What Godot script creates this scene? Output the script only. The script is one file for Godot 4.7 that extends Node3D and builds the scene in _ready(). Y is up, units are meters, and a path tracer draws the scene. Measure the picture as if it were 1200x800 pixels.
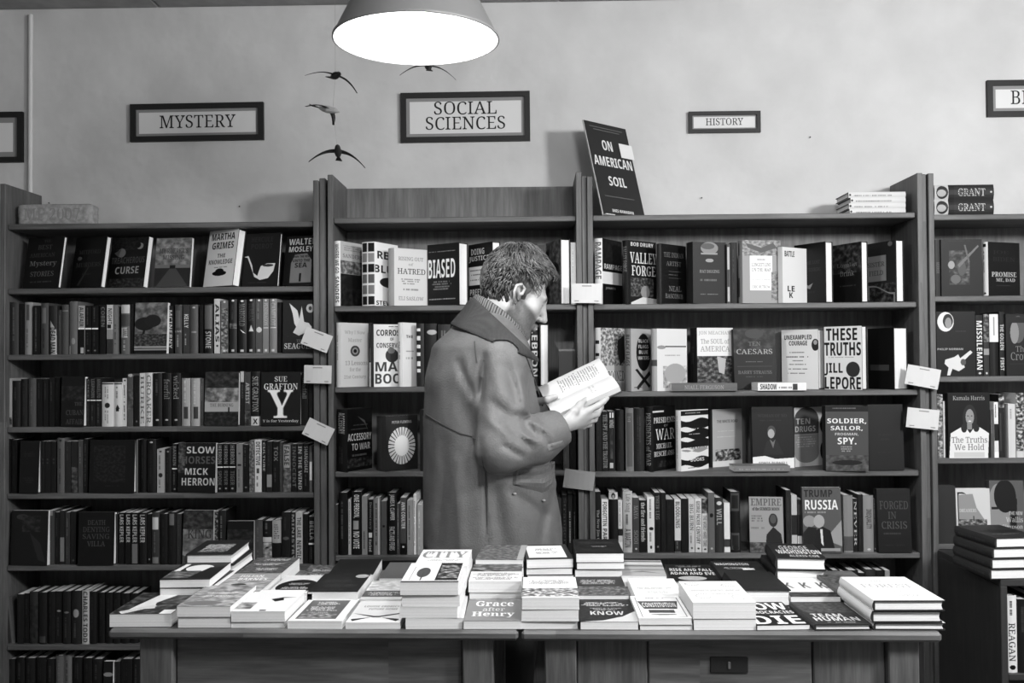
extends Node3D
# A bookshop aisle: four wall bookcases, two display tables, a pendant lamp and a man reading.
# Everything is in metres; the bookcase fronts stand on z = 0, the wall behind them on z = -0.30.

const GROUPS := ["books in the low cabinet","books laid out on the display tables","books lying flat on the bookcases","books on the biography shelves","books on the history shelves","books on the mystery shelves","books on the social sciences shelves","hardbacks on the low cabinet"]
const BOOKS := [
	[0,[-1.9846,1.6486,-0.0744],0,-20,9,0.1824,0.2039,0.0165,1,12,20,[["t","THE",0.55,0.08,0.2,0.05,38,"r"],["t","BEST",0.5,0.2,0.4,0.09,42,"r"],["t","AMERICAN",0.45,0.35,0.7,0.08,38,"r"],["t","Mystery",0.5,0.53,0.75,0.13,52,"R"],["t","STORIES",0.5,0.72,0.65,0.1,52,"r"],["k",0.2,0.86,0.6,0.05,40]],[],"black cover with slanted italic title, first mystery shelf down",5],
	[0,[-1.799,1.6498,-0.079],0,-24,9,0.1647,0.2022,0.0244,1,12,14,[["t","MITFORD",0.5,0.3,0.7,0.08,35,"r"],["t","MURDERS",0.5,0.55,0.8,0.09,36,"r"],["e",0.2,0.42,0.07,0.04,40],["p",28,[0.2,0.95,0.5,0.6,0.54,0.6,0.28,0.95]],["k",0.3,0.72,0.4,0.05,26]],[],"black cover with faint title and bright page edge, first mystery shelf down",5],
	[1,[-1.6559,1.6495,-0.0814],0,-22,9,0.1852,0.1974,0.0222,0,12,14,[["n",0,0,1,0.25,10,26,9],["e",0.78,0.18,0.09,0.065,60],["e",0.72,0.16,0.08,0.06,12],["e",0.3,0.3,0.11,0.09,52],["p",40,[0.1,0.3,0.28,0.22,0.22,0.38]],["t","TREACHEROUS",0.5,0.46,0.9,0.13,38,"s"],["t","CURSE",0.5,0.66,0.65,0.15,66,"s"],["n",0,0.82,1,0.18,10,36,8]],[],"dark cover with crescent moon and CURSE lettering, first mystery shelf down",5],
	[1,[-1.4496,1.6482,-0.0245],0,-5,8,0.1432,0.1918,0.016,0,48,30,[["n",0,0,1,0.55,40,62,4],["r",0,0.62,1,0.38,22],["p",34,[0.42,0.62,0.58,0.62,0.95,1,0.05,1]],["r",0.42,0.56,0.16,0.07,18],["t","A",0.5,0.12,0.06,0.04,24,"r"],["t","MURDERER'S",0.5,0.27,0.8,0.1,26,"r"],["t","MISSING",0.5,0.4,0.6,0.09,26,"r"]],[],"grey cover of a road under a pale sky, first mystery shelf down",5],
	[0,[-1.2843,1.6519,-0.1002],0,-32,9,0.1664,0.2238,0.0375,1,88,86,[["t","MARTHA",0.5,0.12,0.8,0.12,20,"s"],["t","GRIMES",0.52,0.28,0.74,0.12,20,"s"],["t","THE",0.5,0.46,0.28,0.07,40,"s"],["t","KNOWLEDGE",0.5,0.57,0.8,0.08,40,"s"],["e",0.5,0.77,0.24,0.045,10],["e",0.5,0.73,0.14,0.045,10],["k",0.3,0.66,0.45,0.03,60]],[],"white thick hardback with black capitals and small car, first mystery shelf down",5],
	[0,[-1.1182,1.6482,-0.049],0,-14,8,0.1528,0.2084,0.016,1,15,15,[["t","HERCULE",0.5,0.12,0.6,0.1,24,"s"],["t","POIROT",0.5,0.25,0.6,0.1,24,"s"],["p",80,[0.02,0.44,0.14,0.42,0.26,0.6,0.3,0.74,0.42,0.8,0.5,0.62,0.68,0.57,0.9,0.57,0.86,0.72,0.72,0.85,0.5,0.88,0.34,0.82,0.22,0.62,0.12,0.46]],["e",0.7,0.61,0.15,0.025,30],["k",0.15,0.92,0.6,0.03,30]],[],"black cover with white smoking pipe, first mystery shelf down",5],
	[0,[-0.9624,1.652,-0.0584],0,-18,9,0.15,0.194,0.0381,1,14,16,[["p",52,[0.2,0.95,0.2,0.55,0.3,0.38,0.65,0.36,0.8,0.5,0.82,0.95]],["t","WALTER",0.5,0.12,0.8,0.13,78,"s"],["t","MOSLEY",0.46,0.27,0.7,0.11,78,"s"],["t","DOWN THE RIVER",0.5,0.42,0.6,0.05,18,"s"],["t","UNTO THE",0.5,0.5,0.5,0.06,18,"s"],["t","SEA",0.5,0.6,0.36,0.1,14,"s"],["r",0.47,0.76,0.06,0.17,12]],[],"dark cover with pale tombstone shape and bold title, first mystery shelf down",5],
	[1,[-2.0094,1.3925,-0.0339],3,0,0,0.1276,0.2028,0.0226,0,20,20,[],[["K",0.1,0.6,40]],"dark grey book spine, thirty-fifth from the divider with cards, second mystery shelf down",5],
	[0,[-1.9783,1.3925,-0.0378],3,0,0,0.1266,0.2028,0.031,1,32,32,[],[["K",0.1,0.9,48]],"dark grey book spine, thirty-fourth from the divider with cards, second mystery shelf down",5],
	[1,[-1.9559,1.3925,-0.0364],3,0,0,0.1257,0.1959,0.0193,0,12,12,[],[["K",0.12,0.55,22],["K",0.66,0.9,22]],"thin black book spine, thirty-third from the divider with cards, second mystery shelf down",5],
	[0,[-1.9267,1.3925,-0.0409],3,0,0,0.1282,0.2025,0.0293,1,60,60,[],[["r",0.3,0.05,0.4,0.3,40],["K",0.5,0.95,52]],"pale grey book spine, thirty-second from the divider with cards, second mystery shelf down",5],
	[1,[-1.8918,1.3925,-0.031],3,0,0,0.1216,0.1885,0.0259,0,14,14,[],[["K",0.05,0.95,44]],"black book spine, thirty-first from the divider with cards, second mystery shelf down",5],
	[0,[-1.8596,1.3925,-0.0329],3,0,0,0.1295,0.1982,0.0292,1,36,36,[],[["r",0.2,0.1,0.5,0.3,50],["K",0.5,0.9,24]],"grey book spine, thirtieth from the divider with cards, second mystery shelf down",5],
	[0,[-1.825,1.3925,-0.0307],3,0,0,0.1229,0.188,0.0313,1,22,22,[],[["p",70,[0.2,0.3,0.9,0.5,0.95,1,0.3,1]],["v","DEAD MAN",0.45,0.98,15,"s",0.62]],"thick dark grey book spine, twenty-ninth from the divider with cards, second mystery shelf down",5],
	[1,[-1.814,1.3925,-0.0414],3,0,0,0.1131,0.1719,0.011,0,34,34,[],[["K",0.12,0.55,52],["K",0.66,0.9,44]],"thin grey book spine, twenty-eighth from the divider with cards, second mystery shelf down",5],
	[0,[-1.7841,1.3925,-0.0414],3,0,0,0.1254,0.1915,0.0276,1,40,40,[],[["r",0.1,0.12,0.8,0.02,60]],"grey book spine, twenty-seventh from the divider with cards, second mystery shelf down",5],
	[0,[-1.7479,1.3925,-0.0348],3,0,0,0.1384,0.204,0.0309,1,46,46,[],[["e",0.5,0.75,0.25,0.06,60],["r",0.05,0.84,0.1,0.16,88]],"grey book spine, twenty-sixth from the divider with cards, second mystery shelf down",5],
	[1,[-1.7194,1.3925,-0.0306],3,0,0,0.1256,0.1871,0.0242,0,66,66,[],[["v","ALAFAIR",0.04,0.44,30,"s",0.62],["r",0,0.46,1,0.03,92],["r",0,0.49,1,0.51,10],["r",0.4,0.86,0.5,0.12,70]],"pale grey book spine, twenty-fifth from the divider with cards, second mystery shelf down",5],
	[1,[-1.6943,1.3925,-0.0335],3,0,0,0.1176,0.187,0.0242,0,12,12,[],[["K",0.05,0.42,40],["r",0,0.46,1,0.03,92],["K",0.54,0.85,32],["e",0.5,0.92,0.18,0.018,50]],"black book spine, twenty-fourth from the divider with cards, second mystery shelf down",5],
	[1,[-1.6669,1.3925,-0.0314],3,0,0,0.1192,0.1867,0.0242,0,12,12,[],[["K",0.05,0.42,40],["r",0,0.46,1,0.03,92],["K",0.54,0.85,32],["e",0.5,0.92,0.18,0.018,50]],"black book spine, twenty-third from the divider with cards, second mystery shelf down",5],
	[1,[-1.6409,1.3925,-0.0398],3,0,0,0.12,0.1902,0.0226,0,14,14,[],[["v","COBEN",0.05,0.45,52,"s",0.62]],"black book spine, twenty-second from the divider with cards, second mystery shelf down",5],
	[1,[-1.6115,1.3925,-0.037],3,0,0,0.125,0.1898,0.0242,0,76,76,[],[["v","NIGHT",0.08,0.4,34,"s",0.62],["r",0.1,0.4,0.6,0.08,20],["r",0,0.5,1,0.2,60],["r",0,0.7,1,0.3,28]],"white book spine, twenty-first from the divider with cards, second mystery shelf down",5],
	[1,[-1.5922,1.3925,-0.0345],3,0,0,0.1237,0.1895,0.0159,0,52,52,[],[["K",0.4,0.9,24]],"thin grey book spine, twentieth from the divider with cards, second mystery shelf down",5],
	[0,[-1.5444,1.3925,-0.0308],3,0,0,0.1178,0.189,0.0324,1,44,44,[],[["r",0,0,1,0.18,74],["r",0,0.2,1,0.24,34],["r",0.1,0.47,0.7,0.2,76],["v","TUNNEL",0.48,0.66,30,"s",0.62],["K",0.72,0.98,70]],"grey book spine, nineteenth from the divider with cards, second mystery shelf down",5],
	[1,[-1.5303,1.3925,-0.0325],3,0,0,0.127,0.1922,0.0126,0,14,14,[],[["K",0.12,0.55,28],["K",0.66,0.9,24]],"thin black book spine, eighteenth from the divider with cards, second mystery shelf down",5],
	[1,[-1.3794,1.3925,-0.0393],3,0,0,0.1197,0.1848,0.0209,0,16,16,[],[["v","MCINERNY",0.1,0.9,74,"s",0.62]],"black book spine, sixteenth from the divider with cards, second mystery shelf down",5],
	[0,[-1.3454,1.3925,-0.0411],3,0,0,0.1206,0.1879,0.0275,1,34,34,[],[["r",0.2,0.12,0.6,0.35,42],["t","LIVE",0.5,0.55,0.9,0.04,70,"s"],["K",0.62,0.95,64]],"grey book spine, fifteenth from the divider with cards, second mystery shelf down",5],
	[1,[-1.3145,1.3925,-0.033],3,0,0,0.1181,0.1872,0.0241,0,30,30,[],[["v","KELLY",0.2,0.48,82,"s",0.62],["K",0.6,0.9,72]],"dark grey book spine, fourteenth from the divider with cards, second mystery shelf down",5],
	[0,[-1.2837,1.3925,-0.0394],3,0,0,0.1171,0.1873,0.0297,1,40,40,[],[["e",0.5,0.06,0.18,0.018,72],["e",0.5,0.56,0.35,0.02,60]],"grey book spine, thirteenth from the divider with cards, second mystery shelf down",5],
	[1,[-1.262,1.3925,-0.0336],3,0,0,0.1213,0.1867,0.0126,0,13,13,[],[["K",0.12,0.55,27],["K",0.66,0.9,23]],"thin black book spine, twelfth from the divider with cards, second mystery shelf down",5],
	[0,[-1.2258,1.3925,-0.0388],3,0,0,0.1212,0.1901,0.034,1,13,13,[],[["r",0.1,0.03,0.8,0.48,44],["v","STONE",0.56,0.9,74,"s",0.62]],"thick black book spine, eleventh from the divider with cards, second mystery shelf down",5],
	[1,[-1.1988,1.3925,-0.0418],3,0,0,0.1315,0.2097,0.0225,0,76,76,[],[["v","ALIAS",0.1,0.8,22,"s",0.62],["e",0.5,0.86,0.18,0.018,20]],"white book spine, tenth from the divider with cards, second mystery shelf down",5],
	[1,[-1.167,1.3925,-0.035],3,0,0,0.1347,0.2025,0.0257,0,48,48,[],[["e",0.5,0.03,0.18,0.018,80],["n",0,0.15,1,0.85,22,72,9],["r",0.3,0.93,0.4,0.045,78]],"grey book spine, ninth from the divider with cards, second mystery shelf down",5],
	[0,[-1.1315,1.3925,-0.0318],3,0,0,0.1344,0.2069,0.0273,1,20,20,[],[["e",0.5,0.03,0.18,0.018,84],["n",0,0.45,1,0.1,20,60,8],["K",0.1,0.4,34],["r",0.3,0.93,0.4,0.045,76]],"dark grey book spine, eighth from the divider with cards, second mystery shelf down",5],
	[0,[-1.0933,1.3925,-0.0305],3,0,0,0.1352,0.2049,0.0322,1,16,16,[],[["e",0.5,0.03,0.18,0.018,84],["v","MARIGOLD",0.08,0.5,62,"r",0.62],["p",86,[0.2,0.55,0.5,0.58,0.9,0.63,0.6,0.62]],["r",0.3,0.93,0.4,0.045,76]],"black book spine, seventh from the divider with cards, second mystery shelf down",5],
	[0,[-1.0629,1.3925,-0.0392],3,0,0,0.1364,0.2084,0.029,1,17,17,[],[["e",0.5,0.03,0.18,0.018,84],["v","TURBAN",0.08,0.42,40,"r",0.62],["p",80,[0.5,0.48,0.8,0.6,0.2,0.6]],["r",0.3,0.93,0.4,0.045,76]],"dark grey book spine, sixth from the divider with cards, second mystery shelf down",5],
	[1,[-1.0353,1.3925,-0.0405],3,0,0,0.1331,0.2083,0.0257,0,40,40,[],[["e",0.5,0.03,0.18,0.018,84],["K",0.08,0.45,55],["e",0.5,0.57,0.4,0.05,78],["r",0.3,0.93,0.4,0.045,76]],"grey book spine, fifth from the divider with cards, second mystery shelf down",5],
	[1,[-1.0101,1.3925,-0.0383],3,0,0,0.1363,0.2079,0.0224,0,55,55,[],[["e",0.5,0.03,0.18,0.018,80],["v","PENDRAGON",0.08,0.5,74,"r",0.62],["r",0.1,0.53,0.8,0.015,88],["r",0.3,0.93,0.4,0.045,80]],"pale grey book spine, fourth from the divider with cards, second mystery shelf down",5],
	[0,[-0.9785,1.3925,-0.037],3,0,0,0.1344,0.2076,0.0273,1,55,55,[],[["e",0.5,0.03,0.18,0.018,80],["v","CAMELOT",0.08,0.5,74,"r",0.62],["r",0.1,0.53,0.8,0.015,88],["r",0.3,0.93,0.4,0.045,80]],"pale grey book spine, third from the divider with cards, second mystery shelf down",5],
	[1,[-0.9612,1.3925,-0.0401],3,0,0,0.1316,0.1945,0.0158,0,13,13,[],[["K",0.12,0.55,27],["K",0.66,0.9,23]],"thin black book spine, second from the divider with cards, second mystery shelf down",5],
	[1,[-1.523,1.394,-0.0187],0,-3,4,0.1275,0.1953,0.022,0,40,14,[["n",0,0,1,0.62,34,58,4],["e",0.3,0.42,0.3,0.13,18],["e",0.55,0.36,0.25,0.12,20],["p",16,[0.1,0.9,0.28,0.5,0.34,0.5,0.24,0.9]],["n",0,0.62,1,0.24,16,46,10],["r",0,0.86,1,0.03,66],["r",0,0.91,1,0.03,60],["r",0,0.94,1,0.06,12]],[],"landscape cover with trees under a grey sky, second mystery shelf down",5],
	[1,[-0.951,1.3937,-0.012],0,0,3,0.1238,0.2002,0.022,0,18,14,[["p",80,[0.2,0.06,0.45,0.2,0.55,0.45,0.5,0.6,0.36,0.45,0.3,0.25]],["p",78,[0.5,0.42,0.58,0.12,0.66,0.42,0.8,0.44,0.9,0.52,0.72,0.62,0.5,0.68,0.32,0.62]],["e",0.84,0.16,0.12,0.085,70],["e",0.84,0.16,0.05,0.04,30],["k",0.1,0.69,0.5,0.015,36],["t","THE",0.55,0.78,0.25,0.06,60,"r"],["t","SEAGULL",0.5,0.88,0.9,0.11,80,"R"]],[],"dark cover with a white flying gull, second mystery shelf down",5],
	[0,[-2.0044,1.1155,-0.0384],3,0,0,0.1169,0.1874,0.0293,1,62,62,[],[["K",0.05,0.7,40],["n",0,0.8,1,0.2,10,60,6]],"pale grey book spine, thirty-second from the divider with cards, third mystery shelf down",5],
	[0,[-1.9714,1.1155,-0.0388],3,0,0,0.1132,0.1773,0.0309,1,18,18,[],[["K",0.12,0.55,36],["K",0.66,0.9,28]],"dark grey book spine, thirty-first from the divider with cards, third mystery shelf down",5],
	[0,[-1.9432,1.1155,-0.0419],3,0,0,0.1229,0.1836,0.0276,1,20,20,[],[["K",0.1,0.8,30]],"dark grey book spine, thirtieth from the divider with cards, third mystery shelf down",5],
	[0,[-1.909,1.1155,-0.0334],3,0,0,0.1201,0.1868,0.0276,1,38,38,[],[["K",0.2,0.9,48]],"grey book spine, twenty-ninth from the divider with cards, third mystery shelf down",5],
	[1,[-1.8848,1.1155,-0.038],3,0,0,0.1139,0.1833,0.0243,0,14,14,[],[["K",0.1,0.5,30]],"black book spine, twenty-eighth from the divider with cards, third mystery shelf down",5],
	[1,[-1.8604,1.1155,-0.0355],3,0,0,0.1154,0.1832,0.0209,0,16,16,[],[["K",0.1,0.5,32]],"black book spine, twenty-seventh from the divider with cards, third mystery shelf down",5],
	[1,[-1.8367,1.1155,-0.0314],3,0,0,0.1182,0.1896,0.0194,0,15,15,[],[["K",0.1,0.5,34]],"black book spine, twenty-sixth from the divider with cards, third mystery shelf down",5],
	[1,[-1.8191,1.1155,-0.0392],3,0,0,0.1189,0.1894,0.0176,0,13,13,[],[["K",0.12,0.55,23],["K",0.66,0.9,23]],"thin black book spine, twenty-fifth from the divider with cards, third mystery shelf down",5],
	[1,[-1.7012,1.1155,-0.0348],3,0,0,0.1251,0.1854,0.0108,0,20,20,[],[["v","CHEE",0.03,0.42,50,"s",0.62],["r",0,0.45,1,0.03,86],["K",0.54,0.95,40]],"thin dark grey book spine, twenty-third from the divider with cards, third mystery shelf down",5],
	[1,[-1.6786,1.1155,-0.036],3,0,0,0.1167,0.1852,0.0209,0,18,18,[],[["v","LEAPHORN",0.03,0.42,50,"s",0.62],["r",0,0.45,1,0.03,86],["K",0.54,0.95,40]],"dark grey book spine, twenty-second from the divider with cards, third mystery shelf down",5],
	[1,[-1.655,1.1155,-0.0348],3,0,0,0.1178,0.1851,0.0209,0,18,18,[],[["v","MANUELITO",0.03,0.42,50,"s",0.62],["r",0,0.45,1,0.03,86],["K",0.54,0.95,40]],"dark grey book spine, twenty-first from the divider with cards, third mystery shelf down",5],
	[0,[-1.6074,1.1155,-0.0316],3,0,0,0.1089,0.1686,0.0439,1,80,80,[],[["r",0,0.02,1,0.03,20],["e",0.5,0.52,0.22,0.06,22],["K",0.1,0.42,62],["K",0.64,0.95,64]],"thick white book spine, twentieth from the divider with cards, third mystery shelf down",5],
	[0,[-1.5765,1.1155,-0.0366],3,0,0,0.1114,0.1682,0.0308,1,78,78,[],[["r",0,0.02,1,0.03,20],["p",20,[0.5,0.5,0.75,0.6,0.25,0.6]],["r",0.3,0.58,0.4,0.08,20],["K",0.1,0.42,60]],"white book spine, nineteenth from the divider with cards, third mystery shelf down",5],
	[1,[-1.5588,1.1155,-0.0418],3,0,0,0.1218,0.1843,0.0176,0,80,80,[],[["e",0.5,0.05,0.18,0.018,20],["K",0.15,0.9,36]],"thin white book spine, eighteenth from the divider with cards, third mystery shelf down",5],
	[1,[-1.5327,1.1155,-0.0346],3,0,0,0.1272,0.2006,0.0208,0,40,40,[],[["e",0.5,0.03,0.4,0.03,70],["n",0,0.3,1,0.4,26,52,5]],"grey book spine, seventeenth from the divider with cards, third mystery shelf down",5],
	[1,[-1.5082,1.1155,-0.031],3,0,0,0.122,0.194,0.0192,0,14,14,[],[["e",0.5,0.9,0.18,0.018,50]],"thin black book spine, sixteenth from the divider with cards, third mystery shelf down",5],
	[1,[-1.4879,1.1155,-0.0379],3,0,0,0.1264,0.2036,0.0203,0,78,78,[],[["v","BURKE",0.05,0.95,40,"r",0.62]],"white book spine, fifteenth from the divider with cards, third mystery shelf down",5],
	[0,[-1.459,1.1155,-0.04],3,0,0,0.1294,0.205,0.0275,1,78,78,[],[["v","CROAKER",0.05,0.95,42,"r",0.62]],"white book spine, fourteenth from the divider with cards, third mystery shelf down",5],
	[0,[-1.4202,1.1155,-0.0334],3,0,0,0.1278,0.2032,0.034,1,12,12,[],[["K",0.1,0.5,38],["e",0.5,0.88,0.18,0.018,70]],"black book spine, thirteenth from the divider with cards, third mystery shelf down",5],
	[0,[-1.3851,1.1155,-0.0364],3,0,0,0.1333,0.203,0.034,1,12,12,[],[["v","fearful",0.12,0.5,62,"r",0.62],["e",0.5,0.88,0.18,0.018,70]],"thick black book spine, twelfth from the divider with cards, third mystery shelf down",5],
	[0,[-1.3479,1.1155,-0.0338],3,0,0,0.1272,0.2027,0.034,1,12,12,[],[["v","wicked",0.05,0.5,66,"r",0.62],["e",0.5,0.88,0.18,0.018,70]],"black book spine, eleventh from the divider with cards, third mystery shelf down",5],
	[0,[-1.314,1.1155,-0.0403],3,0,0,0.1237,0.1828,0.0324,1,64,64,[],[["K",0.05,0.6,78],["r",0.3,0.6,0.5,0.25,30]],"pale grey book spine, tenth from the divider with cards, third mystery shelf down",5],
	[0,[-1.2753,1.1155,-0.0379],3,0,0,0.1213,0.1826,0.034,1,66,66,[],[["K",0.05,0.6,80],["r",0.3,0.6,0.5,0.25,30]],"pale grey book spine, ninth from the divider with cards, third mystery shelf down",5],
	[1,[-1.2597,1.1155,-0.0355],3,0,0,0.1227,0.1824,0.0126,0,40,40,[],[["K",0.12,0.55,58],["K",0.66,0.9,50]],"thin grey book spine, eighth from the divider with cards, third mystery shelf down",5],
	[1,[-1.1063,1.1155,-0.0396],3,0,0,0.1336,0.2075,0.0136,0,18,18,[],[["r",0,0,1,0.2,72],["v","DEAD",0.25,0.5,40,"s",0.62]],"thin dark grey book spine, sixth from the divider with cards, third mystery shelf down",5],
	[1,[-1.0803,1.1155,-0.0348],3,0,0,0.1278,0.2042,0.0224,0,34,34,[],[["v","ARTIST",0.2,0.6,70,"s",0.62],["n",0,0.7,1,0.3,20,50,6]],"grey book spine, fifth from the divider with cards, third mystery shelf down",5],
	[0,[-1.0434,1.1155,-0.0376],3,0,0,0.1292,0.2072,0.0355,1,14,14,[],[["v","SUE GRAFTON",0.1,0.75,78,"r",0.62],["r",0,0.83,1,0.17,84],["t","X",0.5,0.92,0.5,0.1,14,"s"]],"thick black book spine, fourth from the divider with cards, third mystery shelf down",5],
	[1,[-0.8581,1.1155,-0.0308],3,0,0,0.1262,0.1995,0.0251,0,13,13,[],[["v","deadfall",0.1,0.5,64,"r",0.62]],"black book spine, second from the divider with cards, third mystery shelf down",5],
	[1,[-0.8322,1.1155,-0.0319],3,0,0,0.1255,0.196,0.0239,0,12,12,[],[["K",0.12,0.55,22],["K",0.66,0.9,22]],"black book spine, first from the divider with cards, third mystery shelf down",5],
	[0,[-1.8048,1.1171,-0.0168],0,-3,3,0.0912,0.1926,0.03,1,14,12,[["n",0,0.2,1,0.3,12,28,5],["t","THE",0.75,0.55,0.35,0.07,44,"r"],["t","CUBAN",0.6,0.72,0.75,0.1,42,"r"],["t","AFFAIR",0.6,0.9,0.75,0.1,40,"r"]],[],"near-black cover with faint CUBAN lettering, third mystery shelf down",5],
	[0,[-1.2517,1.1171,-0.0166],0,-2,3,0.1306,0.2051,0.03,1,24,14,[["n",0,0,1,0.3,14,34,5],["n",0,0.3,1,0.42,34,66,4],["r",0,0.56,1,0.18,66],["n",0,0.74,1,0.26,12,30,7],["r",0.7,0.66,0.05,0.1,10],["t","THE BURNING",0.5,0.62,0.7,0.06,34,"r"]],[],"misty landscape cover with tiny standing figure, third mystery shelf down",5],
	[0,[-1.0348,1.1171,-0.012],0,0,3,0.1514,0.2036,0.03,1,13,12,[["t","SUE",0.5,0.14,0.32,0.1,84,"R"],["t","GRAFTON",0.5,0.28,0.86,0.12,86,"R"],["t","Y",0.5,0.6,0.66,0.52,90,"R"],["t","Y is for Yesterday",0.5,0.92,0.9,0.07,84,"R"]],[],"black cover with one huge white letter Y, third mystery shelf down",5],
	[1,[-2.0033,0.862,-0.0312],3,0,0,0.1364,0.2085,0.0226,0,14,14,[],[["K",0.12,0.55,32],["K",0.66,0.9,24]],"black book spine, thirty-sixth from the divider with cards, fourth mystery shelf down",5],
	[1,[-1.9801,0.862,-0.0312],3,0,0,0.1317,0.2051,0.0209,0,12,12,[],[["K",0.12,0.55,22],["K",0.66,0.9,22]],"black book spine, thirty-fifth from the divider with cards, fourth mystery shelf down",5],
	[1,[-1.8741,0.862,-0.0308],3,0,0,0.1253,0.1981,0.0132,0,18,18,[],[["e",0.5,0.35,0.18,0.018,34],["e",0.5,0.42,0.18,0.018,32]],"dark grey book spine, thirty-third from the divider with cards, fourth mystery shelf down",5],
	[1,[-1.854,0.862,-0.0345],3,0,0,0.1301,0.1977,0.0197,0,18,18,[],[["e",0.5,0.35,0.18,0.018,34],["e",0.5,0.42,0.18,0.018,32]],"dark grey book spine, thirty-second from the divider with cards, fourth mystery shelf down",5],
	[1,[-1.8331,0.862,-0.0415],3,0,0,0.1292,0.197,0.0209,0,18,18,[],[["e",0.5,0.35,0.18,0.018,34],["e",0.5,0.42,0.18,0.018,32]],"dark grey book spine, thirty-first from the divider with cards, fourth mystery shelf down",5],
	[0,[-1.7989,0.862,-0.0357],3,0,0,0.1319,0.2104,0.0275,1,44,44,[],[["e",0.5,0.05,0.18,0.018,20],["K",0.2,0.9,34]],"grey book spine, thirtieth from the divider with cards, fourth mystery shelf down",5],
	[1,[-1.7741,0.862,-0.0359],3,0,0,0.1338,0.1971,0.0225,0,24,24,[],[["K",0.1,0.5,34]],"dark grey book spine, twenty-ninth from the divider with cards, fourth mystery shelf down",5],
	[1,[-1.7476,0.862,-0.0358],3,0,0,0.1258,0.197,0.0242,0,22,22,[],[["n",0,0.5,1,0.5,20,46,5]],"dark grey book spine, twenty-eighth from the divider with cards, fourth mystery shelf down",5],
	[1,[-1.726,0.862,-0.0317],3,0,0,0.1333,0.2005,0.0175,0,36,36,[],[["K",0.12,0.55,54],["K",0.66,0.9,46]],"thin grey book spine, twenty-seventh from the divider with cards, fourth mystery shelf down",5],
	[1,[-1.7068,0.862,-0.0332],3,0,0,0.1385,0.2068,0.0176,0,16,16,[],[["K",0.1,0.9,36]],"thin black book spine, twenty-sixth from the divider with cards, fourth mystery shelf down",5],
	[1,[-1.5085,0.862,-0.0319],3,0,0,0.1259,0.2026,0.0104,0,13,13,[],[["r",0.2,0,0.4,1,58]],"thin black book spine, twenty-fourth from the divider with cards, fourth mystery shelf down",5],
	[0,[-1.4827,0.862,-0.0414],3,0,0,0.1314,0.2017,0.0258,1,12,12,[],[["K",0.1,0.9,26]],"black book spine, twenty-third from the divider with cards, fourth mystery shelf down",5],
	[0,[-1.4427,0.862,-0.0318],3,0,0,0.132,0.2023,0.0339,1,12,12,[],[["e",0.5,0.05,0.18,0.018,70],["K",0.2,0.9,24]],"black book spine, twenty-second from the divider with cards, fourth mystery shelf down",5],
	[1,[-1.4125,0.862,-0.0303],3,0,0,0.1084,0.1664,0.0257,0,66,66,[],[["e",0.5,0.06,0.18,0.018,26],["K",0.15,0.5,44],["e",0.5,0.6,0.3,0.05,22],["K",0.7,0.95,50]],"pale grey book spine, twenty-first from the divider with cards, fourth mystery shelf down",5],
	[0,[-1.3872,0.862,-0.0417],3,0,0,0.111,0.1652,0.0253,1,14,14,[],[["e",0.5,0.06,0.18,0.018,56],["K",0.2,0.9,28]],"black book spine, twentieth from the divider with cards, fourth mystery shelf down",5],
	[1,[-1.3645,0.862,-0.0384],3,0,0,0.1176,0.185,0.0192,0,14,14,[],[["v","RANKIN",0.05,0.45,54,"s",0.62],["r",0,0.5,1,0.03,88],["K",0.58,0.9,44],["e",0.5,0.93,0.18,0.018,60]],"thin black book spine, nineteenth from the divider with cards, fourth mystery shelf down",5],
	[1,[-1.1873,0.862,-0.0344],3,0,0,0.1162,0.1844,0.0224,0,13,13,[],[["v","HERRON",0.04,0.42,62,"s",0.62],["r",0,0.47,1,0.03,88],["v","SPOOK",0.56,0.86,50,"s",0.62],["e",0.5,0.92,0.18,0.018,66]],"black book spine, seventeenth from the divider with cards, fourth mystery shelf down",5],
	[1,[-1.1659,0.862,-0.0393],3,0,0,0.1199,0.1839,0.0208,0,13,13,[],[["v","HERRON",0.04,0.42,62,"s",0.62],["r",0,0.47,1,0.03,88],["v","RIVER",0.56,0.86,50,"s",0.62],["e",0.5,0.92,0.18,0.018,66]],"black book spine, sixteenth from the divider with cards, fourth mystery shelf down",5],
	[1,[-1.1396,0.862,-0.0393],3,0,0,0.1176,0.1837,0.024,0,13,13,[],[["v","HERRON",0.04,0.42,62,"s",0.62],["r",0,0.47,1,0.03,88],["v","TIGER",0.56,0.86,50,"s",0.62],["e",0.5,0.92,0.18,0.018,66]],"black book spine, fifteenth from the divider with cards, fourth mystery shelf down",5],
	[1,[-1.1114,0.862,-0.0327],3,0,0,0.1232,0.1842,0.0223,0,58,58,[],[["e",0.5,0.2,0.18,0.018,40],["r",0.2,0.42,0.6,0.04,20],["K",0.5,0.95,46]],"pale grey book spine, fourteenth from the divider with cards, fourth mystery shelf down",5],
	[1,[-1.0895,0.862,-0.0418],3,0,0,0.1208,0.18,0.0219,0,16,16,[],[["K",0.05,0.6,42],["e",0.5,0.9,0.18,0.018,55]],"black book spine, thirteenth from the divider with cards, fourth mystery shelf down",5],
	[1,[-1.0675,0.862,-0.0397],3,0,0,0.1314,0.1964,0.0191,0,50,50,[],[["n",0,0,1,1,30,66,8]],"thin grey book spine, twelfth from the divider with cards, fourth mystery shelf down",5],
	[1,[-1.0394,0.862,-0.0389],3,0,0,0.1264,0.1996,0.0256,0,84,84,[],[["v","DETECTIVE",0.05,0.5,30,"s",0.62],["r",0.3,0.55,0.4,0.1,40],["K",0.7,0.95,44]],"white book spine, eleventh from the divider with cards, fourth mystery shelf down",5],
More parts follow.
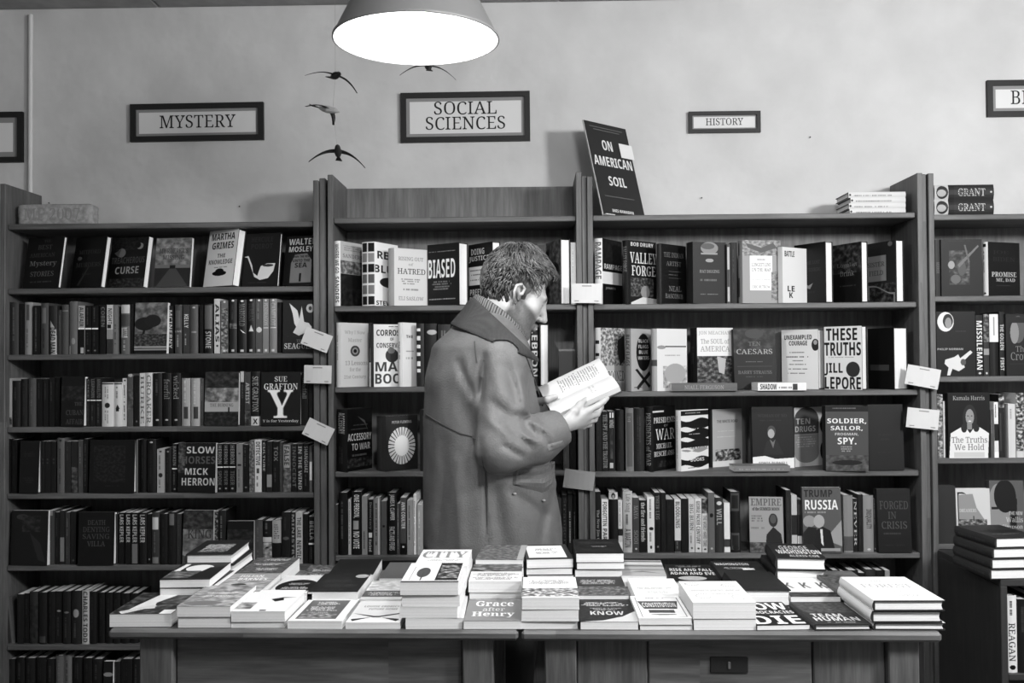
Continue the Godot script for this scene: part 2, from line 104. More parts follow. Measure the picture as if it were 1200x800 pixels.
	[1,[-1.0222,0.862,-0.0362],3,0,0,0.126,0.1964,0.0141,0,18,18,[],[["v","CULTURE",0.04,0.6,70,"s",0.62]],"thin dark grey book spine, tenth from the divider with cards, fourth mystery shelf down",5],
	[1,[-0.9961,0.862,-0.0303],3,0,0,0.1203,0.1935,0.0223,0,20,20,[],[["K",0.1,0.5,36],["r",0.1,0.65,0.8,0.25,62]],"dark grey book spine, ninth from the divider with cards, fourth mystery shelf down",5],
	[1,[-0.9707,0.862,-0.0334],3,0,0,0.1228,0.1931,0.024,0,13,13,[],[["v","TOX",0.1,0.4,56,"s",0.62],["K",0.5,0.9,40]],"black book spine, eighth from the divider with cards, fourth mystery shelf down",5],
	[1,[-0.9589,0.862,-0.0383],3,0,0,0.1283,0.1894,0.0109,0,34,34,[],[["K",0.12,0.55,48],["K",0.66,0.9,44]],"thin grey book spine, seventh from the divider with cards, fourth mystery shelf down",5],
	[0,[-0.9265,0.862,-0.0397],3,0,0,0.1212,0.1826,0.0305,1,46,46,[],[["r",0.1,0.02,0.8,0.48,66],["v","FALSE",0.05,0.45,30,"s",0.62],["n",0,0.5,1,0.5,30,60,6]],"grey book spine, sixth from the divider with cards, fourth mystery shelf down",5],
	[1,[-0.9022,0.862,-0.0342],3,0,0,0.1241,0.183,0.0207,0,14,14,[],[["v","INNOCENT",0.05,0.9,48,"s",0.62]],"black book spine, fifth from the divider with cards, fourth mystery shelf down",5],
	[1,[-0.8786,0.862,-0.031],3,0,0,0.1146,0.1831,0.0206,0,22,22,[],[["v","IN THE WIND",0.05,0.95,70,"s",0.62]],"dark grey book spine, fourth from the divider with cards, fourth mystery shelf down",5],
	[1,[-0.8568,0.862,-0.0356],3,0,0,0.1169,0.1826,0.0207,0,12,12,[],[["v","SHANGHAI",0.05,0.6,66,"s",0.62],["K",0.64,0.9,40]],"black book spine, third from the divider with cards, fourth mystery shelf down",5],
	[1,[-0.8438,0.862,-0.0358],3,0,0,0.1195,0.176,0.0108,0,44,44,[],[["r",0.1,0.35,0.8,0.4,82]],"thin grey book spine, second from the divider with cards, fourth mystery shelf down",5],
	[1,[-0.8327,0.862,-0.0373],3,0,0,0.105,0.1693,0.0092,0,28,28,[],[["K",0.12,0.55,46],["K",0.66,0.9,38]],"thin dark grey book spine, first from the divider with cards, fourth mystery shelf down",5],
	[0,[-1.9652,0.8636,-0.016],0,-3,3,0.0762,0.1985,0.03,1,14,12,[["k",0.2,0.2,0.6,0.12,26],["k",0.2,0.7,0.6,0.12,26]],[],"near-black cover with dim lettering between black spines, fourth mystery shelf down",5],
	[0,[-1.6966,0.8636,-0.0182],0,-2,3,0.1766,0.2001,0.03,1,12,12,[["n",0.1,0.1,0.7,0.7,10,24,9],["k",0.3,0.85,0.5,0.05,22]],[],"near-black cover with dim mottled pattern, fourth mystery shelf down",5],
	[1,[-1.3571,0.8632,-0.0223],0,-4,3,0.1478,0.1886,0.022,0,14,20,[["n",0,0,0.2,0.6,14,50,6],["t","SLOW",0.6,0.15,0.75,0.14,80,"s"],["t","HORSES",0.55,0.35,0.88,0.15,44,"s"],["t","MICK",0.5,0.58,0.62,0.14,80,"s"],["t","HERRON",0.55,0.78,0.88,0.15,78,"s"]],[],"black cover with slanted white SLOW HORSES title, fourth mystery shelf down",5],
	[1,[-1.8379,0.589,-0.0341],3,0,0,0.1358,0.2062,0.0236,0,34,34,[],[["r",0.1,0,0.7,0.1,56],["K",0.2,0.9,26]],"grey book spine, twenty-eighth from the divider with cards, fifth mystery shelf down",5],
	[1,[-1.8203,0.589,-0.04],3,0,0,0.1246,0.1987,0.0176,0,18,18,[],[["K",0.12,0.55,32],["K",0.66,0.9,28]],"thin dark grey book spine, twenty-seventh from the divider with cards, fifth mystery shelf down",5],
	[1,[-1.7985,0.589,-0.0394],3,0,0,0.1365,0.2052,0.0192,0,22,22,[],[["r",0.1,0.5,0.8,0.45,54]],"thin dark grey book spine, twenty-sixth from the divider with cards, fifth mystery shelf down",5],
	[1,[-1.777,0.589,-0.0357],3,0,0,0.1256,0.1992,0.0176,0,30,30,[],[["K",0.12,0.55,48],["K",0.66,0.9,40]],"thin dark grey book spine, twenty-fifth from the divider with cards, fifth mystery shelf down",5],
	[1,[-1.7531,0.589,-0.034],3,0,0,0.1354,0.2026,0.0208,0,18,18,[],[["e",0.5,0.92,0.18,0.018,44]],"dark grey book spine, twenty-fourth from the divider with cards, fifth mystery shelf down",5],
	[1,[-1.5949,0.589,-0.0417],3,0,0,0.123,0.191,0.0122,0,26,26,[],[["K",0.12,0.55,40],["K",0.66,0.9,36]],"thin dark grey book spine, twenty-second from the divider with cards, fifth mystery shelf down",5],
	[1,[-1.5673,0.589,-0.0389],3,0,0,0.1227,0.1963,0.0225,0,14,14,[],[["v","LARS KEPLER",0.04,0.58,76,"s",0.62]],"black book spine, twenty-first from the divider with cards, fifth mystery shelf down",5],
	[1,[-1.5397,0.589,-0.0319],3,0,0,0.1341,0.1973,0.0224,0,14,14,[],[["v","LARS KEPLER",0.04,0.58,76,"s",0.62]],"black book spine, twentieth from the divider with cards, fifth mystery shelf down",5],
	[1,[-1.5111,0.589,-0.0303],3,0,0,0.1294,0.1974,0.0257,0,14,14,[],[["v","LARS KEPLER",0.04,0.58,76,"s",0.62],["r",0.1,0.6,0.8,0.38,50]],"black book spine, nineteenth from the divider with cards, fifth mystery shelf down",5],
	[0,[-1.4804,0.589,-0.0356],3,0,0,0.1296,0.1965,0.0307,1,14,14,[],[["v","LARS KEPLER",0.04,0.58,76,"s",0.62]],"black book spine, eighteenth from the divider with cards, fifth mystery shelf down",5],
	[1,[-1.463,0.589,-0.0373],3,0,0,0.1254,0.1912,0.0159,0,12,12,[],[["e",0.5,0.9,0.18,0.018,60]],"thin black book spine, seventeenth from the divider with cards, fifth mystery shelf down",5],
	[0,[-1.4311,0.589,-0.0357],3,0,0,0.1338,0.1979,0.029,1,30,30,[],[["r",0.1,0.1,0.8,0.24,78],["K",0.38,0.8,48],["r",0.1,0.86,0.8,0.12,54]],"dark grey book spine, sixteenth from the divider with cards, fifth mystery shelf down",5],
	[0,[-1.3984,0.589,-0.0319],3,0,0,0.1253,0.1919,0.0273,1,14,14,[],[["K",0.12,0.55,24],["K",0.66,0.9,24]],"black book spine, fifteenth from the divider with cards, fifth mystery shelf down",5],
	[0,[-1.3656,0.589,-0.0302],3,0,0,0.1346,0.1985,0.03,1,16,16,[],[["r",0.2,0.03,0.6,0.22,50],["K",0.3,0.8,24]],"black book spine, fourteenth from the divider with cards, fifth mystery shelf down",5],
	[1,[-1.3481,0.589,-0.0378],3,0,0,0.1243,0.1907,0.0175,0,30,30,[],[["K",0.12,0.55,40],["K",0.66,0.9,40]],"thin dark grey book spine, thirteenth from the divider with cards, fifth mystery shelf down",5],
	[1,[-1.206,0.589,-0.0352],3,0,0,0.1347,0.2004,0.0174,0,18,18,[],[["n",0,0,1,1,10,70,9]],"thin dark grey book spine, eleventh from the divider with cards, fifth mystery shelf down",5],
	[0,[-1.1763,0.589,-0.0399],3,0,0,0.1283,0.2028,0.0289,1,22,22,[],[["K",0.1,0.9,54]],"dark grey book spine, tenth from the divider with cards, fifth mystery shelf down",5],
	[0,[-1.0351,0.589,-0.033],3,0,0,0.1069,0.1677,0.0285,1,40,40,[],[["K",0.12,0.55,50],["K",0.66,0.9,50]],"grey book spine, eighth from the divider with cards, fifth mystery shelf down",5],
	[0,[-1.0008,0.589,-0.0392],3,0,0,0.105,0.1633,0.0338,1,16,16,[],[["r",0,0.38,1,0.12,80],["n",0,0.5,1,0.5,46,80,6],["e",0.5,0.62,0.18,0.018,14],["K",0.05,0.35,50]],"black book spine, seventh from the divider with cards, fifth mystery shelf down",5],
	[0,[-0.9641,0.589,-0.0365],3,0,0,0.1118,0.1668,0.0337,1,14,14,[],[["r",0,0,1,0.52,70],["k",0.25,0.1,0.5,0.35,48]],"black book spine, sixth from the divider with cards, fifth mystery shelf down",5],
	[0,[-0.9269,0.589,-0.0307],3,0,0,0.1308,0.1968,0.0334,1,18,18,[],[["e",0.5,0.5,0.35,0.03,44],["K",0.1,0.4,30]],"dark grey book spine, fifth from the divider with cards, fifth mystery shelf down",5],
	[1,[-0.9111,0.589,-0.0408],3,0,0,0.1288,0.1952,0.0158,0,20,20,[],[["v","MINISTRY",0.05,0.95,66,"s",0.62]],"thin dark grey book spine, fourth from the divider with cards, fifth mystery shelf down",5],
	[1,[-0.8831,0.589,-0.0398],3,0,0,0.1271,0.1952,0.0256,0,76,76,[],[["v","THE LAKE",0.1,0.5,34,"s",0.62],["v","NEVILL",0.55,0.95,30,"s",0.62]],"white book spine, third from the divider with cards, fifth mystery shelf down",5],
	[1,[-0.8619,0.589,-0.0399],3,0,0,0.1269,0.1886,0.019,0,14,14,[],[["K",0.12,0.55,24],["K",0.66,0.9,24]],"thin black book spine, second from the divider with cards, fifth mystery shelf down",5],
	[1,[-0.8333,0.589,-0.0364],3,0,0,0.1168,0.1794,0.0255,0,14,14,[],[["v","BELLA",0.1,0.5,66,"s",0.62],["r",0,0.56,1,0.04,90],["K",0.65,0.95,34]],"black book spine, first from the divider with cards, fifth mystery shelf down",5],
	[1,[-1.998,0.5902,-0.017],0,-2,3,0.144,0.2071,0.022,0,16,14,[["e",0.3,0.12,0.16,0.05,30],["p",24,[0.5,0.4,0.8,0.6,0.95,0.95,0.75,0.9]],["n",0.3,0.1,0.5,0.3,14,30,5]],[],"dark cover with dim curved pale shape, fifth mystery shelf down",5],
	[0,[-1.7361,0.5906,-0.012],0,0,3,0.1375,0.1996,0.03,1,12,12,[["t","DEATH",0.5,0.2,0.5,0.09,42,"r"],["t","DENYING",0.5,0.33,0.75,0.1,40,"r"],["t","SAVING",0.5,0.46,0.75,0.1,40,"r"],["t","VILLA",0.5,0.6,0.5,0.1,42,"r"]],[],"near-black cover with thin hand-drawn title, fifth mystery shelf down",5],
	[1,[-1.3378,0.5905,-0.0182],0,-3,4,0.1181,0.2049,0.022,0,40,16,[["n",0,0,1,0.35,20,40,5],["n",0,0.35,1,0.45,40,62,4],["t","KING",0.55,0.44,0.8,0.16,26,"r"],["p",64,[0,0.75,0.9,0.92,0.85,0.98,0,0.82]]],[],"grey landscape cover lettered KING, fifth mystery shelf down",5],
	[1,[-1.1645,0.5902,-0.012],0,0,3,0.1009,0.165,0.022,0,15,12,[["n",0,0.2,1,0.6,13,34,4]],[],"dark cover with dim pale blur, behind stacked books, fifth mystery shelf down",5],
	[0,[-1.9913,0.288,-0.0302],3,0,-6,0.1161,0.1796,0.0291,1,40,40,[],[["r",0.15,0.03,0.7,0.94,26],["r",0.35,0.03,0.1,0.94,40]],"grey book spine, sixteenth from the divider with cards, sixth mystery shelf down",5],
	[1,[-1.9544,0.288,-0.0322],3,0,0,0.1171,0.1888,0.0242,0,18,18,[],[["K",0.1,0.9,26]],"dark grey book spine, fifteenth from the divider with cards, sixth mystery shelf down",5],
	[1,[-1.9368,0.288,-0.0396],3,0,0,0.12,0.1903,0.0176,0,14,14,[],[["K",0.12,0.55,28],["K",0.66,0.9,24]],"thin black book spine, fourteenth from the divider with cards, sixth mystery shelf down",5],
	[0,[-1.8994,0.288,-0.0374],3,0,0,0.1237,0.1973,0.0341,1,26,26,[],[["n",0,0.2,1,0.8,16,30,5]],"thick dark grey book spine, thirteenth from the divider with cards, sixth mystery shelf down",5],
	[0,[-1.8636,0.288,-0.0307],3,0,0,0.1292,0.1955,0.0302,1,16,16,[],[["r",0.1,0.85,0.8,0.12,34]],"black book spine, twelfth from the divider with cards, sixth mystery shelf down",5],
	[0,[-1.8345,0.288,-0.0364],3,0,0,0.1281,0.1974,0.0291,1,13,13,[],[["K",0.12,0.55,23],["K",0.66,0.9,23]],"black book spine, eleventh from the divider with cards, sixth mystery shelf down",5],
	[1,[-1.8086,0.288,-0.0406],3,0,0,0.1234,0.198,0.0258,0,18,18,[],[["e",0.5,0.38,0.3,0.018,60],["K",0.5,0.9,34]],"dark grey book spine, tenth from the divider with cards, sixth mystery shelf down",5],
	[0,[-1.7716,0.288,-0.0323],3,0,0,0.1244,0.1998,0.0307,1,18,18,[],[["e",0.5,0.4,0.3,0.018,50],["K",0.5,0.9,34]],"dark grey book spine, ninth from the divider with cards, sixth mystery shelf down",5],
	[0,[-1.7316,0.288,-0.0312],3,0,0,0.1305,0.2016,0.0356,1,20,20,[],[["e",0.5,0.42,0.3,0.08,62],["K",0.55,0.9,40]],"thick dark grey book spine, eighth from the divider with cards, sixth mystery shelf down",5],
	[0,[-1.7,0.288,-0.0303],3,0,0,0.1381,0.205,0.0274,1,70,70,[],[["v","CHARLES TODD",0.03,0.97,28,"s",0.62]],"pale grey book spine, seventh from the divider with cards, sixth mystery shelf down",5],
	[0,[-1.6715,0.288,-0.0308],3,0,0,0.1269,0.1984,0.0264,1,15,15,[],[["K",0.1,0.9,28]],"black book spine, sixth from the divider with cards, sixth mystery shelf down",5],
	[0,[-1.6441,0.288,-0.0417],3,0,0,0.1263,0.1925,0.0274,1,13,13,[],[["K",0.12,0.55,23],["K",0.66,0.9,23]],"black book spine, fifth from the divider with cards, sixth mystery shelf down",5],
	[0,[-1.613,0.288,-0.0383],3,0,0,0.125,0.1932,0.0274,1,13,13,[],[["K",0.1,0.9,24]],"black book spine, fourth from the divider with cards, sixth mystery shelf down",5],
	[0,[-1.5826,0.288,-0.0364],3,0,0,0.1256,0.1936,0.0274,1,14,14,[],[["K",0.12,0.55,24],["K",0.66,0.9,24]],"black book spine, third from the divider with cards, sixth mystery shelf down",5],
	[0,[-1.5473,0.288,-0.0384],3,0,0,0.1277,0.1898,0.0339,1,14,14,[],[["K",0.12,0.55,28],["K",0.66,0.9,24]],"black book spine, second from the divider with cards, sixth mystery shelf down",5],
	[0,[-1.5155,0.288,-0.0411],3,0,0,0.1274,0.1891,0.0307,1,14,14,[],[["K",0.12,0.55,24],["K",0.66,0.9,24]],"black book spine, first from the divider with cards, sixth mystery shelf down",5],
	[0,[-1.9894,0.06,-0.0401],3,0,0,0.1054,0.1677,0.0324,1,18,18,[],[["K",0.12,0.55,28],["K",0.66,0.9,28]],"dark grey book spine, fourteenth from the divider with cards, seventh mystery shelf down",5],
	[0,[-1.9503,0.06,-0.0347],3,0,0,0.1123,0.1758,0.034,1,14,14,[],[["K",0.12,0.55,32],["K",0.66,0.9,24]],"thick black book spine, thirteenth from the divider with cards, seventh mystery shelf down",5],
	[0,[-1.9098,0.06,-0.0329],3,0,0,0.1081,0.1731,0.0373,1,16,16,[],[["K",0.1,0.9,28]],"thick black book spine, twelfth from the divider with cards, seventh mystery shelf down",5],
	[0,[-1.8695,0.06,-0.038],3,0,0,0.1166,0.1748,0.0403,1,14,14,[],[["K",0.12,0.55,24],["K",0.66,0.9,24]],"thick black book spine, eleventh from the divider with cards, seventh mystery shelf down",5],
	[0,[-1.8349,0.06,-0.0413],3,0,0,0.1102,0.1673,0.034,1,18,18,[],[["K",0.12,0.55,32],["K",0.66,0.9,28]],"thick dark grey book spine, tenth from the divider with cards, seventh mystery shelf down",5],
	[0,[-1.8006,0.06,-0.0317],3,0,0,0.1232,0.1831,0.0274,1,44,44,[],[["K",0.1,0.9,54]],"grey book spine, ninth from the divider with cards, seventh mystery shelf down",5],
	[0,[-1.7724,0.06,-0.0416],3,0,0,0.1141,0.1801,0.0282,1,48,48,[],[["K",0.1,0.9,36]],"grey book spine, eighth from the divider with cards, seventh mystery shelf down",5],
	[0,[-1.7295,0.06,-0.0414],3,0,0,0.1118,0.1737,0.0389,1,16,16,[],[["K",0.12,0.55,30],["K",0.66,0.9,26]],"thick black book spine, seventh from the divider with cards, seventh mystery shelf down",5],
	[0,[-1.6889,0.06,-0.032],3,0,0,0.1144,0.1733,0.0339,1,14,14,[],[["K",0.12,0.55,24],["K",0.66,0.9,24]],"black book spine, sixth from the divider with cards, seventh mystery shelf down",5],
	[0,[-1.6495,0.06,-0.0319],3,0,0,0.1098,0.17,0.0372,1,18,18,[],[["K",0.12,0.55,36],["K",0.66,0.9,28]],"thick dark grey book spine, fifth from the divider with cards, seventh mystery shelf down",5],
	[0,[-1.5818,0.06,-0.0348],3,0,0,0.105,0.1594,0.029,1,18,18,[],[["K",0.12,0.55,32],["K",0.66,0.9,28]],"dark grey book spine, third from the divider with cards, seventh mystery shelf down",5],
	[0,[-1.5355,0.06,-0.0338],3,0,0,0.1123,0.1694,0.0437,1,14,14,[],[["K",0.12,0.55,24],["K",0.66,0.9,24]],"thick black book spine, second from the divider with cards, seventh mystery shelf down",5],
	[0,[-1.5027,0.06,-0.0341],3,0,0,0.1096,0.1693,0.0306,1,16,16,[],[["K",0.12,0.55,34],["K",0.66,0.9,26]],"black book spine, first from the divider with cards, seventh mystery shelf down",5],
	[1,[-1.639,0.0612,-0.012],0,0,3,0.0359,0.1637,0.022,0,18,14,[["e",0.5,0.3,0.5,0.05,60]],[],"cover with pale oval shape at the bottom edge, seventh mystery shelf down",5],
	[1,[0.0211,1.569,-0.0302],3,0,0,0.1517,0.237,0.0237,0,18,18,[],[["K",0.1,0.9,60]],"dark grey book spine, seventh from the divider with cards, first social sciences shelf down",6],
	[1,[0.0471,1.569,-0.0375],3,0,0,0.1483,0.2279,0.0238,0,26,26,[],[["K",0.1,0.9,60]],"dark grey book spine, eighth from the divider with cards, first social sciences shelf down",6],
	[1,[0.1671,1.569,-0.0308],3,0,0,0.1601,0.2357,0.0195,0,84,84,[],[["K",0.12,0.55,90],["K",0.66,0.9,90]],"thin white book spine, tenth from the divider with cards, first social sciences shelf down",6],
	[0,[-0.7283,1.569,-0.012],0,64,0,0.155,0.2485,0.0282,1,70,86,[["t","SANDERS",0.5,0.22,0.8,0.06,40,"r"],["k",0.1,0.06,0.8,0.1,60],["n",0,0.5,1,0.5,8,24,5],["n",0,0.3,1,0.2,30,66,5],["e",0.5,0.62,0.35,0.1,14]],[["v","WHERE WE GO",0.05,0.5,40,"s",0.62],["v","SANDERS",0.55,0.95,36,"s",0.62]],"white spine and cover shading to dark, beside the divider, first social sciences shelf down",6],
	[0,[-0.5964,1.569,-0.012],0,64,0,0.155,0.244,0.06,1,86,84,[["t","RED",0.5,0.2,0.8,0.12,16,"s"],["t","BLUE",0.5,0.42,1.1,0.12,14,"s"],["e",0.6,0.62,0.4,0.08,24],["t","STEVE",0.4,0.95,0.7,0.07,20,"s"]],[["r",0.06,0.02,0.4,0.14,14],["r",0.54,0.02,0.42,0.14,16],["r",0.06,0.18,0.4,0.14,56],["r",0.54,0.18,0.42,0.14,58],["r",0.06,0.35,0.4,0.13,12],["r",0.54,0.35,0.42,0.13,14],["r",0.06,0.51,0.4,0.14,48],["r",0.54,0.51,0.42,0.14,42],["r",0.06,0.68,0.4,0.14,50],["r",0.54,0.68,0.42,0.14,54],["r",0.06,0.85,0.4,0.13,16],["r",0.54,0.85,0.42,0.13,18]],"thick book with tiled picture spine and white cover, first social sciences shelf down",6],
	[0,[-0.5234,1.569,-0.012],0,37.78,0,0.148,0.22,0.0458,1,76,70,[["t","RISING OUT",0.5,0.18,0.75,0.07,48,"r"],["t","of",0.5,0.28,0.15,0.05,52,"r"],["t","HATRED",0.52,0.4,0.84,0.1,22,"r"],["k",0.2,0.53,0.6,0.12,56],["k",0.25,0.7,0.5,0.06,58],["t","ELI SASLOW",0.5,0.87,0.75,0.07,46,"r"]],[],"pale plain cover lettered HATRED, first social sciences shelf down",6],
	[0,[-0.4058,1.569,-0.0977],0,-33.55,0,0.155,0.2385,0.056,1,16,14,[["t","BIASED",0.45,0.4,0.86,0.3,90,"s"],["k",0.05,0.12,0.85,0.03,62],["k",0.1,0.6,0.8,0.16,60],["k",0.05,0.88,0.85,0.04,70]],[],"dark cover with tall white BIASED lettering, first social sciences shelf down",6],
	[0,[-0.2487,1.569,-0.1317],0,-50.57,0,0.155,0.2404,0.0388,1,16,14,[["t","DOING",0.4,0.13,0.55,0.1,80,"s"],["t","JUSTICE",0.45,0.25,0.85,0.1,80,"s"],["r",0,0.37,1,0.3,84],["k",0.05,0.42,0.85,0.04,50],["k",0.05,0.49,0.85,0.04,50],["k",0.05,0.57,0.8,0.04,50],["t","PREET",0.32,0.78,0.5,0.1,78,"s"],["t","BHARARA",0.45,0.9,0.8,0.1,78,"s"]],[],"dark cover with a white middle band, first social sciences shelf down",6],
	[0,[-0.1187,1.569,-0.1437],0,-58.2,0,0.155,0.236,0.0342,1,20,18,[["t","AMERICA",0.5,0.4,0.8,0.1,70,"s"]],[],"dark cover behind the reader's head, first social sciences shelf down",6],
	[0,[0.0556,1.569,-0.1524],0,-69.37,0,0.15,0.2476,0.0385,1,46,40,[["n",0,0,1,1,26,52,4],["e",0.5,0.45,0.4,0.12,18]],[],"grey portrait cover with pale page edge by the divider, first social sciences shelf down",6],
	[1,[-0.6192,1.2605,-0.0417],3,0,0,0.1536,0.2452,0.0057,0,24,24,[],[["K",0.05,0.35,66],["r",0,0.4,1,0.2,40],["r",0,0.62,1,0.38,78],["K",0.65,0.95,50]],"thin dark grey book spine, second from the divider with cards, second social sciences shelf down",6],
	[0,[-0.4136,1.2605,-0.0332],3,0,0,0.1495,0.2402,0.0271,1,20,20,[],[["r",0,0.08,0.5,0.05,84],["r",0,0.2,0.5,0.07,84],["r",0,0.34,0.5,0.06,84],["r",0,0.46,0.5,0.06,84],["r",0,0.6,0.5,0.08,84],["r",0,0.72,0.5,0.06,84]],"dark grey book spine, fifth from the divider with cards, second social sciences shelf down",6],
	[0,[-0.3654,1.2605,-0.0393],3,0,0,0.1528,0.2401,0.0467,1,18,18,[],[["e",0.6,0.14,0.4,0.04,70]],"thick dark grey book spine, sixth from the divider with cards, second social sciences shelf down",6],
	[0,[-0.3125,1.2605,-0.0316],3,0,0,0.1524,0.2362,0.0482,1,26,26,[],[["K",0.1,0.9,60]],"thick dark grey book spine, seventh from the divider with cards, second social sciences shelf down",6],
	[0,[-0.2579,1.2605,-0.0409],3,0,0,0.1536,0.2296,0.0516,1,40,40,[],[["K",0.12,0.55,54],["K",0.66,0.9,50]],"thick grey book spine, eighth from the divider with cards, second social sciences shelf down",6],
	[0,[-0.2086,1.2605,-0.0349],3,0,0,0.1536,0.2355,0.045,1,22,22,[],[["K",0.12,0.55,40],["K",0.66,0.9,32]],"thick dark grey book spine, ninth from the divider with cards, second social sciences shelf down",6],
	[0,[-0.1599,1.2605,-0.0368],3,0,0,0.1535,0.2319,0.045,1,50,50,[],[["K",0.12,0.55,60],["K",0.66,0.9,60]],"thick grey book spine, tenth from the divider with cards, second social sciences shelf down",6],
	[0,[-0.111,1.2605,-0.0333],3,0,0,0.1567,0.2347,0.0449,1,20,20,[],[["K",0.12,0.55,30],["K",0.66,0.9,30]],"thick dark grey book spine, eleventh from the divider with cards, second social sciences shelf down",6],
	[0,[-0.0656,1.2605,-0.0351],3,0,0,0.1443,0.2311,0.0416,1,16,16,[],[["K",0.12,0.55,26],["K",0.66,0.9,26]],"thick black book spine, twelfth from the divider with cards, second social sciences shelf down",6],
	[0,[-0.0096,1.2605,-0.0376],3,0,0,0.1368,0.2048,0.0507,1,76,76,[],[["k",0.2,0.3,0.6,0.2,50]],"thick white book spine, thirteenth from the divider with cards, second social sciences shelf down",6],
	[0,[0.0231,1.2605,-0.031],3,0,0,0.1546,0.2302,0.0296,1,14,14,[],[["v","LEBRON",0.05,0.85,76,"s",0.75]],"black book spine, fourteenth from the divider with cards, second social sciences shelf down",6],
	[0,[-0.7262,1.2605,-0.012],0,54.47,0,0.145,0.2457,0.028,1,84,84,[["t","Why I Now",0.5,0.16,0.75,0.07,66,"r"],["t","Master",0.5,0.27,0.5,0.06,66,"r"],["e",0.5,0.44,0.17,0.085,36],["e",0.5,0.44,0.11,0.055,66],["e",0.5,0.44,0.06,0.03,10],["t","13 Lessons",0.55,0.63,0.8,0.07,58,"r"],["t","for the",0.5,0.73,0.4,0.06,62,"r"],["t","21st Century",0.5,0.85,0.8,0.07,60,"r"]],[["K",0.2,0.6,70]],"white thick cover with dark round eye motif, second social sciences shelf down",6],
	[0,[-0.604,1.2605,-0.02],0,30,0,0.1485,0.2386,0.03,1,86,30,[["k",0.4,0.03,0.3,0.03,40],["t","CORROSION",0.55,0.14,0.95,0.1,22,"s"],["t","OF",0.5,0.24,0.1,0.05,40,"s"],["t","CONSERVATISM",0.55,0.34,0.95,0.08,34,"s"],["e",0.5,0.5,0.18,0.11,28],["t","MAX",0.48,0.68,0.86,0.15,30,"s"],["t","BOOT",0.5,0.87,0.92,0.16,32,"s"],["e",0.48,0.42,0.1,0.05,50]],[],"white cover with bold dark lettering and small figure, second social sciences shelf down",6],
	[0,[-0.4923,1.2605,-0.012],0,59.44,0,0.085,0.2441,0.0226,1,84,82,[["t","THE",0.5,0.22,0.5,0.05,30,"s"],["k",0.2,0.44,0.7,0.04,66],["k",0.2,0.54,0.6,0.06,68]],[["K",0.3,0.6,40]],"white cover beside the reader's back, second social sciences shelf down",6],
	[0,[0.0233,1.2605,-0.1619],0,-88,0,0.15,0.2337,0.0323,1,80,80,[],[],"pale page edge turned out beside a dark spine, second social sciences shelf down",6],
	[1,[0.099,1.2605,-0.024],0,0,0,0.0614,0.1386,0.022,0,34,34,[["r",0,0,1,0.06,52]],[],"low grey book standing alone by the divider, second social sciences shelf down",6],
	[0,[-0.3891,0.94,-0.0308],3,0,0,0.1561,0.2323,0.0417,1,20,20,[],[["K",0.1,0.9,50]],"thick dark grey book spine, third from the divider with cards, third social sciences shelf down",6],
	[0,[-0.3408,0.94,-0.0354],3,0,0,0.1443,0.2253,0.045,1,40,40,[],[["K",0.12,0.55,58],["K",0.66,0.9,50]],"thick grey book spine, fourth from the divider with cards, third social sciences shelf down",6],
	[0,[-0.2952,0.94,-0.035],3,0,0,0.1563,0.2315,0.0417,1,18,18,[],[["K",0.12,0.55,36],["K",0.66,0.9,28]],"thick dark grey book spine, fifth from the divider with cards, third social sciences shelf down",6],
	[1,[0.136,0.94,-0.0316],3,0,0,0.1451,0.2226,0.022,0,30,30,[],[["K",0.12,0.55,40],["K",0.66,0.9,40]],"dark grey book spine, sixth from the divider with cards, third social sciences shelf down",6],
	[1,[0.1624,0.94,-0.0413],3,0,0,0.1549,0.2285,0.0237,0,18,18,[],[["K",0.12,0.55,32],["K",0.66,0.9,28]],"dark grey book spine, seventh from the divider with cards, third social sciences shelf down",6],
	[0,[-0.7047,0.94,-0.012],0,62.53,0,0.155,0.2365,0.049,1,10,10,[["k",0.2,0.26,0.7,0.03,44],["k",0.15,0.33,0.7,0.03,44],["p",40,[0.4,0.12,0.7,0.2,0.85,0.4,0.7,0.25]],["t","ACCESSORY",0.5,0.46,0.95,0.12,82,"s"],["t","TO WAR",0.55,0.62,0.75,0.11,78,"s"],["k",0.1,0.74,0.8,0.06,50],["n",0,0.8,1,0.15,10,40,6]],[["v","ACCESSORY",0.06,0.4,66,"s",0.62],["K",0.6,0.9,30]],"black cover with pale ACCESSORY TO WAR lettering, third social sciences shelf down",6],
	[0,[-0.5588,0.94,-0.012],0,43.19,0,0.15,0.2095,0.06,1,24,26,[["s",0.5,0.55,0.42,0.34,84],["t","PETER FLEMING",0.5,0.12,0.6,0.05,76,"s"]],[["r",0,0,1,1,28],["r",0.3,0.05,0.4,0.9,32]],"dark cover with white radiating shell emblem, third social sciences shelf down",6],
	[1,[-0.7455,0.6225,-0.0306],3,0,0,0.1212,0.1918,0.0141,0,34,34,[],[["e",0.5,0.96,0.18,0.018,10]],"thin grey book spine, first from the divider with cards, fourth social sciences shelf down",6],
	[0,[-0.7101,0.6225,-0.0337],3,0,0,0.151,0.2366,0.032,1,12,12,[],[["K",0.15,0.9,44]],"black book spine, second from the divider with cards, fourth social sciences shelf down",6],
	[1,[-0.6965,0.6225,-0.0391],3,0,0,0.1337,0.2098,0.0108,0,74,74,[],[["K",0.05,0.95,40]],"thin white book spine, third from the divider with cards, fourth social sciences shelf down",6],
	[0,[-0.6567,0.6225,-0.036],3,0,0,0.1509,0.2393,0.0369,1,12,12,[],[["v","ONE PERSON,",0.05,0.42,90,"s",0.62],["r",0.2,0.46,0.55,0.14,66],["v","NO VOTE",0.63,0.9,90,"s",0.62]],"thick black book spine, fourth from the divider with cards, fourth social sciences shelf down",6],
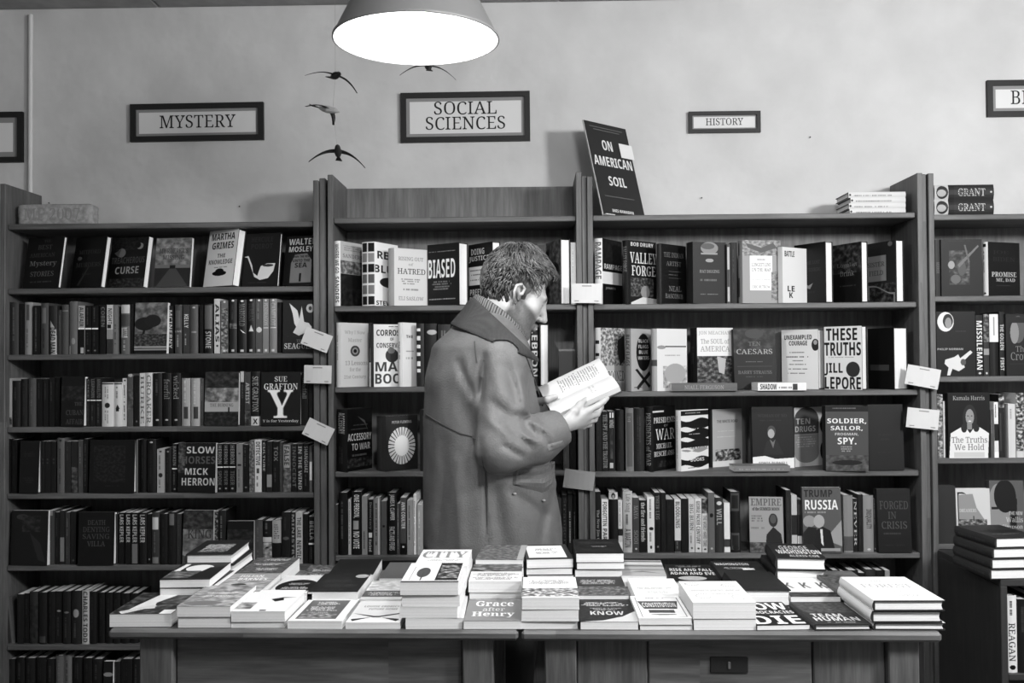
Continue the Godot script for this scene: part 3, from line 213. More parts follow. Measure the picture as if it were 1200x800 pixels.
	[1,[-0.6336,0.6225,-0.0342],3,0,0,0.1386,0.2232,0.0206,0,62,62,[],[["K",0.6,0.95,40]],"pale grey book spine, fifth from the divider with cards, fourth social sciences shelf down",6],
	[1,[-0.6123,0.6225,-0.033],3,0,0,0.1306,0.2103,0.0189,0,13,13,[],[["v","Democracy",0.05,0.55,70,"r",0.62],["r",0.15,0.6,0.7,0.09,86],["v","Hacked",0.72,0.94,80,"s",0.62]],"thin black book spine, sixth from the divider with cards, fourth social sciences shelf down",6],
	[0,[-0.5839,0.6225,-0.0388],3,0,0,0.141,0.2159,0.0271,1,62,62,[],[["r",0.7,0,0.2,1,84],["K",0.1,0.9,44]],"pale grey book spine, seventh from the divider with cards, fourth social sciences shelf down",6],
	[1,[-0.5602,0.6225,-0.0323],3,0,0,0.1321,0.2037,0.0205,0,44,44,[],[["r",0.3,0.45,0.4,0.04,10]],"grey book spine, eighth from the divider with cards, fourth social sciences shelf down",6],
	[0,[-0.5238,0.6225,-0.0412],3,0,0,0.1471,0.2348,0.0336,1,12,12,[],[["v","JAMES R. CLAPPER",0.03,0.45,86,"s",0.62],["v","FACTS AND FEARS",0.55,0.93,82,"s",0.62]],"black book spine, ninth from the divider with cards, fourth social sciences shelf down",6],
	[1,[-0.5108,0.6225,-0.0398],3,0,0,0.1245,0.1927,0.0108,0,40,40,[],[["K",0.1,0.9,66]],"thin grey book spine, tenth from the divider with cards, fourth social sciences shelf down",6],
	[1,[-0.4858,0.6225,-0.0359],3,0,0,0.1447,0.2159,0.0222,0,38,38,[],[["v","ANN COULTER",0.08,0.55,86,"s",0.62],["r",0,0.8,1,0.2,10],["e",0.5,0.86,0.18,0.018,80]],"grey book spine, eleventh from the divider with cards, fourth social sciences shelf down",6],
	[1,[-0.4596,0.6225,-0.0347],3,0,0,0.1341,0.2062,0.0222,0,62,62,[],[["K",0.1,0.9,44]],"pale grey book spine, twelfth from the divider with cards, fourth social sciences shelf down",6],
	[1,[-0.4469,0.6225,-0.0383],3,0,0,0.155,0.2283,0.0108,0,84,84,[],[["K",0.1,0.9,40]],"thin white book spine, thirteenth from the divider with cards, fourth social sciences shelf down",6],
	[1,[-0.4215,0.6225,-0.0341],3,0,0,0.1273,0.19,0.0221,0,66,66,[],[["K",0.12,0.55,84],["K",0.66,0.9,76]],"pale grey book spine, fourteenth from the divider with cards, fourth social sciences shelf down",6],
	[0,[-0.3885,0.6225,-0.0387],3,0,0,0.1311,0.2086,0.0287,1,40,40,[],[["K",0.12,0.55,54],["K",0.66,0.9,50]],"grey book spine, fifteenth from the divider with cards, fourth social sciences shelf down",6],
	[1,[-0.3595,0.6225,-0.0418],3,0,0,0.1438,0.2146,0.0254,0,20,20,[],[["K",0.12,0.55,30],["K",0.66,0.9,30]],"dark grey book spine, sixteenth from the divider with cards, fourth social sciences shelf down",6],
	[0,[-0.3228,0.6225,-0.0308],3,0,0,0.1392,0.2095,0.0318,1,30,30,[],[["K",0.12,0.55,44],["K",0.66,0.9,40]],"dark grey book spine, seventeenth from the divider with cards, fourth social sciences shelf down",6],
	[0,[-0.2907,0.6225,-0.0352],3,0,0,0.1342,0.2152,0.0286,1,18,18,[],[["K",0.12,0.55,36],["K",0.66,0.9,28]],"dark grey book spine, eighteenth from the divider with cards, fourth social sciences shelf down",6],
	[0,[0.1046,0.6225,-0.0401],3,0,0,0.1431,0.2129,0.0285,1,24,24,[],[["K",0.1,0.9,50]],"dark grey book spine, nineteenth from the divider with cards, fourth social sciences shelf down",6],
	[1,[0.1273,0.6225,-0.038],3,0,0,0.1419,0.2228,0.0204,0,13,13,[],[["v","Strangers",0.05,0.9,40,"r",0.62]],"black book spine, twentieth from the divider with cards, fourth social sciences shelf down",6],
	[1,[0.1465,0.6225,-0.0329],3,0,0,0.1466,0.2299,0.0172,0,18,18,[],[["K",0.3,0.95,70]],"thin dark grey book spine, twenty-first from the divider with cards, fourth social sciences shelf down",6],
	[1,[0.1611,0.6225,-0.0355],3,0,0,0.1424,0.2262,0.0123,0,14,14,[],[["K",0.3,0.95,60]],"thin black book spine, twenty-second from the divider with cards, fourth social sciences shelf down",6],
	[1,[0.7527,1.5675,-0.0353],3,0,0,0.1435,0.2257,0.0131,0,34,34,[],[["r",0.2,0.05,0.6,0.38,72],["r",0.2,0.72,0.6,0.25,70]],"thin grey book spine, seventh from the biography bookcase, first history shelf down",4],
	[1,[0.7799,1.5675,-0.0415],3,0,0,0.1578,0.2327,0.0236,0,14,14,[],[["K",0.12,0.55,32],["K",0.66,0.9,24]],"black book spine, sixth from the biography bookcase, first history shelf down",4],
	[0,[0.2665,1.5675,-0.012],0,56.34,0,0.155,0.2502,0.0334,1,10,82,[["t","RAMPAGE",0.55,0.42,0.9,0.08,80,"s"],["r",0,0.5,1,0.19,84],["n",0,0,1,0.35,8,22,5],["t","JAMES",0.4,0.75,0.5,0.04,60,"s"]],[["v","RAMPAGE",0.06,0.62,40,"s",0.75],["K",0.08,0.5,66]],"white spine lettered RAMPAGE and dark banded cover, first history shelf down",4],
	[0,[0.363,1.5675,-0.012],0,40,0,0.155,0.2426,0.0293,1,14,14,[["t","BOB DRURY",0.5,0.06,0.8,0.06,84,"s"],["t","VALLEY",0.55,0.27,0.95,0.17,84,"R"],["t","FORGE",0.55,0.47,0.85,0.16,82,"R"],["n",0.1,0.58,0.8,0.3,16,52,8],["e",0.6,0.8,0.16,0.1,60],["p",80,[0.1,0.97,0.5,0.88,1,0.9,1,1,0.1,1]]],[["v","VALLEY FORGE",0.1,0.5,60,"R",0.62]],"dark battle-scene cover with tall white lettering, first history shelf down",4],
	[0,[0.4883,1.5675,-0.012],0,44.68,0,0.155,0.2284,0.0223,1,14,22,[["t","THE INDIAN",0.5,0.18,0.8,0.08,56,"r"],["t","ARTIST",0.5,0.32,0.6,0.08,54,"r"],["r",0.3,0.45,0.5,0.008,50],["k",0.25,0.5,0.5,0.03,48],["r",0.3,0.56,0.5,0.008,46],["t","NEAL",0.55,0.74,0.5,0.09,58,"r"],["t","BASCOMB",0.5,0.86,0.7,0.08,60,"r"]],[],"dark cover with small serif lettering and thin rules, first history shelf down",4],
	[0,[0.6072,1.5675,-0.012],0,15.25,0,0.137,0.2336,0.0581,1,16,20,[["e",0.5,0.1,0.26,0.1,56],["e",0.45,0.07,0.2,0.05,40],["r",0.25,0.18,0.5,0.03,60],["e",0.5,0.3,0.12,0.03,62],["t","HAT DIGGING",0.5,0.48,0.6,0.05,74,"r"],["k",0.15,0.6,0.75,0.06,50],["k",0.2,0.84,0.6,0.025,56]],[],"dark cover with pale moonlit head at the top, first history shelf down",4],
	[0,[0.7932,1.5675,-0.012],0,10.22,0,0.1531,0.2382,0.0418,1,62,58,[["n",0,0,1,0.25,44,68,7],["p",40,[0.1,0.05,0.5,0.12,0.8,0.04,0.9,0.12,0.5,0.2,0.15,0.12]],["r",0.2,0.25,0.58,0.55,90],["k",0.35,0.3,0.3,0.04,50],["t","LONGEST LINE",0.49,0.39,0.5,0.06,30,"r"],["t","ON THE MAP",0.49,0.47,0.5,0.06,30,"r"],["k",0.25,0.55,0.48,0.02,64],["k",0.25,0.62,0.48,0.02,60],["t","ERIC RUTKOW",0.49,0.74,0.46,0.05,40,"r"],["n",0.75,0.5,0.2,0.45,44,66,8]],[["r",0.2,0.05,0.5,0.2,40],["r",0.2,0.6,0.5,0.3,36]],"pale map cover with a white title panel, first history shelf down",4],
	[1,[0.9433,1.5675,-0.012],0,35,0,0.1373,0.2113,0.022,0,82,80,[["t","BATTLE",0.3,0.12,0.4,0.1,20,"s"],["t","LE",0.35,0.74,0.3,0.1,16,"s"],["t","K",0.35,0.86,0.16,0.1,16,"s"]],[],"white cover with dark block letters between two books, first history shelf down",4],
	[0,[1.0233,1.5675,-0.1439],0,-58.3,0,0.155,0.23,0.0393,1,12,12,[["t","THE LOST",0.6,0.32,0.45,0.06,34,"r"],["t","GUTENBERG",0.6,0.44,0.5,0.06,32,"r"],["p",56,[0.3,0.65,0.45,0.7,0.6,0.66,0.5,0.76,0.4,0.74]],["k",0.4,0.8,0.3,0.05,22]],[],"black cover with small pale bird and white page edge, first history shelf down",4],
	[0,[1.175,1.5675,-0.1533],0,-65.73,0,0.155,0.2287,0.031,1,14,14,[["n",0,0,1,0.5,12,44,4],["t","Loyalist",0.5,0.37,0.7,0.09,56,"r"],["t","Drink",0.5,0.5,0.5,0.09,60,"r"],["k",0.2,0.7,0.7,0.04,38]],[],"dark photographic cover with script title, first history shelf down",4],
	[0,[1.3119,1.5675,-0.1566],0,-68.87,0,0.155,0.2339,0.0359,1,24,22,[["r",-0.05,0.22,0.7,0.42,60],["t","SISTER",0.3,0.36,0.6,0.08,28,"r"],["t","FIELD",0.3,0.5,0.5,0.08,28,"r"],["n",0,0.68,1,0.32,14,44,5],["q",0,0.7,0.9,0.28,62],["e",0.8,0.05,0.08,0.04,50]],[],"curved dark cover with pale panel beside the divider, first history shelf down",4],
	[0,[0.2571,1.238,-0.012],0,49.33,0,0.155,0.2411,0.0282,1,74,78,[["n",0,0,1,0.6,40,84,8],["p",24,[0.7,0.2,1,0.1,1,0.5,0.8,0.6,0.7,0.4]],["r",0,0.68,1,0.2,82],["t","MAROONED",0.5,0.76,0.96,0.16,22,"r"]],[["r",0.2,0.2,0.6,0.06,20],["r",0.2,0.4,0.6,0.05,16],["r",0.2,0.5,0.6,0.06,14],["K",0.6,0.95,50]],"pale sketched cover lettered MAROONED, second history shelf down",4],
	[0,[0.3712,1.238,-0.012],0,53.17,0,0.15,0.237,0.0263,1,70,50,[["e",0.62,0.38,0.36,0.3,16],["t","BLACK",0.62,0.2,0.5,0.06,82,"s"],["t","FLAGS",0.62,0.29,0.5,0.06,82,"s"],["t","BLUE",0.62,0.38,0.45,0.06,82,"s"],["t","WATERS",0.62,0.47,0.56,0.06,82,"s"],["p",20,[0.2,0.66,0.3,0.64,0.95,0.92,0.88,0.96]],["p",20,[0.25,0.94,0.9,0.68,0.96,0.74,0.34,0.98]],["k",0.1,0.93,0.6,0.04,40]],[["v","BLACK FLAGS",0.1,0.6,26,"s",0.62]],"pale cover with black flag oval and crossed bones, second history shelf down",4],
	[0,[0.4691,1.238,-0.012],0,35.42,0,0.155,0.2361,0.0308,1,82,72,[["r",0.28,0.28,0.7,0.02,30],["e",0.15,0.3,0.14,0.03,60],["k",0.2,0.42,0.7,0.04,70],["n",0.2,0.6,0.8,0.35,56,80,5],["e",0.6,0.72,0.35,0.16,66]],[["r",0,0.5,1,0.1,40]],"pale cover with faint musket drawing, second history shelf down",4],
	[0,[0.6387,1.238,-0.125],0,17.36,0,0.155,0.2416,0.06,1,24,20,[["r",0,0,1,0.46,84],["t","JON MEACHAM",0.5,0.09,0.9,0.07,62,"r"],["t","The SOUL of",0.5,0.22,0.8,0.08,56,"r"],["t","AMERICA",0.5,0.34,0.82,0.09,58,"r"],["n",0,0.46,1,0.54,14,56,6],["p",70,[0.55,0.46,0.8,0.5,0.75,0.75,0.6,0.72]]],[["K",0.3,0.6,44]],"cover with white title panel over a crowd picture, second history shelf down",4],
	[0,[0.7823,1.2401,-0.125],0,0,4,0.1612,0.234,0.03,1,14,14,[["n",0,0,1,0.4,12,34,4],["e",0.5,0.08,0.22,0.08,32],["t","TEN",0.5,0.25,0.3,0.07,52,"r"],["t","CAESARS",0.5,0.38,0.86,0.09,70,"r"],["k",0.25,0.54,0.5,0.03,48],["r",0.08,0.62,0.84,0.008,44],["t","BARRY STRAUSS",0.5,0.72,0.8,0.06,56,"r"],["k",0.25,0.79,0.5,0.03,40]],[],"dark cover of a stone bust with spaced capitals, second history shelf down",4],
	[0,[0.991,1.238,-0.2288],0,-42.03,0,0.155,0.2324,0.0584,1,84,82,[["t","UNEXAMPLED",0.46,0.13,0.75,0.08,16,"s"],["t","COURAGE",0.46,0.23,0.5,0.08,16,"s"],["e",0.92,0.26,0.1,0.1,24],["e",0.92,0.22,0.05,0.04,66],["k",0.2,0.38,0.5,0.03,34],["k",0.1,0.45,0.7,0.04,34],["k",0.3,0.52,0.3,0.03,40],["k",0.2,0.58,0.5,0.03,36],["k",0.15,0.66,0.65,0.03,36],["k",0.1,0.73,0.7,0.03,36]],[],"white cover with stacked centred dark text, second history shelf down",4],
	[0,[1.1291,1.238,-0.1242],0,-46.36,0,0.155,0.2409,0.0389,1,84,82,[["t","THESE",0.47,0.13,0.84,0.19,10,"s"],["t","TRUTHS",0.49,0.36,0.98,0.21,10,"s"],["k",0.05,0.49,0.9,0.02,60],["t","JILL",0.25,0.68,0.5,0.2,10,"s"],["e",0.76,0.68,0.18,0.12,26],["t","LEPORE",0.49,0.9,0.96,0.19,10,"s"]],[],"pale cover with huge black stacked lettering, second history shelf down",4],
	[0,[1.3083,1.238,-0.1597],0,-72.4,0,0.155,0.2333,0.06,1,10,10,[["r",0.1,0.6,0.72,0.1,36],["k",0.2,0.3,0.5,0.04,16]],[],"black cover with grey band beside the divider, second history shelf down",4],
	[1,[0.2606,0.9355,-0.0339],3,0,0,0.1408,0.2263,0.022,0,14,14,[],[["K",0.12,0.55,28],["K",0.66,0.9,24]],"black book spine, thirteenth from the biography bookcase, third history shelf down",4],
	[1,[0.2831,0.9355,-0.0326],3,0,0,0.1427,0.2262,0.0204,0,12,12,[],[["v","THE SPY AND THE TRAITOR",0.05,0.95,72,"r",0.8]],"black book spine, twelfth from the biography bookcase, third history shelf down",4],
	[1,[0.3106,0.9355,-0.034],3,0,0,0.1412,0.226,0.0252,0,14,14,[],[["r",0.2,0.02,0.25,0.09,84],["r",0.55,0.02,0.25,0.09,84],["v","WINGS",0.14,0.28,78,"s",0.62],["n",0.3,0.3,0.4,0.5,20,40,5],["r",0.2,0.86,0.5,0.09,74]],"black book spine, eleventh from the biography bookcase, third history shelf down",4],
	[0,[0.3429,0.9355,-0.0333],3,0,0,0.1532,0.2323,0.0284,1,12,12,[],[["K",0.12,0.55,22],["K",0.66,0.9,22]],"black book spine, tenth from the biography bookcase, third history shelf down",4],
	[0,[0.3804,0.9355,-0.0361],3,0,0,0.1479,0.2384,0.0301,1,50,50,[],[["r",0.15,0.08,0.7,0.85,40],["k",0.25,0.14,0.5,0.1,60]],"grey book spine, ninth from the biography bookcase, third history shelf down",4],
	[0,[0.4204,0.9355,-0.0332],3,0,0,0.1491,0.2383,0.0381,1,18,18,[],[["K",0.12,0.55,32],["K",0.66,0.9,28]],"thick dark grey book spine, eighth from the biography bookcase, third history shelf down",4],
	[0,[0.4503,0.9355,-0.012],0,49.69,0,0.155,0.2438,0.0345,1,10,12,[["r",0,0.07,0.5,0.03,80],["t","PRESIDENTS",0.55,0.22,1,0.09,84,"R"],["t","OF",0.6,0.31,0.2,0.04,60,"s"],["t","WAR",0.55,0.44,0.85,0.18,88,"r"],["t","MICHAEL",0.5,0.62,0.7,0.08,80,"R"],["t","BESCHLOSS",0.5,0.74,0.9,0.08,80,"R"],["n",0.2,0.85,0.8,0.1,10,30,6]],[["v","PRESIDENTS of WAR",0.1,0.92,66,"r",0.62]],"black cover lettered WAR in tall white serif, third history shelf down",4],
	[0,[0.5558,0.9355,-0.012],0,39.38,0,0.155,0.2302,0.0257,1,84,80,[["r",0,0.02,1,0.08,14],["k",0.1,0.05,0.8,0.03,76],["w",0.17,0.14,14],["t","CATALOGUE",0.55,0.34,0.85,0.06,84,"s"],["w",0.34,0.14,14],["k",0.3,0.4,0.4,0.03,76],["w",0.5,0.15,16],["t","SHIPWRECKED",0.55,0.65,0.95,0.06,84,"s"],["w",0.66,0.02,60],["w",0.8,0.13,12],["t","BOOKS",0.6,0.83,0.5,0.06,84,"s"],["k",0.2,0.95,0.6,0.03,50]],[["K",0.1,0.9,66]],"white cover with dark wavy bands lettered SHIPWRECKED BOOKS, third history shelf down",4],
	[0,[0.6984,0.9355,-0.145],0,31.96,0,0.155,0.2259,0.0219,1,68,30,[["t","THE WHITE ROAD",0.5,0.22,0.7,0.05,44,"s"],["k",0.1,0.38,0.8,0.02,82],["k",0.1,0.48,0.8,0.02,82],["n",0.1,0.7,0.85,0.2,14,76,6],["r",0,0.9,1,0.1,80]],[],"pale grey cover with dark hillside along the bottom, third history shelf down",4],
	[0,[0.8436,0.9376,-0.098],0,0,4,0.1581,0.2349,0.03,1,10,10,[["t","WOMAN OF NO",0.5,0.15,0.7,0.05,30,"r"],["k",0.15,0.22,0.7,0.03,24],["e",0.47,0.4,0.1,0.09,34],["e",0.46,0.44,0.08,0.075,66],["p",18,[0.25,0.78,0.35,0.56,0.47,0.52,0.6,0.56,0.75,0.78]],["p",48,[0.42,0.53,0.5,0.58,0.56,0.53,0.5,0.68]],["p",84,[0,0.82,0.3,0.8,0.55,0.85,1,0.83,1,1,0,1]],["t","SONIA PURNELL",0.5,0.92,0.7,0.05,50,"s"]],[],"dark cover of a seated soldier with white base, third history shelf down",4],
	[0,[1.0158,0.9355,-0.145],0,30,0,0.155,0.2307,0.03,1,80,30,[["e",0.42,0.22,0.42,0.22,38],["r",0,0.2,0.84,0.26,38],["r",0,0.46,0.84,0.32,58],["e",0.42,0.78,0.42,0.16,58],["t","TEN",0.3,0.24,0.5,0.1,74,"s"],["t","DRUGS",0.38,0.37,0.7,0.1,74,"s"],["k",0.05,0.5,0.7,0.2,76],["e",1,0.3,0.12,0.15,20],["e",1,0.75,0.12,0.15,20]],[],"pale cover with grey capsule shape lettered DRUGS, third history shelf down",4],
	[0,[1.0969,0.9355,-0.012],0,-4.92,0,0.155,0.2429,0.06,1,36,12,[["r",0,0,1,0.09,14],["k",0.1,0.03,0.8,0.04,50],["t","SOLDIER,",0.5,0.24,0.92,0.09,86,"s"],["t","SAILOR,",0.5,0.35,0.75,0.08,84,"s"],["t","FROGMAN,",0.5,0.44,0.55,0.05,76,"s"],["t","SPY.",0.5,0.54,0.44,0.11,86,"s"],["k",0.35,0.62,0.3,0.1,66],["n",0,0.76,1,0.24,28,44,5],["e",0.5,0.87,0.35,0.04,16]],[],"grey cover with stacked white heading over a desert, third history shelf down",4],
	[0,[1.2586,0.9371,-0.012],0,0,3,0.13,0.2461,0.03,1,12,12,[["k",0.25,0.45,0.5,0.05,20],["k",0.3,0.52,0.4,0.05,20],["k",0.25,0.72,0.5,0.04,20]],[],"near-black cover by the divider with dim lettering, third history shelf down",4],
	[1,[0.2533,0.628,-0.037],3,0,0,0.1479,0.2298,0.0204,0,12,12,[],[["v","The New Jim Crow",0.3,0.95,78,"r",0.62]],"black book spine, thirty-first from the biography bookcase, fourth history shelf down",4],
	[1,[0.2819,0.628,-0.0336],3,0,0,0.1323,0.2012,0.0252,0,82,82,[],[["v","FORGOTTEN",0.05,0.5,30,"s",0.62],["v","PARTY",0.55,0.9,30,"s",0.62]],"white book spine, thirtieth from the biography bookcase, fourth history shelf down",4],
	[0,[0.3173,0.628,-0.031],3,0,0,0.155,0.2288,0.0332,1,10,10,[],[["r",0,0,1,0.12,74],["e",0.5,0.06,0.22,0.05,20],["e",0.5,0.075,0.14,0.03,60]],"black book spine, twenty-ninth from the biography bookcase, fourth history shelf down",4],
	[1,[0.3356,0.628,-0.0402],3,0,0,0.1238,0.1968,0.0155,0,76,76,[],[["r",0,0.55,1,0.13,20],["K",0.05,0.5,60],["r",0,0.8,1,0.2,84]],"thin white book spine, twenty-eighth from the biography bookcase, fourth history shelf down",4],
	[0,[0.3731,0.628,-0.0407],3,0,0,0.1548,0.2321,0.0349,1,70,70,[],[["v","Life Song",0.05,0.35,40,"r",0.62],["K",0.38,0.6,40],["v","A MARTIN",0.62,0.92,36,"s",0.62]],"thick pale grey book spine, twenty-seventh from the biography bookcase, fourth history shelf down",4],
	[1,[0.3983,0.628,-0.0372],3,0,0,0.1376,0.2067,0.0236,0,34,34,[],[["v","MAYA",0.15,0.4,62,"r",0.62],["v","SODI",0.6,0.85,62,"r",0.62],["e",0.5,0.93,0.18,0.018,74]],"grey book spine, twenty-sixth from the biography bookcase, fourth history shelf down",4],
	[1,[0.4274,0.628,-0.0386],3,0,0,0.1278,0.1967,0.0268,0,12,12,[],[["v","the fire and friends",0.05,0.8,84,"R",0.62]],"black book spine, twenty-fifth from the biography bookcase, fourth history shelf down",4],
	[1,[0.4558,0.628,-0.0334],3,0,0,0.1381,0.2102,0.0268,0,84,84,[],[["K",0.05,0.5,60],["e",0.55,0.57,0.3,0.03,16],["K",0.64,0.85,60],["e",0.5,0.9,0.14,0.03,16]],"white book spine, twenty-fourth from the biography bookcase, fourth history shelf down",4],
	[1,[0.4783,0.628,-0.0317],3,0,0,0.1516,0.2264,0.0203,0,12,12,[],[["v","THEIR LEG",0.05,0.45,66,"r",0.62],["e",0.5,0.9,0.18,0.018,50]],"black book spine, twenty-third from the biography bookcase, fourth history shelf down",4],
	[1,[0.5001,0.628,-0.0386],3,0,0,0.1467,0.2254,0.0187,0,13,13,[],[["K",0.12,0.55,27],["K",0.66,0.9,23]],"thin black book spine, twenty-second from the biography bookcase, fourth history shelf down",4],
	[1,[0.5289,0.628,-0.0388],3,0,0,0.1334,0.1995,0.0268,0,11,11,[],[["K",0.12,0.55,21],["K",0.66,0.9,21]],"black book spine, twenty-first from the biography bookcase, fourth history shelf down",4],
	[1,[0.5566,0.628,-0.0409],3,0,0,0.1324,0.199,0.0236,0,82,82,[],[["v","BLOODLINES",0.05,0.55,30,"s",0.62],["r",0,0.78,1,0.22,22],["K",0.8,0.95,60]],"white book spine, twentieth from the biography bookcase, fourth history shelf down",4],
	[1,[0.5817,0.628,-0.0368],3,0,0,0.1356,0.2027,0.0235,0,10,10,[],[["K",0.12,0.55,20],["K",0.66,0.9,20]],"black book spine, nineteenth from the biography bookcase, fourth history shelf down",4],
	[1,[0.6079,0.628,-0.0399],3,0,0,0.1324,0.2022,0.0219,0,76,76,[],[["v","BIG BURN",0.1,0.6,26,"r",0.62],["K",0.65,0.85,46],["e",0.5,0.92,0.18,0.018,40]],"white book spine, eighteenth from the biography bookcase, fourth history shelf down",4],
	[1,[0.6338,0.628,-0.0407],3,0,0,0.1335,0.202,0.0235,0,80,80,[],[["v","GEORGE PACKER",0.05,0.5,36,"s",0.62],["v","CENTURY",0.52,0.85,30,"s",0.62],["e",0.5,0.93,0.18,0.018,30]],"white book spine, seventeenth from the biography bookcase, fourth history shelf down",4],
	[1,[0.6575,0.628,-0.0383],3,0,0,0.1282,0.2022,0.0219,0,76,76,[],[["r",0,0,1,0.28,26],["n",0,0,1,0.28,12,60,6],["v","THE WORST HARD TIME",0.32,0.9,40,"s",0.62],["e",0.5,0.94,0.18,0.018,30]],"white book spine, sixteenth from the biography bookcase, fourth history shelf down",4],
	[1,[0.682,0.628,-0.0304],3,0,0,0.1418,0.2257,0.0235,0,44,44,[],[["e",0.5,0.38,0.28,0.035,10],["e",0.5,0.93,0.18,0.018,70]],"grey book spine, fifteenth from the biography bookcase, fourth history shelf down",4],
	[0,[0.7146,0.628,-0.0343],3,0,0,0.1289,0.2058,0.0299,1,26,26,[],[["e",0.5,0.1,0.32,0.035,78],["v","WILL",0.2,0.5,66,"s",0.62]],"dark grey book spine, fourteenth from the biography bookcase, fourth history shelf down",4],
	[1,[0.7412,0.628,-0.04],3,0,0,0.1213,0.1855,0.0219,0,82,82,[],[["r",0,0.74,1,0.16,30]],"white book spine, thirteenth from the biography bookcase, fourth history shelf down",4],
	[0,[0.7797,0.628,-0.0375],3,0,0,0.1497,0.2276,0.0363,1,12,12,[],[["r",0.05,0.02,0.85,0.3,34],["r",0.15,0.06,0.65,0.22,16],["r",0.05,0.68,0.85,0.28,34],["r",0.15,0.72,0.65,0.18,18],["e",0.5,0.92,0.3,0.04,14]],"thick black book spine, twelfth from the biography bookcase, fourth history shelf down",4],
	[1,[0.9707,0.628,-0.0382],3,0,0,0.1514,0.2331,0.0186,0,20,20,[],[["K",0.12,0.55,30],["K",0.66,0.9,30]],"thin dark grey book spine, tenth from the biography bookcase, fourth history shelf down",4],
	[1,[0.9922,0.628,-0.0355],3,0,0,0.1337,0.2141,0.0202,0,72,72,[],[["r",0,0.35,1,0.35,20]],"pale grey book spine, ninth from the biography bookcase, fourth history shelf down",4],
	[1,[1.0159,0.628,-0.0412],3,0,0,0.1329,0.1972,0.0202,0,20,20,[],[["r",0,0.7,1,0.25,84],["r",0,0.1,1,0.2,30]],"dark grey book spine, eighth from the biography bookcase, fourth history shelf down",4],
	[0,[1.2001,0.628,-0.0311],3,0,0,0.1394,0.2139,0.0345,1,56,56,[],[["r",0,0.72,1,0.25,40]],"thick pale grey book spine, sixth from the biography bookcase, fourth history shelf down",4],
	[1,[1.22,0.628,-0.0389],3,0,0,0.1296,0.1999,0.0154,0,12,12,[],[["v","NEVER",0.05,0.9,70,"R",0.62]],"thin black book spine, fifth from the biography bookcase, fourth history shelf down",4],
	[1,[1.2397,0.628,-0.0397],3,0,0,0.1447,0.2157,0.017,0,14,14,[],[["K",0.12,0.55,24],["K",0.66,0.9,24]],"thin black book spine, fourth from the biography bookcase, fourth history shelf down",4],
	[0,[1.2792,0.628,-0.0388],3,0,0,0.1344,0.2125,0.0377,1,58,58,[],[["v","INEQUALITY",0.25,0.6,30,"s",0.62],["e",0.5,0.95,0.18,0.018,74]],"thick pale grey book spine, third from the biography bookcase, fourth history shelf down",4],
	[1,[1.289,0.628,-0.0389],3,0,0,0.1354,0.1996,0.0078,0,34,34,[],[["K",0.1,0.6,66],["e",0.5,0.94,0.18,0.018,74]],"thin grey book spine, second from the biography bookcase, fourth history shelf down",4],
	[1,[0.8125,0.6303,-0.0251],0,-6,6,0.1251,0.2065,0.022,0,62,16,[["t","EMPIRE",0.5,0.1,0.9,0.13,42,"R"],["t","of the SUMMER MOON",0.5,0.22,0.8,0.06,20,"R"],["k",0.05,0.34,0.4,0.14,52],["k",0.05,0.55,0.4,0.06,54],["e",0.7,0.42,0.13,0.12,22],["e",0.7,0.4,0.09,0.08,38],["p",18,[0.45,1,0.5,0.68,0.7,0.54,0.92,0.66,1,1]],["n",0,0.82,0.5,0.18,24,50,6]],[],"pale cover of a braided figure lettered EMPIRE, fourth history shelf down",4],
	[1,[1.01,0.6295,-0.012],0,0,4,0.1444,0.2436,0.022,0,40,36,[["t","TRUMP",0.42,0.1,0.74,0.11,16,"s"],["t","RUSSIA",0.5,0.27,0.86,0.15,86,"s"],["k",0.05,0.37,0.6,0.05,66],["p",62,[0.55,0.8,1,0.5,1,0.9]],["e",0.17,0.52,0.16,0.09,60],["e",0.42,0.52,0.14,0.1,66],["p",14,[0,0.98,0,0.7,0.15,0.6,0.35,0.62,0.36,0.98]],["p",12,[0.3,0.98,0.32,0.66,0.5,0.6,0.7,0.66,0.82,0.98]],["p",80,[0.44,0.64,0.5,0.64,0.52,0.9,0.46,0.85]],["r",0.45,0.93,0.5,0.05,62]],[],"grey cover of two men lettered RUSSIA, fourth history shelf down",4],
	[0,[1.2892,0.6301,-0.012],0,0,4,0.1234,0.2361,0.03,1,12,12,[["t","FORGED",0.5,0.26,0.86,0.13,38,"r"],["t","IN",0.45,0.42,0.26,0.11,38,"r"],["t","CRISIS",0.5,0.57,0.76,0.12,40,"r"],["k",0.1,0.69,0.8,0.05,32],["k",0.2,0.88,0.6,0.03,22]],[],"near-black cover with thin pale serif lettering by divider, fourth history shelf down",4],
	[0,[1.0079,0.325,-0.0359],3,0,0,0.1489,0.2316,0.0314,1,20,20,[],[["K",0.12,0.55,34],["K",0.66,0.9,30]],"dark grey book spine, eleventh from the biography bookcase, fifth history shelf down",4],
	[0,[1.0476,0.325,-0.0409],3,0,0,0.1407,0.2208,0.0362,1,30,30,[],[["K",0.12,0.55,40],["K",0.66,0.9,40]],"thick dark grey book spine, tenth from the biography bookcase, fifth history shelf down",4],
	[0,[1.0819,0.325,-0.0374],3,0,0,0.1543,0.2343,0.0329,1,16,16,[],[["K",0.12,0.55,26],["K",0.66,0.9,26]],"black book spine, ninth from the biography bookcase, fifth history shelf down",4],
	[0,[1.12,0.325,-0.0372],3,0,0,0.1458,0.2278,0.0361,1,24,24,[],[["K",0.12,0.55,42],["K",0.66,0.9,34]],"thick dark grey book spine, eighth from the biography bookcase, fifth history shelf down",4],
	[0,[1.1523,0.325,-0.0389],3,0,0,0.1492,0.2338,0.0294,1,14,14,[],[["K",0.12,0.55,32],["K",0.66,0.9,24]],"black book spine, seventh from the biography bookcase, fifth history shelf down",4],
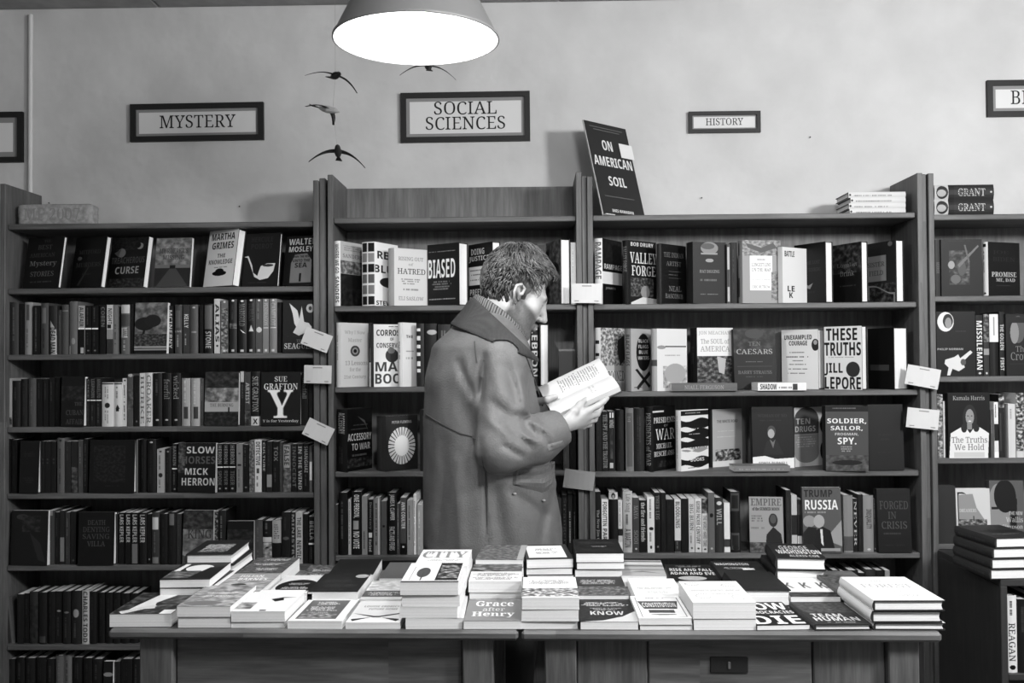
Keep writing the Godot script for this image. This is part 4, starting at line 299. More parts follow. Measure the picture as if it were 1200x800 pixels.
	[1,[1.1788,0.325,-0.0316],3,0,0,0.1444,0.2225,0.0265,0,40,40,[],[["K",0.12,0.55,54],["K",0.66,0.9,50]],"grey book spine, sixth from the biography bookcase, fifth history shelf down",4],
	[0,[1.2177,0.325,-0.0332],3,0,0,0.1551,0.2348,0.036,1,20,20,[],[["K",0.12,0.55,38],["K",0.66,0.9,30]],"thick dark grey book spine, fifth from the biography bookcase, fifth history shelf down",4],
	[1,[1.2429,0.325,-0.0326],3,0,0,0.1463,0.2253,0.0233,0,14,14,[],[["K",0.12,0.55,32],["K",0.66,0.9,24]],"black book spine, fourth from the biography bookcase, fifth history shelf down",4],
	[0,[1.2825,0.325,-0.0362],3,0,0,0.1537,0.2372,0.036,1,26,26,[],[["K",0.12,0.55,40],["K",0.66,0.9,36]],"thick dark grey book spine, third from the biography bookcase, fifth history shelf down",4],
	[0,[1.3185,0.325,-0.0392],3,0,0,0.1585,0.2333,0.0329,1,16,16,[],[["K",0.12,0.55,34],["K",0.66,0.9,26]],"black book spine, second from the biography bookcase, fifth history shelf down",4],
	[1,[1.3352,0.325,-0.0324],3,0,0,0.1593,0.2347,0.0169,0,60,60,[],[["K",0.12,0.55,74],["K",0.66,0.9,70]],"thin pale grey book spine, first from the biography bookcase, fifth history shelf down",4],
	[1,[1.541,1.588,-0.0302],3,0,0,0.1381,0.2133,0.0192,0,14,14,[],[["v","MIRROR",0.4,0.6,44,"s",0.62]],"black book spine, first from the history bookcase, first biography shelf down",3],
	[0,[1.5412,1.588,-0.024],0,0,0,0.1528,0.2138,0.03,1,12,10,[["n",0.2,0.2,0.5,0.6,12,46,4],["e",0.25,0.45,0.08,0.07,62],["e",0.5,0.5,0.1,0.14,38],["p",48,[0.4,0.45,0.9,0.1,0.92,0.13,0.44,0.5]],["p",44,[0.6,0.1,0.7,0.4,0.66,0.42,0.56,0.1]],["k",0.1,0.03,0.8,0.02,40],["e",0.35,0.7,0.12,0.08,44]],[],"dark portrait cover with crossing light streaks, first biography shelf down",3],
	[0,[1.7106,1.588,-0.012],0,21.08,0,0.155,0.2026,0.0263,1,10,84,[["t","JOE",0.4,0.2,0.5,0.08,24,"r"],["t","BIDEN",0.5,0.32,0.7,0.08,24,"r"],["t","PROMISE",0.5,0.6,0.78,0.09,74,"R"],["t","ME, DAD",0.55,0.71,0.6,0.08,74,"R"],["k",0.2,0.8,0.6,0.03,30]],[["r",0.2,0.04,0.6,0.06,20],["K",0.15,0.7,56],["e",0.5,0.95,0.18,0.018,20]],"dark cover lettered PROMISE ME DAD with white spine, first biography shelf down",3],
	[1,[1.6996,1.286,-0.0398],3,0,0,0.1565,0.2308,0.0265,0,10,10,[],[["v","MISSILEMAN",0.1,0.9,86,"s",0.75],["e",0.5,0.95,0.18,0.018,74]],"black book spine, second from the history bookcase, second biography shelf down",3],
	[1,[1.72,1.286,-0.0354],3,0,0,0.1486,0.2336,0.0201,0,24,24,[],[["n",0,0,1,0.45,14,60,8],["r",0,0.56,1,0.1,60],["e",0.5,0.95,0.18,0.018,74]],"dark grey book spine, third from the history bookcase, second biography shelf down",3],
	[0,[1.7536,1.286,-0.0325],3,0,0,0.1578,0.2332,0.0328,1,12,12,[],[["r",0,0,1,0.45,84],["r",0.4,0.05,0.15,0.3,60]],"black book spine, fourth from the history bookcase, second biography shelf down",3],
	[1,[1.7783,1.286,-0.0325],3,0,0,0.1589,0.2426,0.0208,0,10,10,[],[["v","THE GOLDEN",0.2,0.6,80,"s",0.62],["v","FIRST",0.72,0.92,80,"s",0.62]],"black book spine, fifth from the history bookcase, second biography shelf down",3],
	[0,[1.5196,1.286,-0.024],0,0,0,0.1447,0.2445,0.03,1,10,10,[["e",0.24,0.16,0.21,0.15,84],["e",0.3,0.15,0.13,0.11,24],["e",0.31,0.18,0.085,0.085,60],["k",0.45,0.3,0.4,0.03,30],["t","PHILIP NORMAN",0.35,0.58,0.66,0.035,74,"s"],["p",80,[0.22,0.74,0.45,0.7,0.55,0.66,0.6,0.72,0.86,0.6,0.92,0.63,0.66,0.78,0.72,0.86,0.56,0.92,0.4,0.88,0.34,0.98,0.26,0.98,0.3,0.86,0.2,0.8]],["e",0.68,0.78,0.07,0.05,40]],[],"black cover with round portrait and white guitar, second biography shelf down",3],
	[0,[1.7785,1.286,-0.024],0,0,0,0.1141,0.2328,0.03,1,12,10,[["e",0.4,0.25,0.22,0.22,40],["e",0.28,0.3,0.14,0.18,56],["r",0,0.05,0.8,0.1,14],["t","The",0.5,0.56,0.4,0.1,56,"r"],["t","Crown",0.55,0.68,0.8,0.13,56,"r"],["r",0.1,0.8,0.7,0.008,30]],[],"dark portrait cover lettered The Crown, second biography shelf down",3],
	[1,[1.5418,0.98,-0.0317],3,0,0,0.1554,0.2386,0.0201,0,62,62,[],[["n",0,0,1,1,30,78,8]],"pale grey book spine, first from the history bookcase, third biography shelf down",3],
	[1,[1.5578,0.98,-0.0414],3,0,0,0.1333,0.2123,0.0102,0,84,84,[],[["K",0.12,0.55,90],["K",0.66,0.9,90]],"thin white book spine, second from the history bookcase, third biography shelf down",3],
	[1,[1.7321,0.98,-0.0361],3,0,0,0.1208,0.1794,0.0105,0,40,40,[],[["K",0.12,0.55,58],["K",0.66,0.9,50]],"thin grey book spine, fourth from the history bookcase, third biography shelf down",3],
	[1,[1.7492,0.98,-0.0344],3,0,0,0.1354,0.2083,0.0153,0,82,82,[],[["r",0,0,1,0.35,84],["K",0.05,0.3,40],["r",0,0.4,1,0.3,14],["r",0,0.9,1,0.1,90]],"thin white book spine, fifth from the history bookcase, third biography shelf down",3],
	[1,[1.7748,0.98,-0.0405],3,0,0,0.1524,0.2368,0.0201,0,18,18,[],[["r",0,0,1,0.22,20],["n",0,0,1,0.22,10,80,6],["r",0.2,0.3,0.3,0.6,30]],"dark grey book spine, sixth from the history bookcase, third biography shelf down",3],
	[1,[1.8114,0.98,-0.0319],3,0,0,0.1365,0.2016,0.0264,0,78,78,[],[["K",0.1,0.3,66]],"white book spine, seventh from the history bookcase, third biography shelf down",3],
	[0,[1.8469,0.98,-0.0382],3,0,0,0.1565,0.2429,0.0296,1,78,78,[],[["n",0,0,1,0.9,14,84,9]],"white book spine, eighth from the history bookcase, third biography shelf down",3],
	[0,[1.558,0.98,-0.024],0,0,0,0.1555,0.2439,0.03,1,10,10,[["t","Kamala Harris",0.5,0.08,0.76,0.07,76,"r"],["e",0.52,0.4,0.17,0.22,22],["e",0.52,0.37,0.1,0.12,60],["r",0.46,0.47,0.12,0.1,56],["p",84,[0.02,1,0.06,0.62,0.3,0.53,0.44,0.55,0.52,0.62,0.6,0.55,0.76,0.53,0.97,0.62,0.94,1]],["e",0.38,0.54,0.07,0.07,22],["e",0.67,0.54,0.07,0.06,22],["e",0.475,0.355,0.02,0.008,22],["e",0.565,0.355,0.02,0.008,22],["r",0.515,0.36,0.012,0.05,48],["e",0.52,0.435,0.036,0.009,84],["t","The Truths",0.5,0.72,0.86,0.1,44,"r"],["t","We Hold",0.5,0.83,0.72,0.1,44,"r"],["r",0.14,0.91,0.72,0.08,76]],[],"black cover of a woman in a white blouse, third biography shelf down",3],
	[0,[1.5179,0.66,-0.024],0,0,0,0.0624,0.2174,0.03,1,26,26,[],[],"plain dark grey cloth board at the shelf end, fourth biography shelf down",3],
	[1,[1.5806,0.6612,-0.012],0,0,3,0.1262,0.2057,0.022,0,78,70,[["q",0.05,0.07,0.88,1.2,14],["p",60,[0.08,0.12,0.5,0.1,0.6,0.35,0.86,0.6,0.9,0.9,0.08,0.9]],["t","DREAMERS",0.35,0.4,0.5,0.06,80,"r"],["n",0.05,0.56,0.85,0.14,20,66,8],["r",0.5,0.5,0.03,0.1,20],["n",0.05,0.75,0.85,0.2,10,40,8]],[],"pale cover with black piano-lid outline over a town, fourth biography shelf down",3],
	[0,[1.7068,0.6616,-0.012],0,0,3,0.126,0.234,0.03,1,42,30,[["e",0.25,0.5,0.32,0.45,58],["e",0.45,0.25,0.32,0.26,12],["p",12,[0.5,0.15,0.8,0.3,0.75,0.8,0.55,0.9,0.6,0.5]],["r",0.05,0.42,0.2,0.04,16],["r",0.08,0.78,0.18,0.05,20],["t","THE NEW",0.75,0.52,0.4,0.06,74,"s"],["t","Wallis",0.7,0.62,0.5,0.09,78,"r"],["t","Simpson",0.65,0.74,0.6,0.09,78,"r"]],[],"grey portrait cover of a dark-haired woman, fourth biography shelf down",3],
	[0,[1.7417,1.895,-0.03],2,0,0,0.155,0.2218,0.0568,1,20,20,[],[["r",0,0,1,0.25,72],["e",0.5,0.13,0.42,0.1,22],["e",0.45,0.12,0.24,0.075,66],["r",0,0.24,1,0.1,14],["v","GRANT",0.4,0.86,78,"r",0.5],["K",0.4,0.86,40],["e",0.5,0.95,0.06,0.018,74]],"lower of two identical thick dark books lettered GRANT, biography top board",2],
	[0,[1.7426,1.9518,-0.03],2,0,0,0.155,0.2219,0.0568,1,20,20,[],[["r",0,0,1,0.25,72],["e",0.5,0.13,0.42,0.1,22],["e",0.45,0.12,0.24,0.075,66],["r",0,0.24,1,0.1,14],["v","GRANT",0.4,0.86,78,"r",0.5],["K",0.4,0.86,40],["e",0.5,0.95,0.06,0.018,74]],"upper of two identical thick dark books lettered GRANT, biography top board",2],
	[0,[1.4239,1.905,-0.06],2,0,0,0.155,0.2115,0.0213,1,80,80,[],[["e",0.5,0.03,0.18,0.018,20],["K",0.1,0.9,66]],"bottom book of four identical white books stacked on history top board",2],
	[0,[1.4242,1.9263,-0.06],2,0,0,0.155,0.2147,0.0213,1,80,80,[],[["e",0.5,0.03,0.18,0.018,20],["K",0.1,0.9,66]],"third book of four identical white books stacked on history top board",2],
	[0,[1.4246,1.9475,-0.06],2,0,0,0.155,0.2083,0.0213,1,80,80,[],[["e",0.5,0.03,0.18,0.018,20],["K",0.1,0.9,66]],"second book of four identical white books stacked on history top board",2],
	[0,[1.4249,1.9688,-0.06],2,0,0,0.155,0.2164,0.0213,1,80,80,[],[["e",0.5,0.03,0.18,0.018,20],["K",0.1,0.9,66]],"top book of four identical white books stacked on history top board",2],
	[1,[0.7672,1.238,-0.004],2,0,0,0.108,0.2459,0.029,0,46,46,[],[["v","NIALL FERGUSON",0.2,0.8,66,"r",0.5]],"flat grey pocket book lying before the upright covers, second history shelf down",2],
	[1,[1.0252,1.238,-0.004],2,0,0,0.108,0.1814,0.029,0,84,84,[],[["v","SHADOW",0.06,0.4,20,"s",0.7],["r",0.1,0.72,0.8,0.1,30],["K",0.44,0.7,60]],"thin flat white pocket book lying before upright covers, second history shelf down",2],
	[1,[0.961,0.9355,-0.004],2,0,0,0.09,0.2099,0.0209,0,52,52,[["n",0,0,1,1,40,62,6]],[["K",0.1,0.9,66]],"thin flat grey booklet lying before upright covers, third history shelf down",2],
	[0,[1.4627,0.645,0.509],1,4,0,0.158,0.235,0.0325,1,24,30,[],[["K",0.1,0.9,40]],"bottom hardback of four stacked on the low cabinet beside the biography bookcase",7],
	[0,[1.4687,0.6778,0.505],1,5,0,0.158,0.235,0.0325,1,24,30,[],[["K",0.1,0.9,40]],"third hardback of four stacked on the low cabinet beside the biography bookcase",7],
	[0,[1.4757,0.7106,0.501],1,6,0,0.158,0.235,0.0325,1,24,30,[],[["K",0.1,0.9,40]],"second hardback of four stacked on the low cabinet beside the biography bookcase",7],
	[0,[1.4867,0.7434,0.497],1,7,0,0.158,0.235,0.0325,1,24,30,[["e",0.5,0.5,0.4,0.12,14],["k",0.2,0.7,0.6,0.08,60]],[["K",0.1,0.9,40]],"top hardback of four stacked on the low cabinet beside the biography bookcase",7],
	[0,[1.5542,0.3424,0.485],3,0,0,0.155,0.2478,0.0321,1,84,84,[],[["K",0.08,0.3,40],["v","REAGAN",0.36,0.86,12,"r",0.62],["e",0.5,0.93,0.28,0.03,10]],"white book spine lettered REAGAN standing in the low cabinet",0],
	[0,[1.5936,0.3424,0.485],3,0,0,0.155,0.234,0.037,1,12,12,[],[["K",0.1,0.5,30]],"black book spine standing beside the white spine in the low cabinet",0],
	[0,[1.6372,0.3424,0.485],3,0,0,0.155,0.2421,0.0402,1,22,22,[],[["K",0.1,0.5,40]],"dark grey book spine, third in the low cabinet",0],
	[1,[-0.9721,0.7553,1.4653],1,1,0,0.1415,0.208,0.0304,0,20,20,[["n",0,0,1,1,10,46,5],["p",80,[0.4,0,0.75,0,0.5,0.5,0.6,0.75,0.2,0.85,0.25,0.6]],["r",0.8,0.82,0.2,0.18,84],["p",76,[0.1,0.9,0.5,0.6,0.6,0.66,0.2,1]]],[],"thick paperback with picture cover of a pale figure, left front corner, lying on table",1],
	[1,[-0.814,0.7804,1.4731],1,0,0,0.1231,0.208,0.0245,0,62,62,[["n",0,0,1,1,48,74,4],["k",0.2,0.35,0.7,0.08,84],["k",0.25,0.5,0.6,0.08,84],["e",0.4,0.85,0.35,0.1,50]],[],"top book of stack on table, pale picture cover with lines of lettering",1],
	[1,[-0.8122,0.7553,1.4702],1,-0.2,0,0.1215,0.208,0.0245,0,62,62,[],[],"second book down in table stack under pale picture cover with lines of lettering",1],
	[1,[-0.6888,0.7698,1.4737],1,0,0,0.1227,0.208,0.0235,0,84,84,[["p",12,[0.5,0.45,0.7,0.36,0.95,0.36,0.72,0.4,0.76,0.5,0.62,0.56]],["r",0.5,0.93,0.12,0.05,20],["n",0,0.6,0.3,0.3,40,74,4]],[],"top book of stack on table, white cover with a black curl",1],
	[1,[-0.6901,0.7553,1.4704],1,-0.42,0,0.1216,0.208,0.0139,0,84,84,[],[],"second book down in table stack under white cover with a black curl",1],
	[1,[-0.5591,0.7553,1.4785],1,-1,0,0.1241,0.206,0.0178,0,86,86,[["r",0.1,0.08,0.75,0.84,42],["k",0.2,0.16,0.56,0.16,88],["k",0.16,0.38,0.62,0.2,88],["k",0.2,0.62,0.5,0.08,74],["n",0.15,0.7,0.66,0.18,30,74,7]],[],"thin paperback with white-bordered grey cover with white capitals, lying on table",1],
	[1,[-0.4268,0.7553,1.4809],1,0,0,0.1237,0.206,0.0144,0,84,84,[["t","LOUISE ERDRICH",0.5,0.3,0.7,0.08,56,"s"],["t","FUTURE HOME",0.55,0.42,0.55,0.08,56,"s"],["p",20,[0.02,0.6,0.45,0.72,0.55,0.72,0.98,0.56,0.98,0.6,0.55,0.78,0.45,0.78]],["p",26,[0.05,0.85,0.4,0.78,0.1,0.94]],["p",26,[0.95,0.85,0.6,0.78,0.9,0.94]]],[],"thin paperback with white cover with a long-legged insect drawing, lying on table",1],
	[1,[-0.3024,0.832,1.4832],1,0,0,0.131,0.21,0.0281,0,84,84,[["r",0.58,0,0.4,0.9,18],["n",0.6,0.1,0.36,0.7,12,70,6],["e",0.32,0.5,0.12,0.25,36],["r",0.31,0.5,0.03,0.4,30],["r",0.12,0.2,0.02,0.7,60],["r",0,0.93,1,0.07,26]],[],"top book of stack on table, white cover with large dark picture panel",1],
	[1,[-0.2988,0.8052,1.4773],1,-0.73,0,0.1305,0.21,0.0262,0,84,84,[],[],"second book down in table stack under white cover with large dark picture panel",1],
	[1,[-0.3043,0.7803,1.4803],1,-1.04,0,0.1308,0.21,0.0243,0,84,84,[],[],"third book down in table stack under white cover with large dark picture panel",1],
	[1,[-0.2904,0.7553,1.4832],1,1.02,0,0.1307,0.21,0.0244,0,84,84,[],[],"fourth book down in table stack under white cover with large dark picture panel",1],
	[1,[-0.2956,0.8306,1.285],1,0,0,0.1301,0.21,0.0244,0,84,84,[["t","CITY",0.5,0.32,0.9,0.4,56,"R"],["t","OF",0.2,0.2,0.2,0.2,56,"R"],["k",0.2,0.62,0.7,0.1,60],["k",0.4,0.8,0.4,0.08,60]],[],"top book of stack on table, white cover with huge grey letters",1],
	[1,[-0.2973,0.8035,1.2843],1,-1.08,0,0.1294,0.21,0.0265,0,84,84,[],[],"second book down in table stack under white cover with huge grey letters",1],
	[1,[-0.2984,0.7553,1.2825],1,1.13,0,0.1288,0.21,0.0476,0,84,84,[],[],"third book down in table stack under white cover with huge grey letters",1],
	[1,[-0.1601,0.7553,1.4858],1,0,0,0.1304,0.206,0.0192,0,54,54,[["t","Grace",0.5,0.25,0.7,0.24,88,"R"],["t","after",0.5,0.5,0.4,0.16,84,"r"],["t","Henry",0.5,0.74,0.76,0.24,88,"R"],["n",0,0,1,0.1,44,66,5]],[],"thin paperback with grey cover with looping white script, lying on table",1],
	[1,[-0.1615,0.7907,1.285],1,0,0,0.1298,0.206,0.0265,0,82,82,[["n",0,0,1,0.45,22,62,4],["k",0.06,0.52,0.88,0.2,20],["k",0.06,0.76,0.88,0.16,30]],[],"top book of stack on table, cover with dark clouds over a dotted white band",1],
	[1,[-0.1593,0.7553,1.2824],1,0.68,0,0.1279,0.206,0.0348,0,82,82,[],[],"second book down in table stack under cover with dark clouds over a dotted white band",1],
	[1,[-0.1569,0.809,1.075],1,-3,0,0.1275,0.206,0.0198,0,44,44,[["n",0,0,1,1,30,60,8],["r",0.86,0,0.14,1,66]],[],"top book of stack on table, grey patterned cover behind the dotted band",1],
	[1,[-0.1548,0.7822,1.076],1,-1.14,0,0.1266,0.206,0.0263,0,44,44,[],[],"second book down in table stack under grey patterned cover behind the dotted band",1],
	[1,[-0.1593,0.7553,1.0765],1,-1.91,0,0.1263,0.206,0.0263,0,44,44,[],[],"third book down in table stack under grey patterned cover behind the dotted band",1],
	[1,[-0.9252,0.8027,1.285],1,3,0,0.123,0.205,0.0204,0,20,20,[["p",84,[0,0.7,0.1,0.1,0.2,0.1,0.14,0.7]],["e",0.5,0.35,0.28,0.2,84],["n",0,0.5,0.6,0.4,26,60,5],["p",10,[0.5,0.9,0.7,0.3,1,0.25,0.95,0.9]]],[],"top book of stack on table, striped dark and white cover, third in its stack",1],
	[1,[-0.9243,0.7553,1.286],1,0.03,0,0.1221,0.205,0.0468,0,20,20,[],[],"second book down in table stack under striped dark and white cover",1],
	[0,[-0.9341,0.8156,1.075],1,3,0,0.1245,0.205,0.029,1,16,16,[["n",0.2,0.3,0.6,0.5,14,80,11],["k",0.2,0.36,0.6,0.3,78],["k",0.15,0.8,0.7,0.1,60]],[],"top book of stack on table, dark cover with fine white script",1],
	[0,[-0.9308,0.7854,1.0704],1,1.02,0,0.1234,0.205,0.0295,1,16,16,[],[],"second book down in table stack under dark cover with fine white script",1],
	[0,[-0.9358,0.7553,1.0749],1,0.31,0,0.1238,0.205,0.0295,1,16,16,[],[],"third book down in table stack under dark cover with fine white script",1],
	[1,[-0.8022,0.7553,1.285],1,0,0,0.1249,0.205,0.0382,0,62,62,[["n",0,0.2,1,0.8,52,72,4],["t","JULIAN",0.45,0.16,0.5,0.13,86,"s"],["t","BARNES",0.55,0.32,0.6,0.13,86,"s"],["e",0.4,0.62,0.15,0.06,30]],[],"thick paperback with pale grey cover with white capitals, lying on table",1],
	[1,[-0.7982,0.7553,1.075],1,0,0,0.1218,0.205,0.0389,0,40,40,[["n",0,0,1,1,26,52,8],["k",0.2,0.1,0.7,0.14,86],["k",0.1,0.4,0.8,0.14,84],["k",0.3,0.7,0.5,0.16,88]],[],"thick paperback with grey cover scattered with white letters, lying on table",1],
	[1,[-0.6604,0.7553,1.285],1,0,0,0.114,0.205,0.0337,0,80,80,[["e",0.5,0.62,0.45,0.36,12],["k",0.25,0.45,0.5,0.12,78],["k",0.2,0.65,0.6,0.14,80]],[],"thick paperback with pale cover with a black oval, lying on table",1],
	[1,[-0.642,0.7553,1.075],1,0,0,0.1169,0.2,0.018,0,34,34,[["n",0,0,1,1,18,60,9],["k",0.15,0.3,0.7,0.14,80],["k",0.2,0.6,0.6,0.14,80]],[],"thin paperback with dark textured cover with white letters, lying on table",1],
	[1,[-0.559,0.7553,1.285],1,0,0,0.1243,0.205,0.0377,0,16,16,[["e",0.85,0.15,0.14,0.1,66],["k",0.1,0.36,0.7,0.16,32],["k",0.2,0.6,0.7,0.16,32],["k",0.1,0.88,0.7,0.06,30]],[],"thick paperback with dark cover with rows of dim letters, lying on table",1],
	[1,[-0.5525,0.7553,1.075],1,2,0,0.1214,0.205,0.0337,0,12,12,[["e",0.5,0.4,0.45,0.3,9]],[],"thick paperback with black glossy cover curving up, lying on table",1],
	[1,[-0.4151,0.7553,1.075],1,0,0,0.1097,0.205,0.0243,0,42,42,[],[],"thin paperback with plain mid-grey cover behind insect cover, lying on table",1],
	[1,[-0.4305,0.7553,1.285],1,0,0,0.103,0.205,0.0186,0,78,78,[["r",0,0.55,1,0.32,40],["k",0.1,0.62,0.8,0.2,86],["n",0,0,1,0.5,66,84,5]],[],"thin paperback with white cover with a grey text band, lying on table",1],
	[1,[-0.0274,0.8003,1.4882],1,0,0,0.1281,0.208,0.0261,0,86,86,[["k",0.1,0.16,0.8,0.24,34],["n",0,0.55,1,0.4,30,88,8]],[],"top book of stack on table, white cover with dark capitals and flowers",1],
	[1,[-0.0281,0.7736,1.486],1,-0.63,0,0.1275,0.208,0.026,0,86,86,[],[],"second book down in table stack under white cover with dark capitals and flowers",1],
	[1,[-0.0304,0.7553,1.4828],1,0.34,0,0.1272,0.208,0.0177,0,86,86,[],[],"third book down in table stack under white cover with dark capitals and flowers",1],
	[1,[0.1021,0.7553,1.4906],1,-1,0,0.1295,0.21,0.0182,0,18,18,[["n",0,0,1,0.9,12,30,10],["k",0.06,0.16,0.88,0.2,82],["k",0.2,0.42,0.6,0.12,70],["t","KNOW",0.5,0.64,0.6,0.16,78,"s"],["p",74,[0,1,0.4,0.94,0.75,0.78,1,0.55,1,1]]],[],"thin paperback with dark cover with a pale arc and white lettering, lying on table",1],
	[1,[0.2333,0.7673,1.4929],1,0,0,0.1177,0.206,0.0142,0,86,86,[["l",0.08,0.08,0.84,0.86,50],["p",34,[0.1,0.25,0.9,0.25,0.82,0.6,0.18,0.6]],["t","CONSTITUTION",0.5,0.42,0.66,0.2,84,"s"],["r",0.25,0.64,0.5,0.14,36],["e",0.5,0.84,0.25,0.03,50],["k",0.25,0.1,0.5,0.06,60]],[],"top book of stack on table, white cover with a grey banner",1],
	[1,[0.2358,0.7553,1.4905],1,0.12,0,0.1165,0.206,0.0114,0,86,86,[],[],"second book down in table stack under white cover with a grey banner",1],
	[1,[0.2475,0.7553,1.285],1,0,0,0.1205,0.2,0.0236,0,86,86,[["k",0.05,0.5,0.9,0.12,62],["k",0.25,0.7,0.6,0.12,64]],[],"thin paperback with white cover with small spaced words, lying on table",1],
	[1,[0.3529,0.7806,1.4953],1,0,0,0.14,0.215,0.0353,0,80,80,[["k",0.05,0.42,0.9,0.08,66],["o",0.2,0.14,0.12,0.06,54],["o",0.25,0.7,0.12,0.1,54],["o",0.8,0.2,0.12,0.06,56],["o",0.8,0.75,0.1,0.1,60],["k",0.4,0.6,0.4,0.04,70]],[],"top book of stack on table, thick cream cover with small pencil drawings",1],
	[1,[0.3549,0.7553,1.4937],1,-0.17,0,0.1384,0.215,0.0247,0,80,80,[],[],"second book down in table stack under thick cream cover with small pencil drawings",1],
	[1,[0.4936,0.7553,1.4977],1,3,0,0.1187,0.206,0.0114,0,12,12,[["t","HOW",0.5,0.2,0.95,0.3,90,"s"],["t","DEMOCRACIES",0.5,0.47,0.98,0.12,84,"s"],["t","DIE",0.5,0.78,0.95,0.34,90,"s"]],[],"thin paperback with black cover with large white DIE lettering, lying on table",1],
	[0,[0.6211,0.7553,1.5002],1,1,0,0.1258,0.2,0.0144,1,24,24,[["n",0.05,0.05,0.9,0.45,20,46,10],["t","TEAM",0.4,0.62,0.56,0.14,78,"s"],["t","HUMAN",0.5,0.78,0.8,0.16,80,"s"],["k",0.2,0.91,0.7,0.05,66]],[],"thin hardback with dark grey hardback lettered TEAM HUMAN, lying on table",1],
	[0,[0.7504,0.7989,1.5029],1,0,0,0.1553,0.235,0.0238,1,82,82,[["t","THE",0.45,0.2,0.2,0.08,62,"r"],["t","FOREST",0.5,0.4,0.76,0.16,60,"r"],["k",0.45,0.62,0.2,0.06,70],["k",0.45,0.76,0.4,0.1,68]],[],"top book of stack on table, cream-jacketed hardback lettered FOREST",1],
	[0,[0.7478,0.7727,1.4994],1,0.13,0,0.1538,0.235,0.0257,1,82,82,[],[],"second book down in table stack under cream-jacketed hardback lettered FOREST",1],
	[0,[0.7529,0.7553,1.497],1,-0.71,0,0.155,0.235,0.0168,1,82,82,[],[],"third book down in table stack under cream-jacketed hardback lettered FOREST",1],
	[1,[-0.0204,0.8042,1.075],1,4,0,0.1249,0.206,0.0243,0,30,30,[["r",0.08,0.1,0.82,0.8,88],["k",0.2,0.3,0.56,0.16,24],["k",0.2,0.54,0.6,0.14,30]],[],"top book of stack on table, white cover in a dark border, curling up",1],
	[1,[-0.0213,0.7861,1.0707],1,1.79,0,0.1235,0.206,0.0175,0,30,30,[],[],"second book down in table stack under white cover in a dark border",1],
	[1,[-0.0184,0.7553,1.0736],1,1.2,0,0.1237,0.206,0.0302,0,30,30,[],[],"third book down in table stack under white cover in a dark border",1],
	[1,[0.1115,0.8197,1.075],1,0,0,0.1269,0.206,0.0243,0,14,14,[["k",0.1,0.2,0.8,0.16,34],["k",0.35,0.5,0.4,0.08,66],["k",0.1,0.7,0.8,0.16,28]],[],"top book of stack on table, black cover with faint small lettering",1],
	[1,[0.113,0.8016,1.0753],1,0.07,0,0.1266,0.206,0.0175,0,14,14,[],[],"second book down in table stack under black cover with faint small lettering",1],
	[1,[0.1082,0.7553,1.0721],1,0.95,0,0.1262,0.206,0.0457,0,14,14,[],[],"third book down in table stack under black cover with faint small lettering",1],
	[1,[0.1038,0.7553,1.285],1,0,0,0.1271,0.205,0.028,0,20,20,[["k",0.1,0.18,0.8,0.26,84],["n",0,0.55,1,0.45,20,60,9]],[],"thin paperback with dark cover with a white capitals band, lying on table",1],
	[1,[0.2311,0.7553,1.075],1,-3,0,0.1198,0.206,0.0296,0,66,66,[["l",0,0,1,0.02,40],["r",0,0.08,1,0.05,40],["r",0,0.2,1,0.06,82],["r",0,0.36,1,0.08,46],["r",0,0.6,1,0.06,52],["p",50,[0.1,0.8,0.5,0.7,0.9,0.84,0.5,0.78]]],[],"thin paperback with pale striped cover lying loose, lying on table",1],
	[0,[0.3621,0.7553,1.075],1,-3,0,0.1354,0.21,0.0157,1,10,10,[["k",0.2,0.1,0.6,0.1,66],["t","RISE AND FALL",0.5,0.34,0.86,0.16,82,"s"],["t","ADAM AND EVE",0.5,0.56,0.9,0.16,82,"s"],["e",0.45,0.84,0.28,0.12,66]],[],"thin hardback with black cover with white capitals and pale oval, lying on table",1],
	[0,[0.4975,0.7553,1.075],1,-2,0,0.1328,0.21,0.0244,1,16,16,[["t","WASHINGTON",0.4,0.2,0.7,0.14,80,"s"],["k",0.15,0.4,0.6,0.12,76],["r",0.55,0.45,0.25,0.1,84],["n",0,0.6,1,0.4,14,26,6]],[],"thin hardback with dark cover with two lines of white text, lying on table",1],
	[0,[0.503,0.7553,1.285],1,0,0,0.1221,0.205,0.0397,1,16,16,[["k",0.2,0.3,0.6,0.06,24],["n",0,0.5,1,0.5,12,22,5]],[],"thick hardback with very dark cover on a pale-edged book, lying on table",1],
	[0,[0.6422,0.7991,1.075],1,-6,0,0.1281,0.206,0.032,1,14,14,[["t","GEORGE",0.5,0.3,0.6,0.26,70,"s"],["t","WASHINGTON",0.55,0.58,0.9,0.26,84,"s"],["t","ALEXIS COE",0.6,0.85,0.6,0.14,76,"s"]],[],"top book of stack on table, dark cover with overlapping white title lines",1],
	[0,[0.6417,0.7733,1.0755],1,-2.25,0,0.128,0.206,0.0253,1,14,14,[],[],"second book down in table stack under dark cover with overlapping white title lines",1],
	[0,[0.6392,0.7553,1.0751],1,-1.98,0,0.1277,0.206,0.0174,1,14,14,[],[],"third book down in table stack under dark cover with overlapping white title lines",1],
	[1,[0.6248,0.7553,1.285],1,0,0,0.1342,0.205,0.0229,0,84,84,[["t","K  K  K",0.5,0.4,0.8,0.3,36,"s"],["n",0,0.75,1,0.25,14,40,6]],[],"thin paperback with white cover with three dark letter Ks, lying on table",1],
	[1,[0.7447,0.7553,1.285],1,0,0,0.068,0.2,0.033,0,40,40,[["n",0,0,1,0.6,20,50,10],["t","H",0.6,0.8,0.3,0.25,20,"s"],["r",0.3,0.62,0.7,0.38,74]],[],"thick paperback with rough-textured cover by the cream stack, lying on table",1]
]
